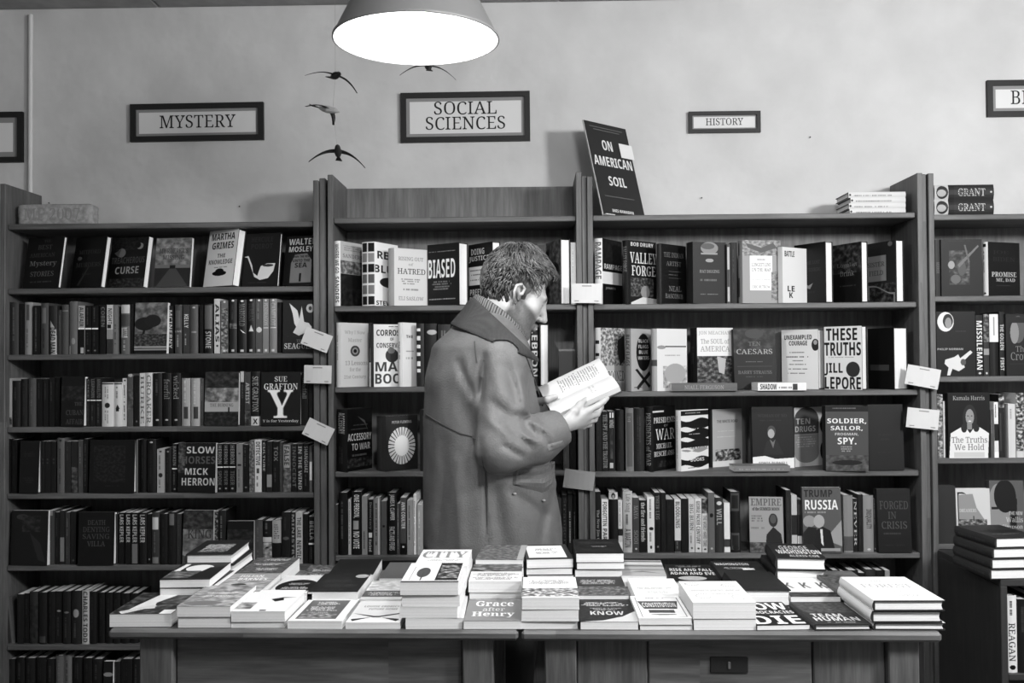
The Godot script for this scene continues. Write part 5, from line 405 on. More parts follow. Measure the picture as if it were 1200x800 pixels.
const CREASES := [
	[Vector2(-0.2218, 1.3547), Vector2(-0.1817, 1.2579), 0.011, 0.01, 0.7],
	[Vector2(-0.1414, 1.3716), Vector2(-0.1546, 1.2409), 0.01, 0.016, 0.74],
	[Vector2(-0.1937, 1.3698), Vector2(-0.192, 1.2377), 0.016, -0.007, 0.7],
	[Vector2(-0.1143, 1.3517), Vector2(-0.0854, 1.2404), 0.02, -0.006, 0.76],
	[Vector2(-0.0315, 1.1859), Vector2(0.0125, 1.1364), 0.009, 0.009, 0.78],
	[Vector2(-0.0661, 1.1664), Vector2(-0.0074, 1.1119), 0.01, 0.009, 0.78],
	[Vector2(-0.0462, 1.2008), Vector2(0.0178, 1.1856), 0.009, 0.008, 0.78],
	[Vector2(0.0177, 1.1659), Vector2(0.0493, 1.1067), 0.009, 0.008, 0.78],
	[Vector2(-0.0862, 1.1172), Vector2(-0.0322, 1.085), 0.008, 0.01, 0.78],
	[Vector2(-0.0515, 1.1491), Vector2(0.0075, 1.1266), 0.009, -0.008, 0.78],
	[Vector2(-0.0068, 1.1882), Vector2(0.0324, 1.156), 0.008, -0.008, 0.78],
	[Vector2(-0.12, 1.2406), Vector2(-0.0512, 1.186), 0.014, 0.008, 0.78],
	[Vector2(-0.1351, 1.1964), Vector2(-0.0712, 1.1467), 0.012, -0.007, 0.78],
	[Vector2(-0.0748, 1.3391), Vector2(-0.0459, 1.2402), 0.012, 0.008, 0.76],
	[Vector2(-0.0416, 1.3129), Vector2(-0.022, 1.2113), 0.01, -0.008, 0.7],
	[Vector2(-0.3166, 1.2385), Vector2(-0.3235, 0.909), 0.03, 0.006, 0.6],
	[Vector2(-0.2664, 1.1113), Vector2(-0.2885, 0.8078), 0.02, 0.007, 0.6],
	[Vector2(-0.2021, 1.2378), Vector2(-0.1826, 1.1109), 0.02, 0.008, 0.68],
	[Vector2(-0.2286, 1.0605), Vector2(-0.2149, 0.8076), 0.018, -0.007, 0.66],
	[Vector2(-0.1494, 1.131), Vector2(-0.1388, 0.8074), 0.006, 0.008, 0.7],
	[Vector2(-0.1198, 1.0094), Vector2(-0.0907, 0.8073), 0.022, 0.01, 0.7],
	[Vector2(-0.0643, 0.9712), Vector2(0.0363, 0.8825), 0.014, 0.008, 0.62],
	[Vector2(-0.0007, 1.0088), Vector2(0.0749, 0.9706), 0.02, -0.008, 0.6],
	[Vector2(0.0365, 0.9077), Vector2(0.0206, 0.8069), 0.016, 0.01, 0.6],
	[Vector2(0.0746, 0.9328), Vector2(0.0914, 0.8193), 0.014, -0.006, 0.5],
	[Vector2(-0.0893, 1.0193), Vector2(0.0374, 1.0289), 0.016, 0.012, 0.66]
]
const SEAMS := [[Vector2(-0.3347, 1.1929), Vector2(-0.2788, 1.1697), Vector2(-0.2154, 1.1415), Vector2(-0.1596, 1.1285)], [Vector2(-0.1495, 1.1234), Vector2(-0.1401, 1.0095), Vector2(-0.1363, 0.8124)], [Vector2(-0.173, 1.4154), Vector2(-0.1633, 1.3391)], [Vector2(-0.0183, 1.3685), Vector2(-0.0009, 1.3177), Vector2(0.0164, 1.2618), Vector2(0.0337, 1.2009)]]
const FLAP := [Vector2(-0.0621, 0.9762), Vector2(0.068, 0.9909), Vector2(0.0683, 1.0341), Vector2(-0.0617, 1.0296), Vector2(0.03, 0.72)]
const STRAP := [Vector2(0.0421, 1.0926), Vector2(0.0917, 1.1047), Vector2(0.0869, 1.1245), Vector2(0.0373, 1.1149), Vector2(0.0, 0.5)]
const SNAPS := [Vector2(0.0304, 0.9355), Vector2(-0.0567, 0.9636)]
const R_HAND := [
	[Vector3(0.0384, 1.1423, 0.775), Vector3(0.0767, 1.1568, 0.768), 0.026, 0.025, 0.01],
	[Vector3(0.0767, 1.1568, 0.768), Vector3(0.11, 1.1742, 0.765), 0.025, 0.024, 0.01],
	[Vector3(0.0999, 1.169, 0.762), Vector3(0.1646, 1.206, 0.748), 0.019, 0.0125, 0.012],
	[Vector3(0.0999, 1.169, 0.762), Vector3(0.1676, 1.1888, 0.738), 0.019, 0.0125, 0.012],
	[Vector3(0.0999, 1.169, 0.762), Vector3(0.1631, 1.1726, 0.724), 0.019, 0.0125, 0.012],
	[Vector3(0.0999, 1.169, 0.762), Vector3(0.1507, 1.159, 0.712), 0.019, 0.0125, 0.012],
	[Vector3(0.1646, 1.206, 0.748), Vector3(0.1933, 1.2197, 0.742), 0.0108, 0.0095, 0.004],
	[Vector3(0.1933, 1.2197, 0.742), Vector3(0.2118, 1.2321, 0.735), 0.0095, 0.0085, 0.004],
	[Vector3(0.2118, 1.2321, 0.735), Vector3(0.224, 1.242, 0.728), 0.0085, 0.0072, 0.004],
	[Vector3(0.1676, 1.1888, 0.738), Vector3(0.1937, 1.1937, 0.712), 0.011, 0.0098, 0.004],
	[Vector3(0.1937, 1.1937, 0.712), Vector3(0.2071, 1.2132, 0.69), 0.0098, 0.0088, 0.004],
	[Vector3(0.2071, 1.2132, 0.69), Vector3(0.2135, 1.2348, 0.676), 0.0088, 0.0075, 0.004],
	[Vector3(0.1631, 1.1726, 0.724), Vector3(0.1871, 1.1756, 0.692), 0.0108, 0.0095, 0.004],
	[Vector3(0.1871, 1.1756, 0.692), Vector3(0.1993, 1.1964, 0.668), 0.0095, 0.0085, 0.004],
	[Vector3(0.1993, 1.1964, 0.668), Vector3(0.2045, 1.2193, 0.652), 0.0085, 0.0072, 0.004],
	[Vector3(0.1507, 1.159, 0.712), Vector3(0.1718, 1.1596, 0.684), 0.0098, 0.0085, 0.004],
	[Vector3(0.1718, 1.1596, 0.684), Vector3(0.1823, 1.1779, 0.664), 0.0085, 0.0076, 0.004],
	[Vector3(0.1823, 1.1779, 0.664), Vector3(0.1884, 1.1983, 0.652), 0.0076, 0.0065, 0.004],
	[Vector3(0.0996, 1.1772, 0.772), Vector3(0.1229, 1.2047, 0.766), 0.017, 0.0125, 0.008],
	[Vector3(0.1229, 1.2047, 0.766), Vector3(0.1423, 1.2236, 0.738), 0.0125, 0.0108, 0.008],
	[Vector3(0.1423, 1.2236, 0.738), Vector3(0.1627, 1.2384, 0.694), 0.0108, 0.0082, 0.008]
]
const R_LO := Vector3(0.0034, 1.1073, 0.617)
const R_HI := Vector3(0.259, 1.277, 0.81)
const L_HAND := [
	[Vector3(-0.0356, 1.1844, 0.47), Vector3(-0.0074, 1.1993, 0.49), 0.026, 0.024, 0.01],
	[Vector3(-0.0103, 1.196, 0.48), Vector3(0.0263, 1.2121, 0.472), 0.018, 0.012, 0.012],
	[Vector3(-0.0103, 1.196, 0.48), Vector3(0.0263, 1.2003, 0.458), 0.018, 0.012, 0.012],
	[Vector3(-0.0103, 1.196, 0.48), Vector3(0.0206, 1.1884, 0.446), 0.018, 0.012, 0.012],
	[Vector3(-0.0103, 1.196, 0.48), Vector3(0.0121, 1.1794, 0.436), 0.018, 0.012, 0.012],
	[Vector3(0.0263, 1.2121, 0.472), Vector3(0.0572, 1.2258, 0.468), 0.0105, 0.0092, 0.004],
	[Vector3(0.0572, 1.2258, 0.468), Vector3(0.0797, 1.2398, 0.47), 0.0092, 0.0075, 0.004],
	[Vector3(0.0263, 1.2003, 0.458), Vector3(0.0602, 1.214, 0.456), 0.0105, 0.0092, 0.004],
	[Vector3(0.0602, 1.214, 0.456), Vector3(0.0827, 1.2282, 0.462), 0.0092, 0.0075, 0.004],
	[Vector3(0.0206, 1.1884, 0.446), Vector3(0.0518, 1.2024, 0.448), 0.0102, 0.009, 0.004],
	[Vector3(0.0518, 1.2024, 0.448), Vector3(0.0715, 1.2168, 0.456), 0.009, 0.0072, 0.004],
	[Vector3(0.0121, 1.1794, 0.436), Vector3(0.0377, 1.1908, 0.44), 0.0092, 0.008, 0.004],
	[Vector3(0.0377, 1.1908, 0.44), Vector3(0.0546, 1.2025, 0.45), 0.008, 0.0065, 0.004],
	[Vector3(-0.0129, 1.2026, 0.5), Vector3(0.0147, 1.2246, 0.565), 0.016, 0.0125, 0.008],
	[Vector3(0.0147, 1.2246, 0.565), Vector3(0.0441, 1.2341, 0.602), 0.0125, 0.011, 0.008],
	[Vector3(0.0441, 1.2341, 0.602), Vector3(0.0724, 1.2435, 0.605), 0.011, 0.0085, 0.008]
]
const L_LO := Vector3(-0.0706, 1.1444, 0.401)
const L_HI := Vector3(0.1177, 1.2785, 0.64)
const BK_A := Vector3(0.0653, 1.1793, 0.72)
const BK_B := Vector3(0.2666, 1.2679, 0.7)
const BK_C := Vector3(0.0208, 1.2607, 0.5)
const BK_D := Vector3(0.22, 1.3537, 0.48)

const PPM := 900.0            # print resolution, pixels per metre
const ATLAS := 2048
var used := {}
var M := {}
var atlas: Array[Image] = []
var atlas_mat: Array[StandardMaterial3D] = []
var pen := Vector2i(1, 1)
var row_h := 0
var fonts := {}
var glyph_sheets := {}
var rng := RandomNumberGenerator.new()
var noise := FastNoiseLite.new()
var noise3 := FastNoiseLite.new()

# ------------------------------------------------------------------ naming
func numbered(called: String) -> String:
	var c: int = used.get(called, 0)
	used[called] = c + 1
	return called if c == 0 else "%s_%03d" % [called, c]

func thing(called: String, label: String, category: String, at := Vector3.ZERO, turn := 0.0, group := "") -> Node3D:
	var o := Node3D.new()
	o.name = numbered(called)
	add_child(o)
	o.position = at
	o.rotation.y = turn
	o.set_meta("label", label)
	o.set_meta("category", category)
	if group != "":
		o.set_meta("group", group)
	return o

func part(called: String, mesh: Mesh, mat: Material, parent: Node, at := Vector3.ZERO) -> MeshInstance3D:
	var o := MeshInstance3D.new()
	o.name = called
	o.mesh = mesh
	o.material_override = mat
	o.position = at
	o.cast_shadow = GeometryInstance3D.SHADOW_CASTING_SETTING_ON
	parent.add_child(o, true)
	return o

func struct(called: String, mesh: Mesh, mat: Material, at: Vector3, label: String) -> MeshInstance3D:
	var o := part(called, mesh, mat, self, at)
	o.set_meta("kind", "structure")
	o.set_meta("label", label)
	return o

# ------------------------------------------------------------------ materials
func grey(t: float, rough := 0.6) -> StandardMaterial3D:
	var m := StandardMaterial3D.new()
	m.albedo_color = Color(t, t, t)
	m.roughness = rough
	return m

func streaks(w: int, h: int, lo: float, hi: float, sd: int) -> ImageTexture:
	# wood: long fibres along u, a few darker growth bands
	var im := Image.create(w, h, false, Image.FORMAT_RGB8)
	var f := FastNoiseLite.new()
	f.seed = sd
	f.frequency = 1.0
	f.fractal_octaves = 3
	for y in h:
		for x in w:
			var a := f.get_noise_2d(x * 0.006, y * 0.09)
			var b := f.get_noise_2d(x * 0.02 + 60.0, y * 0.6)
			var c := f.get_noise_2d(x * 0.004 + 200.0, y * 0.02)
			var t := clampf(0.5 + 0.5 * a + 0.28 * b + 0.3 * c, 0.0, 1.0)
			t = lerpf(lo, hi, t)
			im.set_pixel(x, y, Color(t, t, t))
	return ImageTexture.create_from_image(im)

func blotch(w: int, lo: float, hi: float, freq: float, sd: int, oct := 4) -> NoiseTexture2D:
	var f := FastNoiseLite.new()
	f.seed = sd
	f.frequency = freq
	f.fractal_octaves = oct
	var g := Gradient.new()
	g.offsets = PackedFloat32Array([0.0, 1.0])
	g.colors = PackedColorArray([Color(lo, lo, lo), Color(hi, hi, hi)])
	var t := NoiseTexture2D.new()
	t.width = w
	t.height = w
	t.seamless = true
	t.noise = f
	t.color_ramp = g
	return t

func bump(w: int, freq: float, sd: int, strength := 4.0) -> NoiseTexture2D:
	var f := FastNoiseLite.new()
	f.seed = sd
	f.frequency = freq
	var t := NoiseTexture2D.new()
	t.width = w
	t.height = w
	t.seamless = true
	t.as_normal_map = true
	t.bump_strength = strength
	t.noise = f
	return t

func make_materials() -> void:
	var wood := StandardMaterial3D.new()
	wood.albedo_texture = streaks(512, 256, 0.26, 0.40, 3)
	wood.roughness = 0.55
	M.wood = wood
	var bw := StandardMaterial3D.new()
	bw.albedo_texture = streaks(512, 256, 0.31, 0.45, 17)
	bw.roughness = 0.6
	M.back_wood = bw
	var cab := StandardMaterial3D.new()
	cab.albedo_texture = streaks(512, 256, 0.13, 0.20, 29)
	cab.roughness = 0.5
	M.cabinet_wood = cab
	var tw := StandardMaterial3D.new()
	tw.albedo_texture = streaks(512, 256, 0.25, 0.41, 11)
	tw.roughness = 0.5
	M.table_wood = tw
	var wall := StandardMaterial3D.new()
	wall.albedo_texture = blotch(512, 0.735, 0.79, 0.012, 5)
	wall.normal_enabled = true
	wall.normal_texture = bump(256, 0.05, 6, 2.0)
	wall.normal_scale = 0.25
	wall.uv1_triplanar = true
	wall.uv1_world_triplanar = true
	wall.uv1_scale = Vector3(0.45, 0.45, 0.45)
	wall.roughness = 0.85
	M.wall = wall
	M.room = grey(0.66, 0.9)
	var ceil := grey(0.6, 0.95)
	ceil.albedo_color = Color.WHITE
	ceil.albedo_texture = blotch(256, 0.52, 0.62, 0.03, 9)
	ceil.uv1_triplanar = true
	ceil.uv1_world_triplanar = true
	M.ceiling = ceil
	var fl := StandardMaterial3D.new()
	fl.albedo_texture = streaks(512, 256, 0.26, 0.38, 21)
	fl.roughness = 0.45
	M.floor = fl
	var pg := StandardMaterial3D.new()
	pg.roughness = 0.9
	var im := Image.create(64, 256, false, Image.FORMAT_RGB8)
	rng.seed = 5
	for y in 256:
		var t := rng.randf_range(0.78, 0.92)
		for x in 64:
			var u := t + rng.randf_range(-0.02, 0.02)
			im.set_pixel(x, y, Color(u, u, u))
	pg.albedo_texture = ImageTexture.create_from_image(im)
	M.pages = pg
	M.card = grey(0.84, 0.7)
	M.black = grey(0.055, 0.6)
	M.ink = grey(0.06, 0.8)
	M.mat_board = grey(0.52, 0.8)
	M.sign_paper = grey(0.82, 0.8)
	M.plain_metal = grey(0.42, 0.35)
	M.plain_metal.metallic = 0.3

# ------------------------------------------------------------------ mesh helpers
func tri(st: SurfaceTool, a: Vector3, b: Vector3, c: Vector3, ua := Vector2.ZERO, ub := Vector2.ZERO, uc := Vector2.ZERO) -> void:
	# counter-clockwise seen from outside; emitted clockwise as Godot wants
	var nn := (b - a).cross(c - a).normalized()
	for k in 3:
		st.set_normal(nn)
		st.set_uv([ua, uc, ub][k])
		st.add_vertex([a, c, b][k])

func quad(st: SurfaceTool, a: Vector3, b: Vector3, c: Vector3, d: Vector3, ua := Vector2.ZERO, ub := Vector2.ZERO, uc := Vector2.ZERO, ud := Vector2.ZERO) -> void:
	tri(st, a, b, c, ua, ub, uc)
	tri(st, a, c, d, ua, uc, ud)

func begin() -> SurfaceTool:
	var st := SurfaceTool.new()
	st.begin(Mesh.PRIMITIVE_TRIANGLES)
	return st

func bevel_box(size: Vector3, ch := 0.002, seedv := 0.0) -> ArrayMesh:
	# a box standing on y = 0, centred in x and z, chamfered, wood grain (u) along its longest side
	var st := begin()
	add_bevel_box(st, Vector3(0, size.y / 2, 0), size, ch, seedv)
	return st.commit()

func add_bevel_box(st: SurfaceTool, c: Vector3, size: Vector3, ch := 0.002, seedv := 0.0) -> void:
	var h := size / 2
	ch = minf(ch, minf(h.x, minf(h.y, h.z)) * 0.8)
	var la := 0
	if size.y > size[la]: la = 1
	if size.z > size[la]: la = 2
	var P := func(p: Vector3) -> Vector2:
		var u: float = p[la]
		var v: float = p[(la + 1) % 3] + p[(la + 2) % 3]
		return Vector2(u * 0.9 + seedv, v * 1.6 + seedv * 3.7)
	var emit := func(pts: Array) -> void:
		var n: Vector3 = (pts[1] - pts[0]).cross(pts[2] - pts[0])
		var mid := Vector3.ZERO
		for p in pts: mid += p
		if n.dot(mid) < 0: pts.reverse()
		for k in range(1, pts.size() - 1):
			tri(st, c + pts[0], c + pts[k], c + pts[k + 1], P.call(pts[0]), P.call(pts[k]), P.call(pts[k + 1]))
	for ax in 3:
		var b := (ax + 1) % 3
		var d := (ax + 2) % 3
		for s in [-1.0, 1.0]:
			var f := []
			for q in [[-1, -1], [1, -1], [1, 1], [-1, 1]]:
				var v := Vector3.ZERO
				v[ax] = h[ax] * s
				v[b] = (h[b] - ch) * q[0]
				v[d] = (h[d] - ch) * q[1]
				f.append(v)
			emit.call(f)
		for s1 in [-1.0, 1.0]:
			for s2 in [-1.0, 1.0]:
				var e := []
				for q in [[1, 0, -1], [1, 0, 1], [0, 1, 1], [0, 1, -1]]:
					var v := Vector3.ZERO
					v[b] = (h[b] - ch * (1 - q[0])) * s1
					v[d] = (h[d] - ch * (1 - q[1])) * s2
					v[ax] = (h[ax] - ch) * q[2]
					e.append(v)
				emit.call(e)
	for sx in [-1.0, 1.0]:
		for sy in [-1.0, 1.0]:
			for sz in [-1.0, 1.0]:
				emit.call([Vector3(h.x * sx, (h.y - ch) * sy, (h.z - ch) * sz), Vector3((h.x - ch) * sx, h.y * sy, (h.z - ch) * sz), Vector3((h.x - ch) * sx, (h.y - ch) * sy, h.z * sz)])

func tube(st: SurfaceTool, pts: Array, rad: Array, sides := 8, cap := true) -> void:
	var rings := []
	var up := Vector3.UP
	for i in pts.size():
		var t: Vector3 = (pts[mini(i + 1, pts.size() - 1)] - pts[maxi(i - 1, 0)]).normalized()
		if absf(t.dot(up)) > 0.95: up = Vector3.RIGHT
		var x := up.cross(t).normalized()
		var y := t.cross(x)
		up = y
		var ring := []
		for k in sides:
			var a := TAU * k / sides
			ring.append(pts[i] + (x * cos(a) + y * sin(a)) * rad[i])
		rings.append(ring)
	for i in rings.size() - 1:
		for k in sides:
			var l := (k + 1) % sides
			quad(st, rings[i][k], rings[i][l], rings[i + 1][l], rings[i + 1][k])
	if cap:
		for k in range(1, sides - 1):
			tri(st, rings[0][0], rings[0][k + 1], rings[0][k])
			var L: Array = rings[-1]
			tri(st, L[0], L[k], L[k + 1])

func lathe(prof: Array, sides := 48) -> ArrayMesh:
	# prof: Vector2(radius, y); smooth normals
	var st := begin()
	st.set_smooth_group(0)
	for i in prof.size() - 1:
		for k in sides:
			var a0 := TAU * k / sides
			var a1 := TAU * (k + 1) / sides
			var p := func(v: Vector2, a: float) -> Vector3: return Vector3(v.x * cos(a), v.y, v.x * sin(a))
			var A: Vector3 = p.call(prof[i], a0)
			var B: Vector3 = p.call(prof[i], a1)
			var C: Vector3 = p.call(prof[i + 1], a1)
			var D: Vector3 = p.call(prof[i + 1], a0)
			for v in [A, C, B]: st.add_vertex(v)
			for v in [A, D, C]: st.add_vertex(v)
	st.index()
	st.generate_normals()
	return st.commit()

func text_mesh(s: String, height: float, family: String, bold: bool, depth := 0.001) -> TextMesh:
	var t := TextMesh.new()
	var f := SystemFont.new()
	f.font_names = PackedStringArray([family])
	f.font_weight = 700 if bold else 400
	t.font = f
	t.text = s
	t.font_size = 64
	t.pixel_size = height / 46.0
	t.depth = depth
	t.curve_step = 1.0
	return t

# ------------------------------------------------------------------ printing (lettering and pictures on covers)
func glyphs_of(key: String) -> Dictionary:
	if not fonts.has(key):
		var f := SystemFont.new()
		f.font_names = PackedStringArray(["Droid Serif" if key in ["r", "R"] else "Droid Sans"])
		f.font_weight = 700 if key in ["s", "R"] else 400
		fonts[key] = {"font": f, "rid": f.get_rids()[0]}
	return fonts[key]

func text_mask(s: String, key: String) -> Image:
	var ck := key + s
	if glyph_sheets.has(ck): return glyph_sheets[ck]
	var fd := glyphs_of(key)
	var rid: RID = fd.rid
	var ts := TextServerManager.get_primary_interface()
	var sz := Vector2i(48, 0)
	var width := 8.0
	for ch in s:
		width += ts.font_get_glyph_advance(rid, 48, ts.font_get_glyph_index(rid, 48, ch.unicode_at(0), 0)).x
	var im := Image.create(int(width) + 24, 80, false, Image.FORMAT_LA8)
	im.fill(Color(1, 1, 1, 0))
	var x := 8.0
	for ch in s:
		var g := ts.font_get_glyph_index(rid, 48, ch.unicode_at(0), 0)
		ts.font_render_glyph(rid, sz, g)
		var idx := ts.font_get_glyph_texture_idx(rid, sz, g)
		var rc := ts.font_get_glyph_uv_rect(rid, sz, g)
		if idx >= 0 and rc.size.x > 0:
			var src := ts.font_get_texture_image(rid, sz, idx)
			var off := ts.font_get_glyph_offset(rid, sz, g)
			if src.get_format() != Image.FORMAT_LA8: src.convert(Image.FORMAT_LA8)
			im.blend_rect(src, Rect2i(rc), Vector2i(int(x + off.x), int(60 + off.y)))
		x += ts.font_get_glyph_advance(rid, 48, g).x
	var ur := im.get_used_rect()
	if ur.size.x > 0: im = im.get_region(ur)
	glyph_sheets[ck] = im
	return im

func ink(t: float) -> float:
	# printing tones: percent of white to sRGB, dark inks close to black
	return minf(pow(t / 100.0, 1.4) * 1.06, 0.92)

func stamp(im: Image, mask: Image, x: int, y: int, tone: float) -> void:
	var W := im.get_width()
	var H := im.get_height()
	for j in mask.get_height():
		for i in mask.get_width():
			var a := mask.get_pixel(i, j).a
			if a > 0.02 and x + i >= 0 and y + j >= 0 and x + i < W and y + j < H:
				var c := im.get_pixel(x + i, y + j).r
				var v := lerpf(c, tone, a)
				im.set_pixel(x + i, y + j, Color(v, v, v))

func put_text(im: Image, R: Rect2i, s: String, cu: float, cv: float, w: float, h: float, tone: float, key: String) -> void:
	var m := text_mask(s, key).duplicate() as Image
	var tw := maxi(3, int(w * R.size.x))
	var th := maxi(3, int(h * R.size.y))
	m.resize(tw, th, Image.INTERPOLATE_LANCZOS if tw < m.get_width() else Image.INTERPOLATE_CUBIC)
	stamp_in(im, R, m, int(cu * R.size.x - tw / 2.0), int(cv * R.size.y - th / 2.0), tone)

func put_text_down(im: Image, R: Rect2i, s: String, v0: float, v1: float, tone: float, key: String, wide: float) -> void:
	var m := text_mask(s, key).duplicate() as Image
	var tw := maxi(3, int((v1 - v0) * R.size.y))
	var th := maxi(3, int(wide * R.size.x))
	m.resize(tw, th, Image.INTERPOLATE_LANCZOS)
	m.rotate_90(CLOCKWISE)
	stamp_in(im, R, m, int((R.size.x - th) / 2.0), int(v0 * R.size.y), tone)

func stamp_in(im: Image, R: Rect2i, mask: Image, x: int, y: int, tone: float) -> void:
	var from := Vector2i(maxi(0, -x), maxi(0, -y))
	var to := Vector2i(mini(mask.get_width(), R.size.x - x), mini(mask.get_height(), R.size.y - y))
	if to.x <= from.x or to.y <= from.y: return
	stamp(im, mask.get_region(Rect2i(from, to - from)), R.position.x + x + from.x, R.position.y + y + from.y, tone)

func small_print(im: Image, R: Rect2i, r: Rect2, tone: float, down: bool) -> void:
	# print too small to read: broken rows of short strokes
	var p := Rect2i(Vector2i(r.position * Vector2(R.size)), Vector2i(r.size * Vector2(R.size)))
	var long := p.size.y if down else p.size.x
	var across := p.size.x if down else p.size.y
	var lines := maxi(1, int(across / 7.0))
	var lh := maxi(1, int(across / float(lines) * 0.6))
	for l in lines:
		var x := 0
		var end := int(long * rng.randf_range(0.75, 1.0))
		if not down: x = int((long - end) / 2.0)
		while x < end:
			var w := rng.randi_range(2, 4)
			if rng.randf() < 0.86:
				var o := int(l * across / float(lines))
				var q := Rect2i(p.position + (Vector2i(o, x) if down else Vector2i(x, o)), Vector2i(lh, w) if down else Vector2i(w, lh))
				var v := tone * rng.randf_range(0.8, 1.0)
				im.fill_rect(clip(q, R), Color(v, v, v))
			x += w + 1

func clip(q: Rect2i, R: Rect2i) -> Rect2i:
	q.position += R.position
	return q.intersection(R)

func fill_poly(im: Image, R: Rect2i, pts: PackedVector2Array, tone: float) -> void:
	var c := Color(tone, tone, tone)
	var px := PackedVector2Array()
	var y0 := 1e9
	var y1 := -1e9
	for p in pts:
		var q := p * Vector2(R.size)
		px.append(q)
		y0 = minf(y0, q.y)
		y1 = maxf(y1, q.y)
	for y in range(maxi(0, int(y0)), mini(R.size.y, int(y1) + 1)):
		var xs := []
		for i in px.size():
			var a := px[i]
			var b := px[(i + 1) % px.size()]
			if (a.y <= y + 0.5) != (b.y <= y + 0.5):
				xs.append(a.x + (y + 0.5 - a.y) / (b.y - a.y) * (b.x - a.x))
		xs.sort()
		for i in range(0, xs.size() - 1, 2):
			var l := int(round(xs[i]))
			im.fill_rect(clip(Rect2i(l, y, int(round(xs[i + 1])) - l, 1), R), c)

func oval(cu: float, cv: float, ru: float, rv: float, a0 := 0.0, a1 := TAU, steps := 28) -> PackedVector2Array:
	var o := PackedVector2Array()
	for i in steps:
		var a := a0 + (a1 - a0) * i / steps
		o.append(Vector2(cu + ru * cos(a), cv + rv * sin(a)))
	return o

func print_ops(im: Image, R: Rect2i, ops: Array) -> void:
	for o in ops:
		match o[0]:
			"r":
				var q := Rect2i(int(o[1] * R.size.x), int(o[2] * R.size.y), maxi(1, int(o[3] * R.size.x)), maxi(1, int(o[4] * R.size.y)))
				var t: float = ink(o[5])
				im.fill_rect(clip(q, R), Color(t, t, t))
			"e": fill_poly(im, R, oval(o[1], o[2], o[3], o[4]), ink(o[5]))
			"o":
				for i in 14:
					var a := TAU * (0.1 + 0.8 * i / 14.0)
					fill_poly(im, R, oval(o[1] + o[3] * cos(a), o[2] + o[4] * sin(a), 0.012, 0.012, 0, TAU, 6), ink(o[5]))
			"p":
				var pp := PackedVector2Array()
				var l: Array = o[2]
				for i in range(0, l.size() - 1, 2): pp.append(Vector2(l[i], l[i + 1]))
				fill_poly(im, R, pp, ink(o[1]))
			"t": put_text(im, R, o[1], o[2], o[3], o[4], o[5], ink(o[6]), o[7])
			"v": put_text_down(im, R, o[1], o[2], o[3], ink(o[4]), o[5], o[6])
			"k": small_print(im, R, Rect2(o[1], o[2], o[3], o[4]), ink(o[5]), false)
			"K": small_print(im, R, Rect2(0.3, o[1], 0.42, o[2] - o[1]), ink(o[3]), true)
			"n":
				var q2 := Rect2i(int(o[1] * R.size.x), int(o[2] * R.size.y), maxi(1, int(o[3] * R.size.x)), maxi(1, int(o[4] * R.size.y)))
				q2 = clip(q2, R)
				var fr: float = o[7] * 0.0075
				for y in range(q2.position.y, q2.end.y):
					for x in range(q2.position.x, q2.end.x):
						var t2 := clampf(0.5 + 0.95 * noise.get_noise_2d(x * fr, y * fr * 1.3), 0.0, 1.0)
						t2 = ink(lerpf(o[5], o[6], t2))
						im.set_pixel(x, y, Color(t2, t2, t2))
			"s":
				for i in 26:
					var a := TAU * i / 26.0
					var c := Vector2(o[1], o[2])
					var d0 := Vector2(cos(a - 0.09) * o[3], sin(a - 0.09) * o[4])
					var d1 := Vector2(cos(a + 0.09) * o[3], sin(a + 0.09) * o[4])
					fill_poly(im, R, PackedVector2Array([c + d0 * 0.3, c + d0, c + d1, c + d1 * 0.3]), ink(o[5]))
				fill_poly(im, R, oval(o[1], o[2], o[3] * 0.55, o[4] * 0.55), 0.9)
			"w":
				var top := PackedVector2Array()
				for i in 17:
					var u := i / 16.0
					top.append(Vector2(u, o[1] + 0.03 * sin(u * TAU)))
				for i in 17:
					var u := 1.0 - i / 16.0
					top.append(Vector2(u, o[1] + o[2] - 0.03 * sin(u * TAU + 0.7)))
				fill_poly(im, R, top, ink(o[3]))
			"l":
				var t3: float = ink(o[5])
				var c3 := Color(t3, t3, t3)
				var a3 := Vector2i(int(o[1] * R.size.x), int(o[2] * R.size.y))
				var s3 := Vector2i(int(o[3] * R.size.x), maxi(2, int(o[4] * R.size.y)))
				im.fill_rect(clip(Rect2i(a3, Vector2i(s3.x, 2)), R), c3)
				im.fill_rect(clip(Rect2i(a3 + Vector2i(0, s3.y), Vector2i(s3.x, 2)), R), c3)
				im.fill_rect(clip(Rect2i(a3, Vector2i(2, s3.y)), R), c3)
				im.fill_rect(clip(Rect2i(a3 + Vector2i(s3.x, 0), Vector2i(2, s3.y)), R), c3)
			"q":
				# an S-shaped outline, as of a piano lid
				var last := Vector2(o[1], o[2] + o[4])
				for i in 25:
					var u := i / 24.0
					var q4 := Vector2(o[1] + o[3] * u, o[2] + o[4] * 0.5 * (0.5 - 0.5 * cos(clampf(u * 1.25 - 0.2, 0, 1) * PI)))
					if i == 0: last = Vector2(o[1], o[2] + o[4] * 0.8)
					fill_poly(im, R, PackedVector2Array([last, q4, q4 + Vector2(0.05, 0.03), last + Vector2(0.05, 0.03)]), ink(o[5]))
					last = q4
				fill_poly(im, R, PackedVector2Array([last, last + Vector2(0.05, 0), last + Vector2(0.05, 0.5), last + Vector2(0, 0.5)]), ink(o[5]))

func new_sheet() -> void:
	var im := Image.create(ATLAS, ATLAS, false, Image.FORMAT_RGB8)
	im.fill(Color(0.3, 0.3, 0.3))
	atlas.append(im)
	var m := StandardMaterial3D.new()
	m.roughness = 0.5
	m.metallic_specular = 0.35
	m.texture_repeat = false
	atlas_mat.append(m)
	im.fill_rect(Rect2i(0, 0, 12, 12), Color(0.16, 0.16, 0.16))
	pen = Vector2i(14, 1)
	row_h = 0

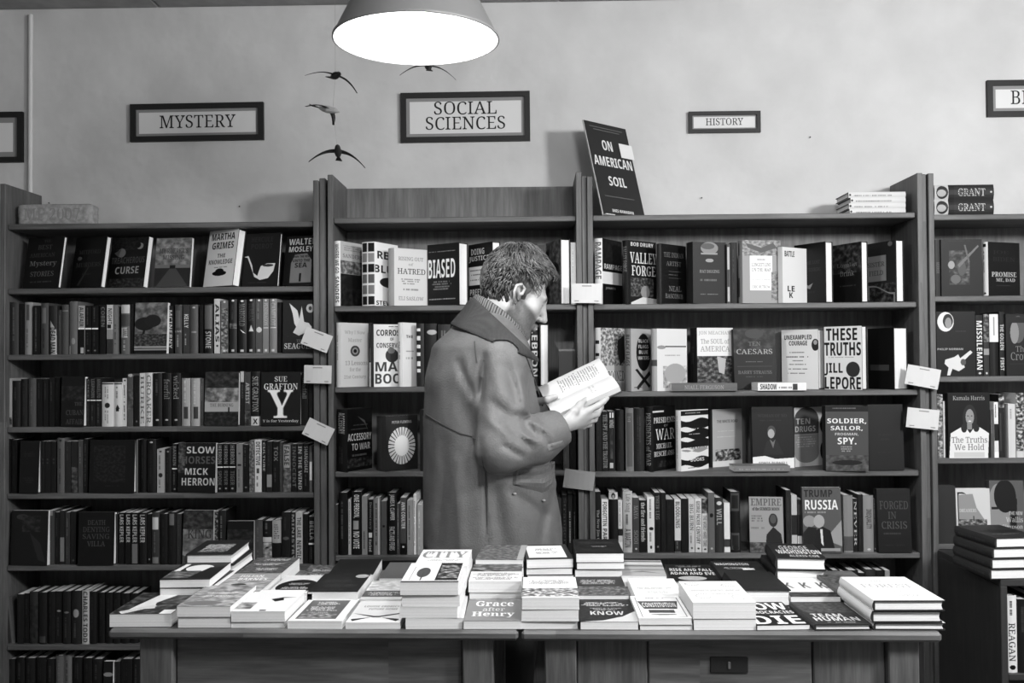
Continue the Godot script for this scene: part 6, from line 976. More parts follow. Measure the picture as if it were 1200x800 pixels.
func room_for(w: int, h: int) -> Array:
	if atlas.is_empty(): new_sheet()
	if pen.x + w + 2 > ATLAS:
		pen = Vector2i(1, pen.y + row_h + 2)
		row_h = 0
	if pen.y + h + 2 > ATLAS: new_sheet()
	var r := Rect2i(pen, Vector2i(w, h))
	pen.x += w + 2
	row_h = maxi(row_h, h)
	return [atlas.size() - 1, r]

# ------------------------------------------------------------------ books
func cover_mesh(W: float, H: float, T: float, hard: bool, sheet: int, rs: Rect2i, rc: Rect2i) -> ArrayMesh:
	# spine along x = 0, front cover on z = 0, back cover on z = -T
	var st := begin()
	var t := 0.0028 if hard else 0.0008
	t = minf(t, T * 0.2)
	var A := float(ATLAS)
	var uvs := func(r: Rect2i, u: float, v: float) -> Vector2: return Vector2((r.position.x + 0.5 + u * (r.size.x - 1)) / A, (r.position.y + 0.5 + v * (r.size.y - 1)) / A)
	var plain: Vector2 = uvs.call(rs, 0.0, 0.99)
	var board: Vector2 = Vector2(6.0, 6.0) / A if hard else plain
	var seg := 6 if hard else 2
	var bulge := minf(0.006, T * 0.16) if hard else 0.0004
	# outer line, front fore-edge to back fore-edge
	var out: Array[Vector2] = [Vector2(W, 0)]
	var arc: Array[Vector2] = []
	for i in seg + 1:
		var f := i / float(seg)
		arc.append(Vector2(-bulge * sin(f * PI), -T * f))
	quad(st, Vector3(0, 0, 0), Vector3(W, 0, 0), Vector3(W, H, 0), Vector3(0, H, 0), uvs.call(rc, 0, 1), uvs.call(rc, 1, 1), uvs.call(rc, 1, 0), uvs.call(rc, 0, 0))
	for i in seg:
		var p := arc[i]
		var q := arc[i + 1]
		var u0 := 1.0 - i / float(seg)
		var u1 := 1.0 - (i + 1) / float(seg)
		quad(st, Vector3(q.x, 0, q.y), Vector3(p.x, 0, p.y), Vector3(p.x, H, p.y), Vector3(q.x, H, q.y), uvs.call(rs, u1, 1), uvs.call(rs, u0, 1), uvs.call(rs, u0, 0), uvs.call(rs, u1, 0))
	quad(st, Vector3(W, 0, -T), Vector3(0, 0, -T), Vector3(0, H, -T), Vector3(W, H, -T), plain, plain, plain, plain)
	# inner faces and the thin edges
	var inn := [Vector2(W, -T + t), Vector2(t, -T + t), Vector2(t, -t), Vector2(W, -t)]
	for i in 3:
		var p2: Vector2 = inn[i]
		var q2: Vector2 = inn[i + 1]
		quad(st, Vector3(q2.x, 0, q2.y), Vector3(p2.x, 0, p2.y), Vector3(p2.x, H, p2.y), Vector3(q2.x, H, q2.y), board, board, board, board)
	quad(st, Vector3(W, 0, 0), Vector3(W, 0, -t), Vector3(W, H, -t), Vector3(W, H, 0), board, board, board, board)
	quad(st, Vector3(W, 0, -T + t), Vector3(W, 0, -T), Vector3(W, H, -T), Vector3(W, H, -T + t), board, board, board, board)
	for top in [false, true]:
		var y := H if top else 0.0
		var poly := [[Vector2(0, 0), Vector2(W, 0), Vector2(W, -t), Vector2(t, -t)], [Vector2(t, -T + t), Vector2(W, -T + t), Vector2(W, -T), Vector2(0, -T)]]
		for i in seg:
			var f0 := lerpf(-t, -T + t, i / float(seg))
			var f1 := lerpf(-t, -T + t, (i + 1) / float(seg))
			poly.append([arc[i], Vector2(t, f0), Vector2(t, f1), arc[i + 1]])
		for pl in poly:
			var v := []
			for q3 in pl: v.append(Vector3(q3.x, y, q3.y))
			if not top: v.reverse()
			quad(st, v[3], v[2], v[1], v[0], board, board, board, board)
	return st.commit()

func pages_mesh(W: float, H: float, T: float, hard: bool) -> ArrayMesh:
	var st := begin()
	var t := minf(0.0028 if hard else 0.0008, T * 0.2)
	var ins := 0.0035 if hard else 0.0004
	var x0 := t * 0.9
	var x1 := W - ins
	var y0 := ins
	var y1 := H - ins
	var z0 := -t
	var z1 := -T + t
	var s := T * 14.0
	var a := Vector3(x0, y0, z0)
	var b := Vector3(x1, y0, z0)
	var c := Vector3(x1, y1, z0)
	var d := Vector3(x0, y1, z0)
	var e := Vector3(x0, y0, z1)
	var f := Vector3(x1, y0, z1)
	var g := Vector3(x1, y1, z1)
	var h := Vector3(x0, y1, z1)
	# the fore-edge is hollowed a little
	var hol := Vector3(-0.0025 if hard else -0.0004, 0, 0)
	var m0 := (b + f) / 2 + hol
	var m1 := (c + g) / 2 + hol
	var U := func(u: float, v: float) -> Vector2: return Vector2(u, v * s)
	quad(st, a, b, c, d, U.call(0, 0), U.call(1, 0), U.call(1, 0.02), U.call(0, 0.02))
	quad(st, f, e, h, g, U.call(0, 0), U.call(1, 0), U.call(1, 0.02), U.call(0, 0.02))
	quad(st, b, m0, m1, c, U.call(0, 0), U.call(0, .5), U.call(1, .5), U.call(1, 0))
	quad(st, m0, f, g, m1, U.call(0, .5), U.call(0, 1), U.call(1, 1), U.call(1, .5))
	quad(st, e, a, d, h, U.call(0, 0), U.call(0, 1), U.call(1, 1), U.call(1, 0))
	quad(st, d, c, m1, h, U.call(0, 0), U.call(1, 0), U.call(1, .5), U.call(0, 1))
	tri(st, m1, g, h, U.call(1, .5), U.call(1, 1), U.call(0, 1))
	quad(st, b, a, e, m0, U.call(1, 0), U.call(0, 0), U.call(0, 1), U.call(1, .5))
	tri(st, m0, e, f, U.call(1, .5), U.call(0, 1), U.call(1, 1))
	return st.commit()

func add_book(d: Array) -> void:
	var hard: bool = d[8] == 1
	var W: float = d[5]
	var H: float = d[6]
	var T: float = d[7]
	var mode: int = d[2]
	var o := thing("hardcover_book" if d[0] == 0 else "paperback_book", d[13], "hardback" if hard else "paperback", Vector3(d[1][0], d[1][1], d[1][2]), 0.0, GROUPS[d[14]])
	var yaw := deg_to_rad(d[3])
	var lean := deg_to_rad(d[4])
	var B := Basis.IDENTITY
	match mode:
		0: B = Basis(Vector3.UP, yaw) * Basis(Vector3.RIGHT, -lean)
		1: B = Basis(Vector3.UP, yaw) * Basis(Vector3.RIGHT, Vector3.FORWARD, Vector3.UP)
		2: B = Basis(Vector3.UP, yaw) * Basis(Vector3.FORWARD, Vector3.LEFT, Vector3.UP)
		3: B = Basis(Vector3.BACK, -lean) * Basis(Vector3.UP, PI / 2)
	# the books are modelled from their spine corner; in modes 1 and 2 the back cover lies down
	o.basis = B
	if mode == 1 or mode == 2: o.position.y += T
	var sw := maxi(4, int(T * PPM * (1.6 if T < 0.02 else 1.0)))
	var seen_cover: bool = mode == 0 or mode == 1
	var ch := maxi(8, int(H * PPM))
	var cw := int(W * PPM) if (seen_cover and not d[11].is_empty()) else 6
	var got := room_for(sw + cw, ch)
	var im := atlas[got[0]]
	var R: Rect2i = got[1]
	var rs := Rect2i(R.position, Vector2i(sw, ch))
	var rc := Rect2i(R.position + Vector2i(sw, 0), Vector2i(cw, ch))
	var tb: float = ink(d[9])
	var ts: float = ink(d[10])
	im.fill_rect(rs, Color(ts, ts, ts))
	im.fill_rect(rc, Color(tb, tb, tb))
	print_ops(im, rs, d[12])
	if cw > 6: print_ops(im, rc, d[11])
	part("cover", cover_mesh(W, H, T, hard, got[0], rs, rc), atlas_mat[got[0]], o)
	part("pages", pages_mesh(W, H, T, hard), M.pages, o)

# ------------------------------------------------------------------ furniture
func bookcase(label: String, x0: float, x1: float, top: float, levels: Array, left_panel: bool, right_panel: bool, back_from: float, back_to: float, filler := 0.0, filler_top := 0.0) -> void:
	# x0 and x1: inner faces of the side panels
	var t := thing("bookcase", label, "bookcase", Vector3((x0 + x1) / 2, 0, -0.14), 0.0, "bookcases along the wall")
	var pw := 0.0205
	var w := x1 - x0
	for s in [-1.0, 1.0]:
		if (s < 0 and left_panel) or (s > 0 and right_panel):
			part("side_panel", bevel_box(Vector3(pw, top, 0.28), 0.0015, rng.randf() * 9), M.wood, t, Vector3(s * (w / 2 + pw / 2), 0, 0))
	for y in levels:
		part("shelf", bevel_box(Vector3(w - 0.001, 0.021, 0.255), 0.003, rng.randf() * 9), M.wood, t, Vector3(0, y - 0.021, -0.0045))
	part("back_panel", bevel_box(Vector3(w - 0.001, back_to - back_from, 0.006), 0.001, rng.randf() * 9), M.back_wood, t, Vector3(0, back_from, -0.1365))
	part("plinth", bevel_box(Vector3(w - 0.001, 0.055, 0.02), 0.002, 2.0), M.wood, t, Vector3(0, 0, 0.11))
	if filler > 0:
		part("filler_strip", bevel_box(Vector3(filler, filler_top, 0.26), 0.003, rng.randf() * 9), M.wood, t, Vector3(w / 2 + pw + filler / 2, 0, -0.004))

func display_table(label: String, x0: float, x1: float, zf: float, turn: float, posts: Array, joints: Array, lock: float) -> void:
	var w := x1 - x0
	var depth := 0.64
	var t := thing("display_table", label, "table", Vector3((x0 + x1) / 2, 0, zf - depth / 2), turn, "display tables")
	var top := 0.755
	var nb := 4
	for i in nb:
		var bw := depth / nb
		part("plank", bevel_box(Vector3(w, 0.022, bw - 0.0008), 0.006, rng.randf() * 9), M.table_wood, t, Vector3(0, top - 0.022, depth / 2 - bw * (i + 0.5)))
	var cx := (x0 + x1) / 2
	for p in posts:
		for s in [-1.0, 1.0]:
			part("leg", bevel_box(Vector3(p[1] - p[0], top - 0.022, 0.07), 0.003, rng.randf() * 9), M.table_wood, t, Vector3((p[0] + p[1]) / 2 - cx, 0, s * (depth / 2 - 0.06)))
	var a: float = posts[0][1] - cx
	var b: float = posts[1][0] - cx
	var xs := [a]
	for j in joints: xs.append(j - cx)
	xs.append(b)
	for i in xs.size() - 1:
		part("front_board", bevel_box(Vector3(xs[i + 1] - xs[i] - 0.003, 0.24, 0.022), 0.003, rng.randf() * 9), M.table_wood, t, Vector3((xs[i] + xs[i + 1]) / 2, top - 0.022 - 0.24, depth / 2 - 0.055))
	part("back_board", bevel_box(Vector3(b - a, 0.24, 0.022), 0.003, 4.0), M.table_wood, t, Vector3((a + b) / 2, top - 0.022 - 0.24, -depth / 2 + 0.055))
	for s in [-1.0, 1.0]:
		var px: float = (posts[0][0] + posts[0][1]) / 2 - cx if s < 0 else (posts[1][0] + posts[1][1]) / 2 - cx
		part("end_board", bevel_box(Vector3(0.022, 0.24, depth - 0.2), 0.003, 5.0), M.table_wood, t, Vector3(px, top - 0.022 - 0.24, 0))
	part("lower_shelf", bevel_box(Vector3(b - a, 0.02, depth - 0.16), 0.003, 7.0), M.table_wood, t, Vector3((a + b) / 2, 0.2, 0))
	if lock > -90:
		var pl := part("lock_plate", bevel_box(Vector3(0.085, 0.036, 0.006), 0.002), M.black, t, Vector3(lock - cx, 0.6521, depth / 2 - 0.043))
		part("keyhole", bevel_box(Vector3(0.006, 0.016, 0.003), 0.001), M.plain_metal, pl, Vector3(0, 0.01, 0.004))

func frame_ring(w: float, h: float, b: float, dep: float) -> ArrayMesh:
	# a mitred picture frame standing on y = 0, its back on z = 0
	var st := begin()
	var o := [Vector2(-w / 2, 0), Vector2(w / 2, 0), Vector2(w / 2, h), Vector2(-w / 2, h)]
	var i := [Vector2(-w / 2 + b, b), Vector2(w / 2 - b, b), Vector2(w / 2 - b, h - b), Vector2(-w / 2 + b, h - b)]
	var v := func(p: Vector2, z: float) -> Vector3: return Vector3(p.x, p.y, z)
	for k in 4:
		var l := (k + 1) % 4
		quad(st, v.call(o[k], dep), v.call(o[l], dep), v.call(i[l], dep), v.call(i[k], dep))
		quad(st, v.call(o[k], 0), v.call(o[l], 0), v.call(o[l], dep), v.call(o[k], dep))
		quad(st, v.call(i[l], 0), v.call(i[k], 0), v.call(i[k], dep), v.call(i[l], dep))
		quad(st, v.call(o[l], 0), v.call(o[k], 0), v.call(i[k], 0), v.call(i[l], 0))
	return st.commit()

func wall_sign(label: String, a: Vector3, b: Vector3, border: float, mat_w: float, lines: Array, tilt := 0.0) -> void:
	# a: lower left corner, b: upper right corner, both on the wall
	var w := b.x - a.x
	var h := b.y - a.y
	var t := thing("framed_sign", label, "sign", Vector3((a.x + b.x) / 2, a.y, -0.2999), 0.0, "framed section signs")
	t.rotation.z = tilt
	part("frame", frame_ring(w, h, border, 0.016), M.black, t)
	part("mat_board", bevel_box(Vector3(w - border * 1.2, h - border * 1.2, 0.004), 0.0005), M.mat_board, t, Vector3(0, border * 0.6, 0.004))
	var e := border + mat_w
	part("paper", bevel_box(Vector3(w - e * 2, h - e * 2, 0.001), 0.0002), M.sign_paper, t, Vector3(0, e, 0.0062))
	for l in lines:
		var m := text_mesh(l[0], l[2], "Droid Serif", false, 0.0006)
		var wd := m.get_aabb().size.x
		var g := part("lettering", m, M.ink, t, Vector3(l[3], l[1], 0.0071))
		if l[4] > 0: g.scale.x = l[4] / wd

func shelf_card(label: String, c: Vector3, roll: float, yaw: float, w := 0.104, h := 0.068, tone := 0.77) -> void:
	var t := thing("shelf_card", label, "card", c, 0.0, "cards clipped to the bookcase dividers")
	t.basis = Basis(Vector3.UP, yaw) * Basis(Vector3.BACK, roll)
	# a card that bows a little
	var st := begin()
	var n := 6
	for i in n:
		var x0 := -w / 2 + w * i / n
		var x1 := -w / 2 + w * (i + 1) / n
		var z0 := -0.006 * pow(2 * x0 / w, 2)
		var z1 := -0.006 * pow(2 * x1 / w, 2)
		var k := 0.0006
		quad(st, Vector3(x0, -h / 2, z0), Vector3(x1, -h / 2, z1), Vector3(x1, h / 2, z1), Vector3(x0, h / 2, z0))
		quad(st, Vector3(x1, -h / 2, z1 - k), Vector3(x0, -h / 2, z0 - k), Vector3(x0, h / 2, z0 - k), Vector3(x1, h / 2, z1 - k))
		quad(st, Vector3(x0, h / 2, z0), Vector3(x1, h / 2, z1), Vector3(x1, h / 2, z1 - k), Vector3(x0, h / 2, z0 - k))
		quad(st, Vector3(x0, -h / 2, z0 - k), Vector3(x1, -h / 2, z1 - k), Vector3(x1, -h / 2, z1), Vector3(x0, -h / 2, z0))
		if i == 0: quad(st, Vector3(x0, -h / 2, z0 - k), Vector3(x0, -h / 2, z0), Vector3(x0, h / 2, z0), Vector3(x0, h / 2, z0 - k))
		if i == n - 1: quad(st, Vector3(x1, -h / 2, z1), Vector3(x1, -h / 2, z1 - k), Vector3(x1, h / 2, z1 - k), Vector3(x1, h / 2, z1))
	part("card", st.commit(), grey(tone, 0.7), t)
	part("heading", bevel_box(Vector3(0.036, 0.004, 0.0006), 0.0001), M.mat_board, t, Vector3(0, h / 2 - 0.011, 0.0002))
	part("print_line", bevel_box(Vector3(w * 0.8, 0.0035, 0.0006), 0.0001), M.mat_board, t, Vector3(0, -h / 2 + 0.006, -0.002))
	part("clip", bevel_box(Vector3(0.01, 0.014, 0.014), 0.002), M.plain_metal, t, Vector3(0, -0.006, -0.0085))

func wing_mesh(span: float, side: float, droop: float, sweep: float) -> ArrayMesh:
	var st := begin()
	var n := 8
	var prev := []
	for i in n + 1:
		var f := i / float(n)
		var c := 0.030 * (1.0 - 0.75 * f)
		var x := side * span * f
		var y := -droop * (0.55 * f + 0.45 * f * f) + 0.005 * sin(f * PI)
		var z := -sweep * f * f
		var th := 0.0022 * (1 - 0.6 * f)
		var ring := [Vector3(x, y, z + c * 0.4), Vector3(x, y + th, z), Vector3(x, y, z - c * 0.6), Vector3(x, y - th, z)]
		if i > 0:
			for k in 4:
				var l := (k + 1) % 4
				if side > 0: quad(st, prev[k], ring[k], ring[l], prev[l])
				else: quad(st, prev[l], ring[l], ring[k], prev[k])
		prev = ring
	return st.commit()

func bird(parent: Node, at: Vector3, turn: Vector3, pale: bool, droop: float) -> Node3D:
	var m: Material = M.bird_pale if pale else M.bird
	var st := begin()
	tube(st, [Vector3(0, 0, -0.035), Vector3(0, 0, -0.022), Vector3(0, 0.001, 0.0), Vector3(0, 0.002, 0.02), Vector3(0, 0.003, 0.029), Vector3(0, 0.003, 0.036), Vector3(0, 0.003, 0.046)], [0.003, 0.009, 0.0125, 0.0095, 0.0085, 0.006, 0.001], 10)
	var b := part("bird", st.commit(), m, parent, at)
	b.rotation = turn
	part("wing", wing_mesh(0.085, 1.0, droop, 0.02), M.bird, b, Vector3(0.006, 0.004, 0))
	part("wing", wing_mesh(0.085, -1.0, droop, 0.02), M.bird, b, Vector3(-0.006, 0.004, 0))
	var t := begin()
	quad(t, Vector3(-0.003, 0.001, -0.03), Vector3(0.003, 0.001, -0.03), Vector3(0.011, 0.002, -0.066), Vector3(-0.011, 0.002, -0.066))
	quad(t, Vector3(0.003, -0.001, -0.03), Vector3(-0.003, -0.001, -0.03), Vector3(-0.011, 0.0, -0.066), Vector3(0.011, 0.0, -0.066))
	quad(t, Vector3(-0.003, -0.001, -0.03), Vector3(-0.003, 0.001, -0.03), Vector3(-0.011, 0.002, -0.066), Vector3(-0.011, 0.0, -0.066))
	quad(t, Vector3(0.003, 0.001, -0.03), Vector3(0.003, -0.001, -0.03), Vector3(0.011, 0.0, -0.066), Vector3(0.011, 0.002, -0.066))
	quad(t, Vector3(-0.011, 0.0, -0.066), Vector3(-0.011, 0.002, -0.066), Vector3(0.011, 0.002, -0.066), Vector3(0.011, 0.0, -0.066))
	part("tail", t.commit(), M.bird, b)
	return b

func pendant_lamp(label: String, c: Vector3, energy: float) -> void:
	# c: centre of the rim
	var t := thing("pendant_lamp", label, "lamp", c, 0.0, "conical pendant lamps")
	part("shade", lathe([Vector2(0.030, 0.235), Vector2(0.046, 0.225), Vector2(0.150, 0.105), Vector2(0.196, 0.012), Vector2(0.202, 0.006), Vector2(0.2025, 0.0), Vector2(0.200, -0.001), Vector2(0.197, 0.001), Vector2(0.194, 0.010), Vector2(0.147, 0.102), Vector2(0.046, 0.218), Vector2(0.0, 0.222)], 72), M.shade, t)
	part("collar", lathe([Vector2(0.0, 0.30), Vector2(0.02, 0.298), Vector2(0.026, 0.285), Vector2(0.03, 0.235), Vector2(0.0, 0.232)], 24), M.plain_metal, t)
	var st := begin()
	tube(st, [Vector3(0, 0.295, 0), Vector3(0, 2.82 - c.y, 0)], [0.003, 0.003], 8)
	part("cord", st.commit(), M.black, t)
	var bulb := SphereMesh.new()
	bulb.radius = 0.045
	bulb.height = 0.1
	part("bulb", bulb, M.bulb, t, Vector3(0, 0.11, 0))
	var l := OmniLight3D.new()
	l.name = "lamp_light"
	l.light_energy = energy
	l.light_size = 0.05
	l.omni_range = 14.0
	l.omni_attenuation = 2.0
	l.shadow_enabled = true
	t.add_child(l)
	l.position = Vector3(0, 0.045, 0)

func globe_lamp(label: String, c: Vector3, energy: float, radius: float) -> void:
	var t := thing("globe_lamp", label, "lamp", c, 0.0, "opal globe ceiling lamps")
	var g := SphereMesh.new()
	g.radius = radius
	g.height = radius * 2
	part("globe", g, M.opal, t)
	var h := 2.82 - c.y
	part("ceiling_rose", lathe([Vector2(0.0, h), Vector2(0.07, h), Vector2(0.07, h - 0.015), Vector2(0.02, h - 0.03), Vector2(0.02, radius * 0.9), Vector2(0.0, radius * 0.9)], 24), M.plain_metal, t)
	var l := OmniLight3D.new()
	l.name = "lamp_light"
	l.light_energy = energy
	l.light_size = radius
	l.omni_range = 14.0
	l.omni_attenuation = 2.0
	l.shadow_enabled = true
	t.add_child(l)

# ------------------------------------------------------------------ the reader
func cap(p: Vector3, a: Vector3, b: Vector3, ra: float, rb: float) -> float:
	var ba := b - a
	var h := clampf((p - a).dot(ba) / ba.length_squared(), 0.0, 1.0)
	return (p - a - ba * h).length() - lerpf(ra, rb, h)

func ell(p: Vector3, c: Vector3, r: Vector3) -> float:
	var q := (p - c) / r
	var k := q.length()
	var g := ((p - c) / (r * r)).length()
	return (k - 1.0) * r.x if g < 1e-6 else k * (k - 1.0) / g

func smin(a: float, b: float, k: float) -> float:
	var h := maxf(k - absf(a - b), 0.0) / k
	return minf(a, b) - h * h * k * 0.25

func smax(a: float, b: float, k: float) -> float:
	return -smin(-a, -b, k)

func surface_net(st: SurfaceTool, f: Callable, lo: Vector3, hi: Vector3, cell: float, colour: Callable, xf := Transform3D.IDENTITY) -> void:
	# f in the box lo..hi; vertices are carried by xf into st (indexed, smooth normals)
	var nx := int(ceil((hi.x - lo.x) / cell))
	var ny := int(ceil((hi.y - lo.y) / cell))
	var nz := int(ceil((hi.z - lo.z) / cell))
	var sx := nx + 1
	var sy := ny + 1
	var val := PackedFloat32Array()
	val.resize(sx * sy * (nz + 1))
	val.fill(1e9)
	var blk := 4
	var reach := cell * blk * 0.9 + cell
	var vid := {}
	var vp: Array[Vector3] = []
	var cells := []
	for bz in range(0, nz, blk):
		for by in range(0, ny, blk):
			for bx in range(0, nx, blk):
				var mid := lo + Vector3(bx + blk / 2.0, by + blk / 2.0, bz + blk / 2.0) * cell
				if absf(f.call(mid)) > reach * 1.25: continue
				for z in range(bz, mini(bz + blk, nz)):
					for y in range(by, mini(by + blk, ny)):
						for x in range(bx, mini(bx + blk, nx)):
							cells.append(Vector3i(x, y, z))
	var corner := [Vector3i(0, 0, 0), Vector3i(1, 0, 0), Vector3i(0, 1, 0), Vector3i(1, 1, 0), Vector3i(0, 0, 1), Vector3i(1, 0, 1), Vector3i(0, 1, 1), Vector3i(1, 1, 1)]
	var edges := [[0, 1], [2, 3], [4, 5], [6, 7], [0, 2], [1, 3], [4, 6], [5, 7], [0, 4], [1, 5], [2, 6], [3, 7]]
	var v := PackedFloat32Array()
	v.resize(8)
	for c: Vector3i in cells:
		var neg := 0
		for i in 8:
			var q: Vector3i = c + corner[i]
			var id := q.x + sx * (q.y + sy * q.z)
			var d := val[id]
			if d > 1e8:
				d = f.call(lo + Vector3(q) * cell)
				val[id] = d
			v[i] = d
			if d < 0: neg += 1
		if neg == 0 or neg == 8: continue
		var acc := Vector3.ZERO
		var n := 0
		for e in edges:
			var a := v[e[0]]
			var b := v[e[1]]
			if (a < 0) != (b < 0):
				acc += Vector3(corner[e[0]]).lerp(Vector3(corner[e[1]]), a / (a - b))
				n += 1
		vid[c] = vp.size()
		vp.append(lo + (Vector3(c) + acc / n) * cell)
	var faces: Array = []
	for c: Vector3i in vid:
		var id0 := c.x + sx * (c.y + sy * c.z)
		for ax in 3:
			var step := Vector3i.ZERO
			step[ax] = 1
			var q := c + step
			var d0 := val[id0]
			var d1 := val[q.x + sx * (q.y + sy * q.z)]
			if (d0 < 0) == (d1 < 0): continue
			var u := Vector3i.ZERO
			var w := Vector3i.ZERO
			u[(ax + 1) % 3] = 1
			w[(ax + 2) % 3] = 1
			var k := [c, c - u, c - u - w, c - w]
			var ok := true
			for kk in k:
				if not vid.has(kk): ok = false
			if not ok: continue
			var ids := [vid[k[0]], vid[k[1]], vid[k[2]], vid[k[3]]]
			if d0 > 0: ids.reverse()
			faces.append(ids)
	var nrm: Array[Vector3] = []
	nrm.resize(vp.size())
	nrm.fill(Vector3.ZERO)
	for q in faces:
		var nn := (vp[q[2]] - vp[q[0]]).cross(vp[q[3]] - vp[q[1]])
		for i in 4: nrm[q[i]] += nn
	for q in faces:
		for i in [0, 2, 1, 0, 3, 2]:
			var j: int = q[i]
			st.set_normal((xf.basis * nrm[j]).normalized())
			st.set_color(colour.call(vp[j]))
			st.set_uv(Vector2.ZERO)
			st.add_vertex(xf * vp[j])

const FWD := Vector3(0.906, 0, -0.423)
const SIDE := Vector3(0.423, 0, 0.906)
const TORSO := [[0.755, 0.045, 0.222, 0.222], [0.95, 0.032, 0.208, 0.218], [1.15, 0.012, 0.185, 0.212], [1.30, 0.0, 0.166, 0.207], [1.40, 0.006, 0.150, 0.190], [1.47, 0.022, 0.100, 0.122], [1.53, 0.045, 0.070, 0.070]]
const HEAD_AT := Vector3(-0.055, 1.557, 0.585)
const R_SHOULDER := Vector3(-0.092, 1.362, 0.752)
const R_ELBOW := Vector3(-0.092, 1.105, 0.840)
const R_WRIST := Vector3(0.083, 1.160, 0.765)
const L_SHOULDER := Vector3(-0.245, 1.362, 0.440)
const L_ELBOW := Vector3(-0.135, 1.110, 0.375)
const L_WRIST := Vector3(-0.010, 1.205, 0.465)
var creases := []

func torso_sd(p: Vector3, grow := 0.0) -> float:
	var y := clampf(p.y, TORSO[0][0], TORSO[-1][0])
	var i := 0
	while i < TORSO.size() - 2 and y > TORSO[i + 1][0]: i += 1
	var t: float = (y - TORSO[i][0]) / (TORSO[i + 1][0] - TORSO[i][0])
	var st := t * t * (3 - 2 * t) * 0.5 + t * 0.5
	var off := lerpf(TORSO[i][1], TORSO[i + 1][1], st)
	var a := lerpf(TORSO[i][2], TORSO[i + 1][2], st) + grow
	var b := lerpf(TORSO[i][3], TORSO[i + 1][3], st) + grow
	var q := p - Vector3(-0.17, 0, 0.60)
	var u := q.dot(FWD) - off
	var w := q.dot(SIDE)
	var k := sqrt(u * u / (a * a) + w * w / (b * b))
	var d := (k - 1.0) * minf(a, b)
	return maxf(d, absf(p.y - y) if p.y > TORSO[-1][0] else d)

func jacket_sd(p: Vector3) -> float:
	var d := torso_sd(p)
	d = smin(d, cap(p, Vector3(-0.15, 1.405, 0.63), R_SHOULDER, 0.066, 0.076), 0.05)
	d = smin(d, cap(p, Vector3(-0.17, 1.405, 0.57), L_SHOULDER, 0.066, 0.076), 0.05)
	var mid := R_SHOULDER.lerp(R_ELBOW, 0.55)
	var arm := cap(p, R_SHOULDER, mid, 0.079, 0.070)
	arm = smin(arm, cap(p, mid, R_ELBOW, 0.070, 0.076), 0.03)
	var fm := R_ELBOW.lerp(R_WRIST, 0.55) + Vector3(0, -0.012, 0)
	arm = smin(arm, cap(p, R_ELBOW, fm, 0.076, 0.073), 0.03)
	arm = smin(arm, cap(p, fm, R_WRIST, 0.073, 0.056), 0.02)
	var rd := (R_WRIST - fm).normalized()
	arm = smax(arm, (p - R_WRIST - rd * 0.004).dot(rd), 0.006)
	d = smin(d, arm, 0.028)
	var la := smin(cap(p, L_SHOULDER, L_ELBOW, 0.080, 0.070), cap(p, L_ELBOW, L_WRIST, 0.070, 0.055), 0.03)
	var ld := (L_WRIST - L_ELBOW).normalized()
	la = smax(la, (p - L_WRIST).dot(ld), 0.006)
	d = smin(d, la, 0.03)
	# folds: pressed in or standing out along the lines they run
	if p.z > 0.60 and absf(d) < 0.06:
		for c in creases:
			var a: Vector2 = c[0]
			var ab: Vector2 = c[1] - c[0]
			var q := Vector2(p.x, p.y) - a
			var h := clampf(q.dot(ab) / ab.length_squared(), 0.0, 1.0)
			var r: float = c[2]
			var dist2 := (q - ab * h).length_squared()
			if dist2 < r * r * 6.0 and p.z > c[4]:
				d += 1.3 * c[3] * exp(-dist2 / (r * r)) * (0.35 + 0.65 * sin(PI * (0.12 + 0.76 * h)))
		d += 0.0035 * noise3.get_noise_3d(p.x * 9.0, p.y * 5.0, p.z * 9.0)
	# hem, cuffs and neck are cut open
	d = smax(d, 0.762 + 0.012 * sin(p.x * 14.0) - p.y, 0.006)
	d = smax(d, -cap(p, Vector3(-0.125, 1.45, 0.60), Vector3(-0.06, 1.62, 0.59), 0.066, 0.075), 0.01)
	return d

func collar_sd(p: Vector3) -> float:
	# a turned-down collar lying on the shoulders, open round the neck
	var d := cap(p, Vector3(-0.130, 1.40, 0.602), Vector3(-0.088, 1.555, 0.592), 0.158, 0.090)
	d = smin(d, jacket_sd(p) - 0.006, 0.02)
	d = smax(d, (p - Vector3(-0.180, 1.554, 0.0)).dot(Vector3(0.689, 0.725, 0.0)), 0.010)
	d = smax(d, -(p - Vector3(-0.250, 1.468, 0.0)).dot(Vector3(0.40, 0.916, 0.0)), 0.006)
	return smax(d, -cap(p, Vector3(-0.125, 1.40, 0.60), Vector3(-0.062, 1.62, 0.59), 0.068, 0.078), 0.008)

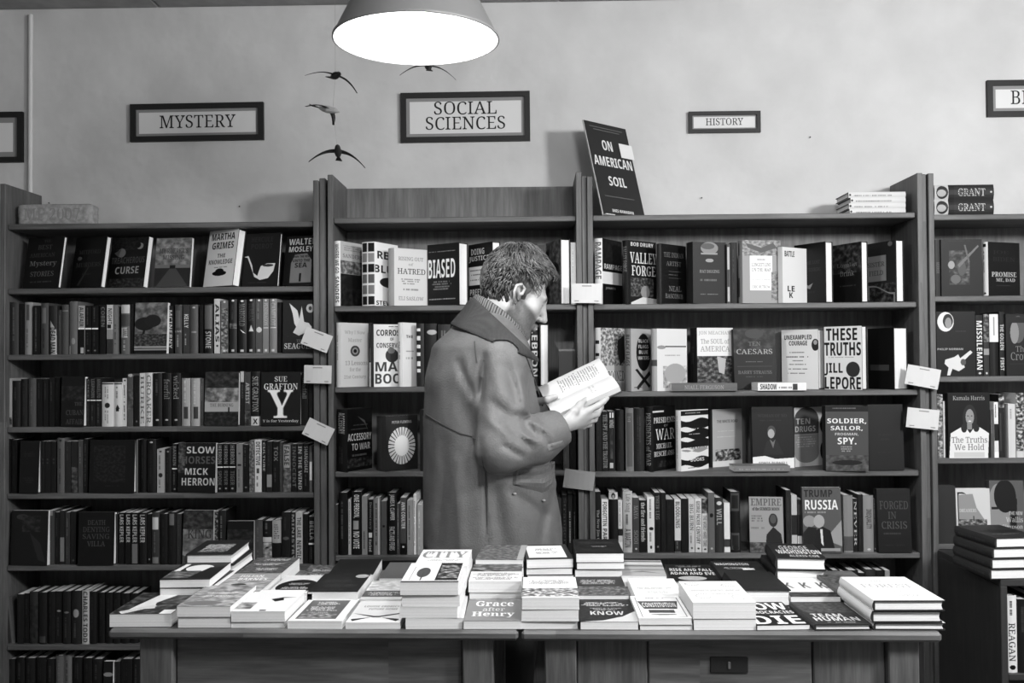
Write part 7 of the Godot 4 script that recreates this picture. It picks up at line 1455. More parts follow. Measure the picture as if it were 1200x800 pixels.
func head_sd(p: Vector3) -> float:
	var m := Vector3(p.x, p.y, absf(p.z))
	var d := ell(p, Vector3(-0.014, 0.044, 0), Vector3(0.094, 0.082, 0.074))
	d = smin(d, ell(p, Vector3(0.034, -0.018, 0), Vector3(0.060, 0.088, 0.058)), 0.03)
	d = smin(d, cap(m, Vector3(-0.012, -0.045, 0.050), Vector3(0.058, -0.098, 0.020), 0.020, 0.020), 0.03)
	d = smin(d, (p - Vector3(0.074, -0.100, 0)).length() - 0.021, 0.022)
	d = smin(d, cap(m, Vector3(0.088, 0.033, 0.0), Vector3(0.074, 0.030, 0.042), 0.012, 0.012), 0.016)
	d = smin(d, (m - Vector3(0.056, -0.014, 0.046)).length() - 0.019, 0.025)
	d = smax(d, -((m - Vector3(0.101, 0.009, 0.031)).length() - 0.014), 0.014)
	d = smin(d, (m - Vector3(0.0745, 0.008, 0.031)).length() - 0.0135, 0.004)
	d = smin(d, cap(m, Vector3(0.074, 0.017, 0.042), Vector3(0.085, 0.016, 0.022), 0.0045, 0.0045), 0.005)
	d = smin(d, cap(p, Vector3(0.092, 0.024, 0), Vector3(0.116, -0.026, 0), 0.0075, 0.0115), 0.012)
	d = smin(d, (m - Vector3(0.102, -0.031, 0.011)).length() - 0.0085, 0.008)
	d = smin(d, cap(m, Vector3(0.099, -0.055, 0.0), Vector3(0.088, -0.059, 0.020), 0.0075, 0.004), 0.007)
	d = smin(d, cap(m, Vector3(0.096, -0.069, 0.0), Vector3(0.086, -0.067, 0.018), 0.008, 0.004), 0.007)
	# neck, bent under the lowered head
	d = smin(d, cap(p, Vector3(-0.030, -0.045, 0), Vector3(-0.040, -0.158, 0.0), 0.055, 0.050), 0.03)
	# ears
	var hx := [Vector2(0.004, 0.006), Vector2(0.004, 0.026), Vector2(-0.012, 0.033), Vector2(-0.026, 0.022), Vector2(-0.026, 0.002), Vector2(-0.016, -0.016), Vector2(-0.006, -0.027)]
	var e := 1e3
	for i in 6:
		var za := 0.078 + 0.014 * clampf(-hx[i].x / 0.026, 0, 1)
		var zb := 0.078 + 0.014 * clampf(-hx[i + 1].x / 0.026, 0, 1)
		e = minf(e, cap(m, Vector3(hx[i].x - 0.004, hx[i].y, za), Vector3(hx[i + 1].x - 0.004, hx[i + 1].y, zb), 0.0045, 0.0048 if i < 5 else 0.0065))
	e = smin(e, cap(m, Vector3(-0.006, -0.01, 0.071), Vector3(-0.020, 0.018, 0.074), 0.009, 0.008), 0.005)
	return smin(d, e, 0.005)

func hand_sd(p: Vector3, bones: Array) -> float:
	var d := 1e3
	for b in bones:
		d = smin(d, cap(p, b[0], b[1], b[2], b[3]), b[4])
	return d

func build_person() -> void:
	var t := thing("person", "man in a collared jacket reading an open book behind the tables", "person", Vector3(-0.12, 0, 0.60))
	var base := Transform3D(Basis.IDENTITY, -t.position)
	creases = CREASES  # folds seen on its near side: [from, to, radius, depth, from z]
	# --- body: head, neck, trunk, limbs and hands in one mesh
	var skin := StandardMaterial3D.new()
	skin.vertex_color_use_as_albedo = true
	skin.roughness = 0.5
	var st := begin()
	var HB := Basis(Vector3.UP, deg_to_rad(16.0)) * Basis(Vector3.BACK, deg_to_rad(-24.0))
	var hx := Transform3D(HB, HEAD_AT - t.position)
	var face := func(p: Vector3) -> Color:
		var s := 0.35
		var m := absf(p.z)
		var g := noise3.get_noise_3d(p.x * 260, p.y * 120, p.z * 260)
		# short beard: below a line from the ear to the mouth, and the moustache
		var line := 0.006 - 0.46 * maxf(p.x, -0.01)
		var beard := clampf((line - p.y) / 0.012 + 0.25 * g, 0.0, 1.0) * clampf((p.x + 0.03) / 0.012, 0.0, 1.0) * clampf((p.y + 0.132) / 0.014, 0.0, 1.0)
		var tache := clampf(1.0 - absf(p.y + 0.045) / 0.009, 0.0, 1.0) * clampf((p.x - 0.082) / 0.006, 0.0, 1.0) * clampf((0.030 - m) / 0.006, 0.0, 1.0)
		beard = maxf(beard, clampf(tache * 1.6, 0, 1))
		var lip := clampf(1.0 - absf(p.y + 0.062) / 0.009, 0, 1) * clampf((p.x - 0.086) / 0.004, 0, 1) * clampf((0.02 - m) / 0.004, 0, 1)
		s = lerpf(s, 0.075 + 0.05 * g, beard * 0.9)
		s = lerpf(s, 0.26, clampf(lip * 1.5, 0, 1))
		var brow := clampf(1.0 - absf(p.y - 0.031 + 0.12 * (m - 0.03)) / 0.0085, 0, 1) * clampf((p.x - 0.068) / 0.006, 0, 1) * clampf((m - 0.012) / 0.004, 0, 1) * clampf((0.05 - m) / 0.006, 0, 1)
		s = lerpf(s, 0.06, clampf(brow * 1.5 + 0.3 * g * brow, 0, 1))
		var lash := clampf(1.0 - absf(p.y - 0.0085) / 0.0042, 0, 1) * clampf((p.x - 0.080) / 0.003, 0, 1) * clampf((m - 0.018) / 0.003, 0, 1) * clampf((0.045 - m) / 0.003, 0, 1)
		s = lerpf(s, 0.06, lash)
		return Color(s, s, s)
	surface_net(st, head_sd, Vector3(-0.18, -0.215, -0.105), Vector3(0.14, 0.14, 0.105), 0.0034, face, hx)
	var plain := func(_p: Vector3) -> Color: return Color(0.36, 0.36, 0.36)
	var rh := [R_HAND]
	surface_net(st, func(p: Vector3) -> float: return hand_sd(p, rh[0]), R_LO, R_HI, 0.0032, plain, base)
	var lh := [L_HAND]
	surface_net(st, func(p: Vector3) -> float: return hand_sd(p, lh[0]), L_LO, L_HI, 0.0036, plain, base)
	var core := func(p: Vector3) -> float:
		var d := maxf(torso_sd(p, -0.035), p.y - 1.40)
		d = maxf(d, 0.80 - p.y)
		d = smin(d, cap(p, Vector3(-0.13, 1.40, 0.6), Vector3(-0.095, 1.52, 0.592), 0.052, 0.050), 0.03)
		d = smin(d, cap(p, R_SHOULDER, R_ELBOW, 0.05, 0.042), 0.03)
		d = smin(d, cap(p, R_ELBOW, R_WRIST, 0.042, 0.028), 0.02)
		d = smin(d, cap(p, L_SHOULDER, L_ELBOW, 0.05, 0.042), 0.03)
		d = smin(d, cap(p, L_ELBOW, L_WRIST, 0.042, 0.028), 0.02)
		for s in [-1.0, 1.0]:
			var hip: Vector3 = Vector3(-0.13, 0.86, 0.60) + SIDE * 0.09 * s
			var knee: Vector3 = Vector3(-0.115, 0.49, 0.60) + SIDE * 0.10 * s
			var ankle: Vector3 = Vector3(-0.14, 0.09, 0.60) + SIDE * 0.11 * s
			d = smin(d, cap(p, hip, knee, 0.075, 0.052), 0.03)
			d = smin(d, cap(p, knee, ankle, 0.052, 0.035), 0.02)
			d = smin(d, cap(p, ankle + Vector3(0, -0.04, 0), ankle + FWD * 0.15 + Vector3(0, -0.055, 0), 0.034, 0.025), 0.02)
		return d
	surface_net(st, core, Vector3(-0.42, 0.005, 0.30), Vector3(0.16, 1.58, 0.92), 0.014, plain, base)
	part("body", st.commit(), skin, t)
	# --- jacket
	var jk := StandardMaterial3D.new()
	jk.vertex_color_use_as_albedo = true
	jk.roughness = 0.62
	jk.normal_enabled = true
	jk.normal_texture = bump(256, 0.12, 41, 3.0)
	jk.normal_scale = 0.35
	jk.uv1_triplanar = true
	jk.uv1_scale = Vector3(5, 5, 5)
	var js := begin()
	var cloth := func(p: Vector3) -> Color:
		var g := 0.106 + 0.018 * noise3.get_noise_3d(p.x * 14, p.y * 14, p.z * 14) + 0.008 * noise3.get_noise_3d(p.x * 70, p.y * 70, p.z * 70)
		return Color(g, g, g)
	surface_net(js, jacket_sd, Vector3(-0.45, 0.735, 0.27), Vector3(0.19, 1.60, 0.96), 0.0085, cloth, base)
	var jacket := part("jacket", js.commit(), jk, t)
	var dark := grey(0.2, 0.9)
	dark.rim_enabled = true
	dark.rim = 0.3
	# collar of ribbed dark cloth, folded over
	var cst := begin()
	var ccol := func(p: Vector3) -> Color:
		# fine ribs of the cloth, running down from the neck
		var g := 0.030 + 0.006 * sin(atan2(p.z - 0.597, p.x + 0.11) * 150.0)
		return Color(g, g, g)
	surface_net(cst, collar_sd, Vector3(-0.31, 1.30, 0.38), Vector3(0.10, 1.60, 0.82), 0.0052, ccol, base)
	var cm := StandardMaterial3D.new()
	cm.vertex_color_use_as_albedo = true
	cm.roughness = 0.9
	part("collar", cst.commit(), cm, jacket)
	var ax := Vector3(0.074, -0.068, -0.02)
	var cc := Vector3(-0.104, 1.490, 0.597)
	var plaid := StandardMaterial3D.new()
	var pim := Image.create(64, 16, false, Image.FORMAT_RGB8)
	for y in 16:
		for x in 64:
			var v := 0.42 if (x / 4 + y / 4) % 2 == 0 else (0.14 if (x / 8) % 2 == 0 else 0.26)
			pim.set_pixel(x, y, Color(v, v, v))
	plaid.albedo_texture = ImageTexture.create_from_image(pim)
	plaid.roughness = 0.8
	part("shirt_collar", collar_mesh(cc, ax, 0.074, [Vector2(-0.010, -0.045), Vector2(-0.004, 0.004), Vector2(0.002, 0.007), Vector2(0.006, 0.0), Vector2(0.004, -0.04)], -2.8, 2.8, base, 64), plaid, t)
	# seams, pocket flap, cuff strap, snaps: laid on the jacket's surface
	for ln in SEAMS:
		var pts := []
		var rad := []
		for i in ln.size() - 1:
			for k in 6:
				var q: Vector2 = ln[i].lerp(ln[i + 1], k / 6.0)
				pts.append(on_jacket(q, -0.0006) + base.origin)
				rad.append(0.0022)
		var ss := begin()
		tube(ss, pts, rad, 6)
		part("seam", ss.commit(), dark, jacket)
	part("pocket_flap", patch(FLAP, 0.011, base), jacket_tone(jk), jacket)
	part("cuff_strap", patch(STRAP, 0.005, base), jacket_tone(jk), jacket)
	for q in SNAPS:
		var sp := SphereMesh.new()
		sp.radius = 0.006
		sp.height = 0.007
		sp.radial_segments = 16
		sp.rings = 8
		part("snap", sp, grey(0.6, 0.35), jacket, on_jacket(q, 0.006) + base.origin)
	# --- hair
	var hair := StandardMaterial3D.new()
	hair.vertex_color_use_as_albedo = true
	hair.roughness = 0.42
	var hs := begin()
	var hcol := func(p: Vector3) -> Color:
		var g := 0.060 + 0.04 * noise3.get_noise_3d(p.x * 90, p.y * 90, p.z * 90)
		return Color(g, g, g)
	surface_net(hs, hair_sd, Vector3(-0.15, -0.10, -0.11), Vector3(0.13, 0.19, 0.11), 0.0042, hcol, hx)
	add_locks(hs, hx)
	part("hair", hs.commit(), hair, t)
	# --- trousers and shoes
	var trs := begin()
	var tro := func(p: Vector3) -> float:
		var d := ell(p, Vector3(-0.13, 0.86, 0.60), Vector3(0.155, 0.13, 0.165))
		for s in [-1.0, 1.0]:
			var hip: Vector3 = Vector3(-0.13, 0.84, 0.60) + SIDE * 0.085 * s
			var knee: Vector3 = Vector3(-0.115, 0.49, 0.60) + SIDE * 0.10 * s
			var ankle: Vector3 = Vector3(-0.14, 0.08, 0.60) + SIDE * 0.11 * s
			d = smin(d, cap(p, hip, knee, 0.092, 0.076), 0.02)
			d = smin(d, cap(p, knee, ankle, 0.076, 0.068), 0.02)
		d += 0.004 * noise3.get_noise_3d(p.x * 12, p.y * 9, p.z * 12)
		return smax(smax(d, 0.045 - p.y, 0.004), p.y - 0.95, 0.01)
	var tcol := func(_p: Vector3) -> Color: return Color(0.03, 0.03, 0.03)
	surface_net(trs, tro, Vector3(-0.34, 0.02, 0.36), Vector3(0.08, 1.0, 0.84), 0.012, tcol, base)
	var tm := StandardMaterial3D.new()
	tm.vertex_color_use_as_albedo = true
	tm.roughness = 0.9
	part("trousers", trs.commit(), tm, t)
	for s in [-1.0, 1.0]:
		var sh := begin()
		var an: Vector3 = Vector3(-0.14, 0.0, 0.60) + SIDE * 0.11 * s
		var shoe := func(p: Vector3) -> float:
			var d := cap(p, an + Vector3(0, 0.045, 0) - FWD * 0.03, an + FWD * 0.17 + Vector3(0, 0.030, 0), 0.048, 0.040)
			d = smin(d, cap(p, an + Vector3(0, 0.06, 0), an + Vector3(0, 0.10, 0), 0.050, 0.046), 0.02)
			return smax(d, 0.001 - p.y, 0.004)
		surface_net(sh, shoe, an + Vector3(-0.13, -0.01, -0.16), an + Vector3(0.26, 0.16, 0.10), 0.008, func(_p: Vector3) -> Color: return Color(0.02, 0.02, 0.02), base)
		part("shoe", sh.commit(), tm, t)
	open_book()

func jacket_tone(jk: StandardMaterial3D) -> StandardMaterial3D:
	if not M.has("jacket_plain"):
		var m := jk.duplicate() as StandardMaterial3D
		m.vertex_color_use_as_albedo = false
		m.albedo_color = Color(0.36, 0.36, 0.36)
		M.jacket_plain = m
	return M.jacket_plain

func on_jacket(q: Vector2, lift: float) -> Vector3:
	# the near side of the jacket above this x and y
	var z := 1.0
	for i in 60:
		var d := jacket_sd(Vector3(q.x, q.y, z))
		if d < 0.0012: break
		z -= maxf(d * 0.8, 0.001)
	return Vector3(q.x, q.y, maxf(z, 0.55) + lift)

func patch(pts: Array, thick: float, base: Transform3D) -> ArrayMesh:
	# pts: four corners of a cloth patch (x, y), counter-clockwise from the lower left, the lower edge bowed by the fifth value
	var st := begin()
	var n := 12
	var m := 6
	var g := []
	for j in m + 1:
		var row := []
		for i in n + 1:
			var u := i / float(n)
			var v := j / float(m)
			var lo: Vector2 = pts[0].lerp(pts[1], u) + Vector2(0, -pts[4].x * (1.0 - absf(2.0 * u - 2.0 * pts[4].y)) * (1 - v))
			var hi: Vector2 = pts[3].lerp(pts[2], u)
			var rim := minf(minf(u, 1 - u) * 8.0, minf(v, 1 - v) * 4.0)
			row.append(on_jacket(lo.lerp(hi, v), thick * clampf(rim, 0.0, 1.0) - 0.001) + base.origin)
		g.append(row)
	for j in m:
		for i in n:
			quad(st, g[j][i], g[j][i + 1], g[j + 1][i + 1], g[j + 1][i])
	var k := Vector3(0, 0, -0.008)
	for j in m:
		for i in n:
			quad(st, g[j][i + 1] + k, g[j][i] + k, g[j + 1][i] + k, g[j + 1][i + 1] + k)
	for i in n:
		quad(st, g[0][i] + k, g[0][i + 1] + k, g[0][i + 1], g[0][i])
		quad(st, g[m][i + 1] + k, g[m][i] + k, g[m][i], g[m][i + 1])
	for j in m:
		quad(st, g[j + 1][0] + k, g[j][0] + k, g[j][0], g[j + 1][0])
		quad(st, g[j][n] + k, g[j + 1][n] + k, g[j + 1][n], g[j][n])
	return st.commit()

func collar_mesh(c: Vector3, ax: Vector3, wide: float, prof: Array, a0: float, a1: float, base: Transform3D, n: int) -> ArrayMesh:
	# a band swept round the neck; the angle runs from -a to a with the nape at 0; prof: (outward, up)
	var st := begin()
	st.set_smooth_group(0)
	var fw := ax.normalized()
	var sd := SIDE
	var up := sd.cross(fw).normalized()
	if up.y < 0: up = -up
	var rings := []
	for i in n + 1:
		var a := lerpf(a0, a1, i / float(n))
		var dir := fw * (-cos(a)) * ax.length() + sd * sin(a) * wide
		var o := dir.normalized()
		var f := clampf((absf(a) - 1.9) / 0.9, 0.0, 1.0)
		var ring := []
		for q: Vector2 in prof:
			ring.append(c + dir + o * q.x * (1.0 - 0.45 * f) + (up * 0.55 + Vector3.UP * 0.45) * q.y * (1.0 + 0.25 * f) + base.origin)
		rings.append(ring)
	var k := prof.size()
	for i in n:
		for j in k:
			var l := (j + 1) % k
			var q4 := [rings[i][j], rings[i + 1][j], rings[i + 1][l], rings[i][l]]
			var uv := [Vector2(i / 2.0, j / 4.0), Vector2((i + 1) / 2.0, j / 4.0), Vector2((i + 1) / 2.0, (j + 1) / 4.0), Vector2(i / 2.0, (j + 1) / 4.0)]
			for e in [0, 1, 2, 0, 2, 3]:
				st.set_uv(uv[e] * 0.25)
				st.add_vertex(q4[e])
	for i in [0, n]:
		for j in range(1, k - 1):
			for v in [rings[i][0], rings[i][j], rings[i][j + 1]]: st.add_vertex(v)
	st.index()
	st.generate_normals()
	return st.commit()

func hairline(x: float) -> float:
	# the lowest hair at this place along the head
	var g := [[-0.13, -0.075], [-0.095, -0.072], [-0.06, -0.045], [-0.034, 0.0], [-0.028, 0.034], [-0.004, 0.036], [0.004, -0.008], [0.018, -0.004], [0.026, 0.05], [0.045, 0.086], [0.07, 0.110], [0.13, 0.114]]
	for i in g.size() - 1:
		if x < g[i + 1][0]:
			return lerpf(g[i][1], g[i + 1][1], clampf((x - g[i][0]) / (g[i + 1][0] - g[i][0]), 0, 1))
	return 0.114

func hair_sd(p: Vector3) -> float:
	var d := ell(p, Vector3(-0.016, 0.056, 0), Vector3(0.108, 0.112, 0.086))
	d = smin(d, ell(p, Vector3(0.055, 0.112, 0), Vector3(0.055, 0.030, 0.055)), 0.02)
	var w := noise3.get_noise_3d(p.x * 16, p.y * 16, p.z * 16)
	d -= 0.009 * absf(noise3.get_noise_3d(p.x * 26 + 3 * w, p.y * 20, p.z * 26 + 3 * w)) - 0.004
	d = smax(d, (hairline(p.x) - p.y) * 0.75, 0.006)
	return d

func add_locks(st: SurfaceTool, hx: Transform3D) -> void:
	var r := RandomNumberGenerator.new()
	r.seed = 77
	var made := 0
	for i in 14000:
		if made > 1900: break
		var d := Vector3(r.randfn(), r.randfn() + 0.4, r.randfn()).normalized()
		var p := Vector3(-0.016, 0.056, 0) + d * Vector3(0.109, 0.114, 0.087)
		if p.y < hairline(p.x) + 0.004: continue
		if absf(p.x + 0.012) < 0.034 and p.y < 0.066: continue  # clear of the ears
		made += 1
		# locks fall away from the crown and curl
		var away := (p - Vector3(-0.055, 0.155, 0.01))
		var nrm := ((p - Vector3(-0.016, 0.056, 0)) / Vector3(0.0119, 0.0130, 0.0076)).normalized()
		var dir := (away - nrm * away.dot(nrm)).normalized()
		# neighbouring locks wave the same way
		var swirl := 1.7 * noise3.get_noise_3d(p.x * 17.0, p.y * 17.0, p.z * 17.0 + 40.0) + r.randfn() * 0.16
		dir = dir.rotated(nrm, swirl)
		var sidew := nrm.cross(dir)
		var L := r.randf_range(0.024, 0.052)
		var curl := r.randf_range(-0.010, 0.010)
		if p.x > 0.045 and p.y > 0.07:
			dir = (dir * 0.7 + Vector3(0.6, 0.15, 0)).normalized()
			L *= 0.7
		var tone := clampf(0.055 + 0.09 * noise3.get_noise_3d(p.x * 30.0 + 9.0, p.y * 30.0, p.z * 30.0) + r.randf_range(-0.015, 0.02), 0.018, 0.13)
		var pts := []
		var rad := []
		for k in 6:
			var f := k / 5.0
			pts.append(hx * (p + dir * L * f + nrm * (0.010 * sin(f * 2.8) - 0.011 * f * f) + sidew * curl * sin(f * PI)))
			rad.append(0.0032 * (1.0 - 0.85 * f) * r.randf_range(0.8, 1.1))
		lock(st, pts, rad, Color(tone, tone, tone))

func lock(st: SurfaceTool, pts: Array, rad: Array, c: Color) -> void:
	var sides := 5
	var rings := []
	for i in pts.size():
		var t: Vector3 = (pts[mini(i + 1, pts.size() - 1)] - pts[maxi(i - 1, 0)]).normalized()
		var x := t.cross(Vector3(0.3, 0.5, 0.81)).normalized()
		var y := t.cross(x)
		var ring := []
		for k in sides:
			var a := TAU * k / sides
			ring.append([pts[i] + (x * cos(a) + y * sin(a)) * rad[i], x * cos(a) + y * sin(a)])
		rings.append(ring)
	for i in rings.size() - 1:
		for k in sides:
			var l := (k + 1) % sides
			var q := [rings[i][k], rings[i][l], rings[i + 1][l], rings[i + 1][k]]
			for e in [0, 2, 1, 0, 3, 2]:
				st.set_color(c)
				st.set_uv(Vector2.ZERO)
				st.set_normal(q[e][1])
				st.add_vertex(q[e][0])

func open_book() -> void:
	# held open; A and B lie on the near fore-edge (foot and head), C and D on the far one
	var A := BK_A
	var B := BK_B
	var C := BK_C
	var D := BK_D
	var mid := (A + B + C + D) / 4
	var t := thing("open_paperback", "open paperback held in the man's hands, pages turned up", "paperback", mid)
	var up := (B - A).cross(C - A).normalized()
	if up.y < 0: up = -up
	var n := 20
	var got := room_for(220, 200)
	var im := atlas[got[0]]
	var R: Rect2i = got[1]
	im.fill_rect(R, Color(0.78, 0.78, 0.78))
	rng.seed = 91
	# u runs across both pages from the near fore-edge, v from head to foot
	small_print(im, R, Rect2(0.60, 0.12, 0.31, 0.62), 0.5, false)
	small_print(im, R, Rect2(0.10, 0.30, 0.30, 0.10), 0.72, false)
	var AT := float(ATLAS)
	var uv := func(u: float, v: float) -> Vector2: return Vector2((R.position.x + 0.5 + u * (R.size.x - 1)) / AT, (R.position.y + 0.5 + v * (R.size.y - 1)) / AT)
	var gut := 0.54
	var lift := func(u: float) -> float:
		var s := absf(u - gut) / (gut if u < gut else 1.0 - gut)
		return 0.004 + 0.017 * sin(clampf(s, 0, 1) * PI * 0.72) - 0.012 * exp(-s * s * 60.0) - 0.006
	var side := func(u: float, foot: bool) -> Vector3: return (A.lerp(C, u) if foot else B.lerp(D, u)) - mid
	var ps := begin()
	for i in n:
		var u0 := i / float(n)
		var u1 := (i + 1) / float(n)
		var a: Vector3 = side.call(u0, true) + up * lift.call(u0)
		var b: Vector3 = side.call(u1, true) + up * lift.call(u1)
		var c: Vector3 = side.call(u1, false) + up * lift.call(u1)
		var d: Vector3 = side.call(u0, false) + up * lift.call(u0)
		quad(ps, a, d, c, b, uv.call(u0, 1), uv.call(u0, 0), uv.call(u1, 0), uv.call(u1, 1))
		var w := uv.call(0.5, 0.02) as Vector2
		var k0: Vector3 = side.call(u0, true) - up * 0.006
		var k1: Vector3 = side.call(u1, true) - up * 0.006
		var k2: Vector3 = side.call(u1, false) - up * 0.006
		var k3: Vector3 = side.call(u0, false) - up * 0.006
		quad(ps, k0, k1, k2, k3, w, w, w, w)
		quad(ps, k1, k0, a, b, w, w, w, w)
		quad(ps, k3, k2, c, d, w, w, w, w)
		if i == 0: quad(ps, k0, k3, d, a, w, w, w, w)
		if i == n - 1: quad(ps, k2, k1, b, c, w, w, w, w)
	part("pages", ps.commit(), atlas_mat[got[0]], t)
	var cs := begin()
	var o := 1.06
	for i in n:
		var u0 := -0.02 + 1.04 * i / float(n)
		var u1 := -0.02 + 1.04 * (i + 1) / float(n)
		var q := []
		for dz in [-0.0065, -0.0085]:
			q.append(side.call(u0, true) * 1.02 + up * dz)
			q.append(side.call(u1, true) * 1.02 + up * dz)
			q.append(side.call(u1, false) * 1.02 + up * dz)
			q.append(side.call(u0, false) * 1.02 + up * dz)
		quad(cs, q[0], q[3], q[2], q[1])
		quad(cs, q[4], q[5], q[6], q[7])
		quad(cs, q[5], q[4], q[0], q[1])
		quad(cs, q[7], q[6], q[2], q[3])
		if i == 0: quad(cs, q[4], q[7], q[3], q[0])
		if i == n - 1: quad(cs, q[6], q[5], q[1], q[2])
	part("cover", cs.commit(), grey(0.16, 0.45), t)

# ------------------------------------------------------------------ scene
func _ready() -> void:
	# camera
	var cam := Camera3D.new()
	cam.name = "camera"
	cam.position = Vector3(0, 1.36, 3.70)
	cam.basis = Basis(Vector3.UP, deg_to_rad(1.2)) * Basis(Vector3.RIGHT, deg_to_rad(1.07)) * Basis(Vector3.BACK, deg_to_rad(-0.4))
	cam.fov = rad_to_deg(2.0 * atan(400.0 / 1150.0))
	cam.near = 0.05
	add_child(cam)
	# exposure; no sky is seen, the room is closed
	var we := WorldEnvironment.new()
	we.name = "environment"
	var env := Environment.new()
	env.background_mode = Environment.BG_COLOR
	env.background_color = Color(0, 0, 0)
	env.tonemap_mode = Environment.TONE_MAPPER_LINEAR
	env.tonemap_exposure = 1.07
	env.sdfgi_enabled = true
	env.ssao_enabled = true
	env.ssil_enabled = true
	we.environment = env
	add_child(we)
	rng.seed = 11
	noise.seed = 4
	noise.frequency = 1.0
	noise.fractal_octaves = 5
	noise3.seed = 8
	noise3.frequency = 1.0
	noise3.fractal_octaves = 3
	make_materials()
	M.shade = grey(0.46, 0.4)
	M.bulb = grey(0.9, 0.5)
	M.bulb.emission_enabled = true
	M.bulb.emission = Color(1, 1, 1)
	M.bulb.emission_energy_multiplier = 6.0
	M.opal = M.bulb.duplicate()
	M.opal.emission_energy_multiplier = 3.0
	M.bird = grey(0.13, 0.6)
	M.bird_pale = grey(0.72, 0.6)
	# lamps: the pendant over the table, side globes out of frame, and an added middle globe
	pendant_lamp("grey conical pendant lamp glowing above the display tables", Vector3(-0.2777, 2.1385, 1.33), 1.4)
	globe_lamp("opal globe lamp hung from the ceiling over the biography side", Vector3(2.10, 2.28, 2.45), 5.8, 0.17)
	globe_lamp("added unseen globe lamp that evens the light on the wall", Vector3(0.60, 2.28, 2.60), 1.75, 0.17)  # added fill globe, unseen: evens the wall brightness between the other lamps
	globe_lamp("opal globe lamp hung from the ceiling over the mystery side", Vector3(-1.50, 2.28, 2.60), 0.1, 0.17)
	build_room()
	build_cases()
	build_tables()
	for d in BOOKS: add_book(d)
	build_signs_and_small()
	build_person()
	for i in atlas.size():
		atlas_mat[i].albedo_texture = ImageTexture.create_from_image(atlas[i])
	print("sheets ", atlas.size(), " ms ", Time.get_ticks_msec())

func build_room() -> void:
	var L := -3.3
	var Rr := 3.3
	var B := 6.2
	var H := 2.825
	var cx := (L + Rr) / 2
	var d := B + 0.3
	struct("wall_back", bevel_box(Vector3(Rr - L + 0.2, H + 0.1, 0.1), 0.001), M.wall, Vector3(cx, -0.05, -0.35), "pale plaster wall behind the bookcases")
	struct("wall_left", bevel_box(Vector3(0.1, H + 0.1, d), 0.001), M.room, Vector3(L - 0.05, -0.05, -0.3 + d / 2), "painted side wall beyond the mystery shelves")
	struct("wall_right", bevel_box(Vector3(0.1, H + 0.1, d), 0.001), M.room, Vector3(Rr + 0.05, -0.05, -0.3 + d / 2), "painted side wall beyond the biography shelves")
	struct("wall_front", bevel_box(Vector3(Rr - L + 0.2, H + 0.1, 0.1), 0.001), M.room, Vector3(cx, -0.05, B + 0.05), "painted wall across the shop")
	var fl := struct("floor", bevel_box(Vector3(Rr - L, 0.05, d), 0.001), M.floor, Vector3(cx, -0.056, -0.3 + d / 2), "dark board floor of the shop")
	var n := 24
	for i in n:
		var w := (Rr - L) / n
		part("plank", bevel_box(Vector3(w - 0.002, 0.006, d), 0.001, i * 1.37), M.floor, fl, Vector3(L + w * (i + 0.5) - cx, 0.05, 0))
	var ce := struct("ceiling", bevel_box(Vector3(Rr - L, 0.05, d), 0.001), M.ceiling, Vector3(cx, H + 0.008, -0.3 + d / 2), "grey panelled ceiling with narrow joints")
	var zz := -0.3
	for j in 6:
		for i in 4:
			var pw := (Rr - L) / 4
			var pd := d / 6
			part("panel", bevel_box(Vector3(pw - 0.008, 0.009, pd - 0.008), 0.003), M.ceiling, ce, Vector3(-(Rr - L) / 2 + pw * (i + 0.5) + 0.12 * (1 if j == 0 else 0), -0.0085, -d / 2 + pd * (j + 0.5)))
	# a white pipe boxed against the wall, with its cover strip
	var st := begin()
	tube(st, [Vector3(0, 0, 0), Vector3(0, 2.80, 0)], [0.009, 0.009], 12)
	var pipe := part("wall_pipe", st.commit(), grey(0.8, 0.5), self, Vector3(-2.0642, 0.0, -0.289))
	pipe.set_meta("label", "white vertical pipe on the wall beside the mystery bookcase")
	pipe.set_meta("category", "pipe")

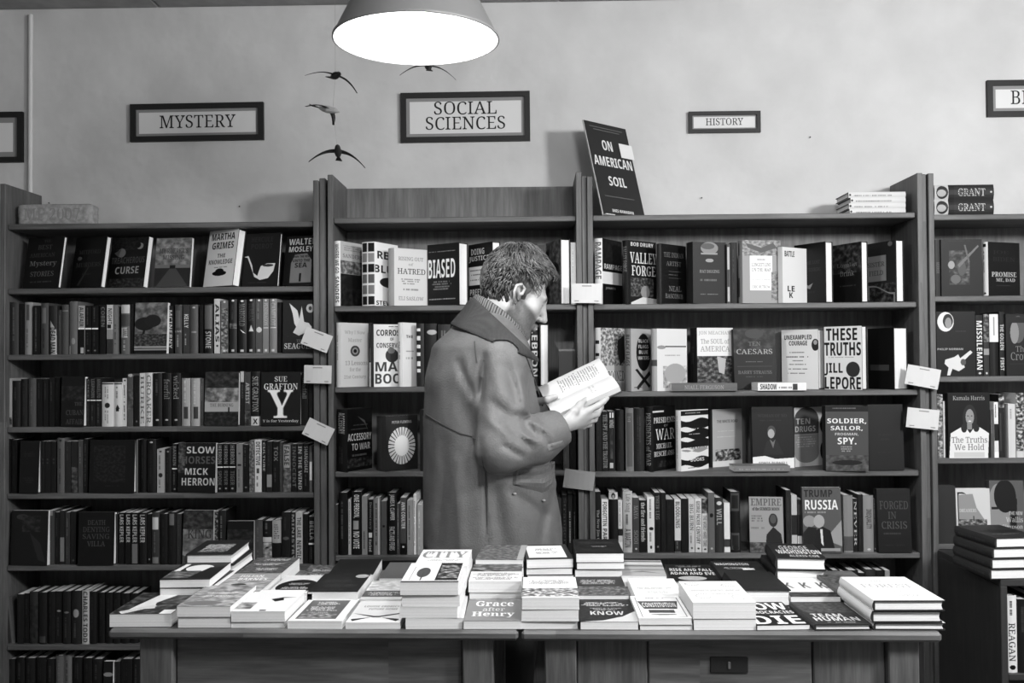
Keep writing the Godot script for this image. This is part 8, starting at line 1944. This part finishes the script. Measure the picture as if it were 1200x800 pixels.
func build_cases() -> void:
	bookcase("wooden bookcase under the MYSTERY sign, filled mostly spine out", -2.0117, -0.8295, 2.047, [1.894, 1.646, 1.3925, 1.1155, 0.862, 0.589, 0.288, 0.06], true, true, 0.06, 1.894, 0.024, 2.058)
	bookcase("narrow wooden bookcase under the SOCIAL SCIENCES sign with raised back", -0.754, 0.168, 2.068, [1.905, 1.569, 1.2605, 0.940, 0.6225, 0.325, 0.06], true, true, 0.06, 2.062, 0.021, 2.056)
	bookcase("wide wooden bookcase under the HISTORY sign, books face out", 0.2305, 1.446, 2.05, [1.905, 1.5675, 1.238, 0.9355, 0.628, 0.325, 0.06], true, true, 0.06, 1.905, 0.020, 2.048)
	bookcase("wooden bookcase under the cut-off biography sign", 1.508, 2.75, 2.048, [1.895, 1.588, 1.286, 0.980, 0.660, 0.33, 0.06], true, true, 0.06, 1.895)
	# low cabinet standing out from the biography case
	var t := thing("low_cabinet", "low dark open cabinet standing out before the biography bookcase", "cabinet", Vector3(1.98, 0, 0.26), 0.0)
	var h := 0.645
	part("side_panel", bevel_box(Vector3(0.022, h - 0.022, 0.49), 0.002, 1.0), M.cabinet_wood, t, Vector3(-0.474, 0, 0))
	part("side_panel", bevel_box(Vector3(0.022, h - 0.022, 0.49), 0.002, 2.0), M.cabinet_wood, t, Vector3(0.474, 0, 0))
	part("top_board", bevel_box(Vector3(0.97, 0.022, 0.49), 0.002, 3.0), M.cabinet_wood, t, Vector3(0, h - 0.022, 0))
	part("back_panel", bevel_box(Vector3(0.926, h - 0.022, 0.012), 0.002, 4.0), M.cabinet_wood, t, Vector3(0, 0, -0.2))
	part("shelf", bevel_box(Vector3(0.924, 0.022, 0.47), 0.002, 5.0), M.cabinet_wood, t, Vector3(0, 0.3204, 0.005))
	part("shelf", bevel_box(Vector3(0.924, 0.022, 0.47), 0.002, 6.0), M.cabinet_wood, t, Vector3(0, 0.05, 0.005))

func build_tables() -> void:
	display_table("planked wooden display table under the paperback rows, mystery end", -0.9619, -0.0314, 1.492, deg_to_rad(-1.0), [[-0.8995, -0.8228], [-0.1587, -0.0889]], [], -99.0)
	display_table("planked wooden display table with dark lock plate, biography end", -0.0238, 0.8996, 1.51, deg_to_rad(-1.0), [[0.0272, 0.0984], [0.7902, 0.8582]], [0.2597, 0.6284], 0.4416)

func build_signs_and_small() -> void:
	wall_sign("wide framed wall sign reading MYSTERY", Vector3(-1.6484, 2.2683, -0.29), Vector3(-1.097, 2.4237, -0.29), 0.022, 0.012, [["MYSTERY", 0.0805, 0.052, 0.0, 0.315]], 0.006)
	wall_sign("tall framed wall sign reading SOCIAL SCIENCES", Vector3(-0.532, 2.2517, -0.29), Vector3(-0.0032, 2.4556, -0.29), 0.022, 0.014, [["SOCIAL", 0.139, 0.052, 0.0, 0.256], ["SCIENCES", 0.077, 0.052, 0.0, 0.325]], 0.004)
	wall_sign("small framed wall sign reading HISTORY", Vector3(0.6411, 2.2764, -0.29), Vector3(0.9322, 2.3635, -0.29), 0.015, 0.006, [["HISTORY", 0.0455, 0.028, 0.0, 0.152]])
	wall_sign("framed wall sign reading BIOGRAPHY above the biography bookcase", Vector3(1.845, 2.3279, -0.29), Vector3(2.405, 2.4759, -0.29), 0.022, 0.014, [["BIOGRAPHY", 0.078, 0.055, 0.015, 0.40]])
	wall_sign("framed wall sign with pale blank end beside the pipe", Vector3(-2.6157, 2.1887, -0.29), Vector3(-2.0962, 2.3973, -0.29), 0.022, 0.022, [])
	# poster board standing on the history case
	var bl: Vector3 = Vector3(0.273, 1.9116, -0.035)
	var po := thing("poster_board", "black poster board lettered ON AMERICAN SOIL leaning on the history bookcase", "poster", Vector3(bl.x, 1.9075, bl.z))
	po.basis = Basis(Vector3.UP, deg_to_rad(43.0)) * Basis(Vector3.RIGHT, deg_to_rad(-15.0))
	var pw := 0.245
	var ph := 0.398
	part("board", bevel_box(Vector3(pw, ph, 0.005), 0.0005), grey(0.06, 0.5), po, Vector3(pw / 2, 0, 0))
	part("edge", bevel_box(Vector3(0.003, ph, 0.0052), 0.0005), grey(0.7, 0.6), po, Vector3(-0.0015, 0, 0))
	part("foot", bevel_box(Vector3(0.05, 0.004, 0.012), 0.0005), grey(0.75, 0.6), po, Vector3(0.028, 0.0, 0.008))
	for l in [["ON", 0.302, 0.042, 0.058, 0.108], ["AMERICAN", 0.232, 0.040, 0.220, 0.124], ["SOIL", 0.150, 0.038, 0.100, 0.122]]:
		var m := text_mesh(l[0], l[2], "Droid Sans", true, 0.0006)
		var g := part("lettering", m, grey(0.82, 0.6), po, Vector3(l[4], l[1], 0.0028))
		g.scale.x = l[3] / m.get_aabb().size.x
	var au := text_mesh("INES RAMADAN", 0.012, "Droid Sans", true, 0.0005)
	part("lettering", au, grey(0.78, 0.6), po, Vector3(0.118, 0.025, 0.0028))
	part("print_line", bevel_box(Vector3(0.17, 0.004, 0.0006), 0.0001), grey(0.3, 0.6), po, Vector3(0.116, 0.082, 0.0026))
	part("print_line", bevel_box(Vector3(0.19, 0.003, 0.0006), 0.0001), grey(0.36, 0.6), po, Vector3(0.122, 0.377, 0.0026))
	part("print_line", bevel_box(Vector3(0.15, 0.003, 0.0006), 0.0001), grey(0.36, 0.6), po, Vector3(0.122, 0.366, 0.0026))
	part("price_card", bevel_box(Vector3(0.078, 0.062, 0.0012), 0.0003), M.card, po, Vector3(0.218, 0.262, 0.0036))
	# cards clipped to the dividers
	shelf_card("pale card on the mystery divider, tilted, topmost of three", Vector3(-0.8123, 1.4405, 0.025), deg_to_rad(-21), 0.1)
	shelf_card("pale card hanging level on the mystery divider between two tilted cards", Vector3(-0.8095, 1.3105, 0.025), deg_to_rad(-1.5), 0.0)
	shelf_card("pale card on the mystery divider, tilted, lowest of three", Vector3(-0.807, 1.0959, 0.025), deg_to_rad(-26), 0.1)
	shelf_card("pale level card on the divider above the open book", Vector3(0.2039, 1.6071, 0.025), deg_to_rad(-1), 0.0, 0.113, 0.073)
	shelf_card("dull grey card on the divider behind the reader's jacket", Vector3(0.171, 0.9109, 0.025), deg_to_rad(-8), 0.1, 0.115, 0.07, 0.5)
	shelf_card("pale card on the biography divider, upper and more tilted of two", Vector3(1.4488, 1.286, 0.025), deg_to_rad(-11), -0.1, 0.12, 0.074)
	shelf_card("pale card on the biography divider, lower of two", Vector3(1.4465, 1.131, 0.025), deg_to_rad(-6), -0.1, 0.115, 0.074)
	# rough block on the mystery case
	var bp: Vector3 = Vector3(-1.8487, 1.915, -0.07)
	var blk := thing("carved_block", "rough pale block with worn carved letters on the mystery bookcase", "block", Vector3(bp.x, 1.894, -0.09))
	var bm := rough_block(Vector3(0.292, 0.083, 0.07))
	var bmat := grey(0.6, 0.9)
	bmat.albedo_color = Color.WHITE
	bmat.albedo_texture = blotch(256, 0.48, 0.66, 0.04, 31)
	bmat.uv1_triplanar = true
	bmat.uv1_scale = Vector3(4, 4, 4)
	part("stone", bm, bmat, blk)
	var cm := text_mesh("MF 2007", 0.045, "Droid Serif", false, 0.002)
	var cl := part("lettering", cm, grey(0.5, 0.9), blk, Vector3(-0.01, 0.042, 0.0345))
	cl.scale.x = 0.22 / cm.get_aabb().size.x
	# nails in the wall
	var nail_places := ["above the mystery bookcase", "beside the HISTORY sign", "below the HISTORY sign", "above the carved block"]
	var ni := 0
	for p in [Vector3(-1.1989, 1.9972, -0.298), Vector3(1.133, 2.255, -0.298), Vector3(0.6915, 2.0126, -0.298), Vector3(-1.9891, 2.0194, -0.298)]:
		var s := begin()
		tube(s, [Vector3(0, 0, -0.002), Vector3(0, 0, 0.006), Vector3(0, 0, 0.008)], [0.0015, 0.0015, 0.003], 8)
		var nl := part(numbered("nail"), s.commit(), M.black, self, Vector3(p.x, p.y, -0.3))
		nl.set_meta("label", "small dark nail head left in the wall " + nail_places[ni])
		ni += 1
		nl.set_meta("category", "nail")
		nl.set_meta("group", "nails in the wall")
	# birds
	var b1: Vector3 = Vector3(-0.6324, 2.283, 0.55)
	var mob := thing("bird_mobile", "mobile of three small dark birds hanging on one thread", "mobile", b1)
	bird(mob, Vector3.ZERO, Vector3(0.15, 0.55, -0.18), false, 0.03)
	bird(mob, Vector3(-0.0254, -0.1094, 0), Vector3(0.3, 1.25, -0.1), true, 0.03)
	bird(mob, Vector3(0.0074, -0.2471, 0), Vector3(-0.25, 0.15, -0.1), false, 0.04)
	var ts := begin()
	tube(ts, [Vector3(0.0, 2.82 - b1.y, 0), Vector3(0, 0, 0), Vector3(-0.0087, -0.1082, 0), Vector3(0.0074, -0.2471, 0)], [0.0005, 0.0005, 0.0005, 0.0005], 5)
	part("thread", ts.commit(), M.mat_board, mob)
	var b2: Vector3 = Vector3(-0.3303, 2.3095, 0.55)
	var hb := thing("hanging_bird", "single dark paper bird hanging behind the pendant lamp", "bird", b2)
	bird(hb, Vector3.ZERO, Vector3(-0.5, 3.3, 0.05), false, 0.035)
	var ts2 := begin()
	tube(ts2, [Vector3(0.0, 2.82 - b2.y, 0), Vector3(0, 0, 0)], [0.0005, 0.0005], 5)
	part("thread", ts2.commit(), M.mat_board, hb)

func rough_block(s: Vector3) -> ArrayMesh:
	var st := begin()
	st.set_smooth_group(0)
	var n := 20
	var P := func(u: float, v: float, ax: int, sg: float) -> Vector3:
		var p := Vector3.ZERO
		p[ax] = sg
		p[(ax + 1) % 3] = u
		p[(ax + 2) % 3] = v
		# rounded corners and a chipped surface
		var q := p * Vector3(s.x, s.y, s.z) * 0.5
		var inner := Vector3(s.x, s.y, s.z) * 0.5 - Vector3.ONE * 0.012
		var c := q.clamp(-inner, inner)
		q = c + (q - c).normalized() * 0.012
		q += q.normalized() * 0.0025 * noise3.get_noise_3d(q.x * 40, q.y * 40, q.z * 40)
		return q + Vector3(0, s.y / 2, 0)
	for ax in 3:
		for sg in [-1.0, 1.0]:
			for i in n:
				for j in n:
					var a: Vector3 = P.call(-1 + 2.0 * i / n, -1 + 2.0 * j / n, ax, sg)
					var b: Vector3 = P.call(-1 + 2.0 * (i + 1) / n, -1 + 2.0 * j / n, ax, sg)
					var c: Vector3 = P.call(-1 + 2.0 * (i + 1) / n, -1 + 2.0 * (j + 1) / n, ax, sg)
					var d: Vector3 = P.call(-1 + 2.0 * i / n, -1 + 2.0 * (j + 1) / n, ax, sg)
					var o := [a, b, c, a, c, d] if sg < 0 else [a, c, b, a, d, c]
					for v in o: st.add_vertex(v)
	st.index()
	st.generate_normals()
	return st.commit()
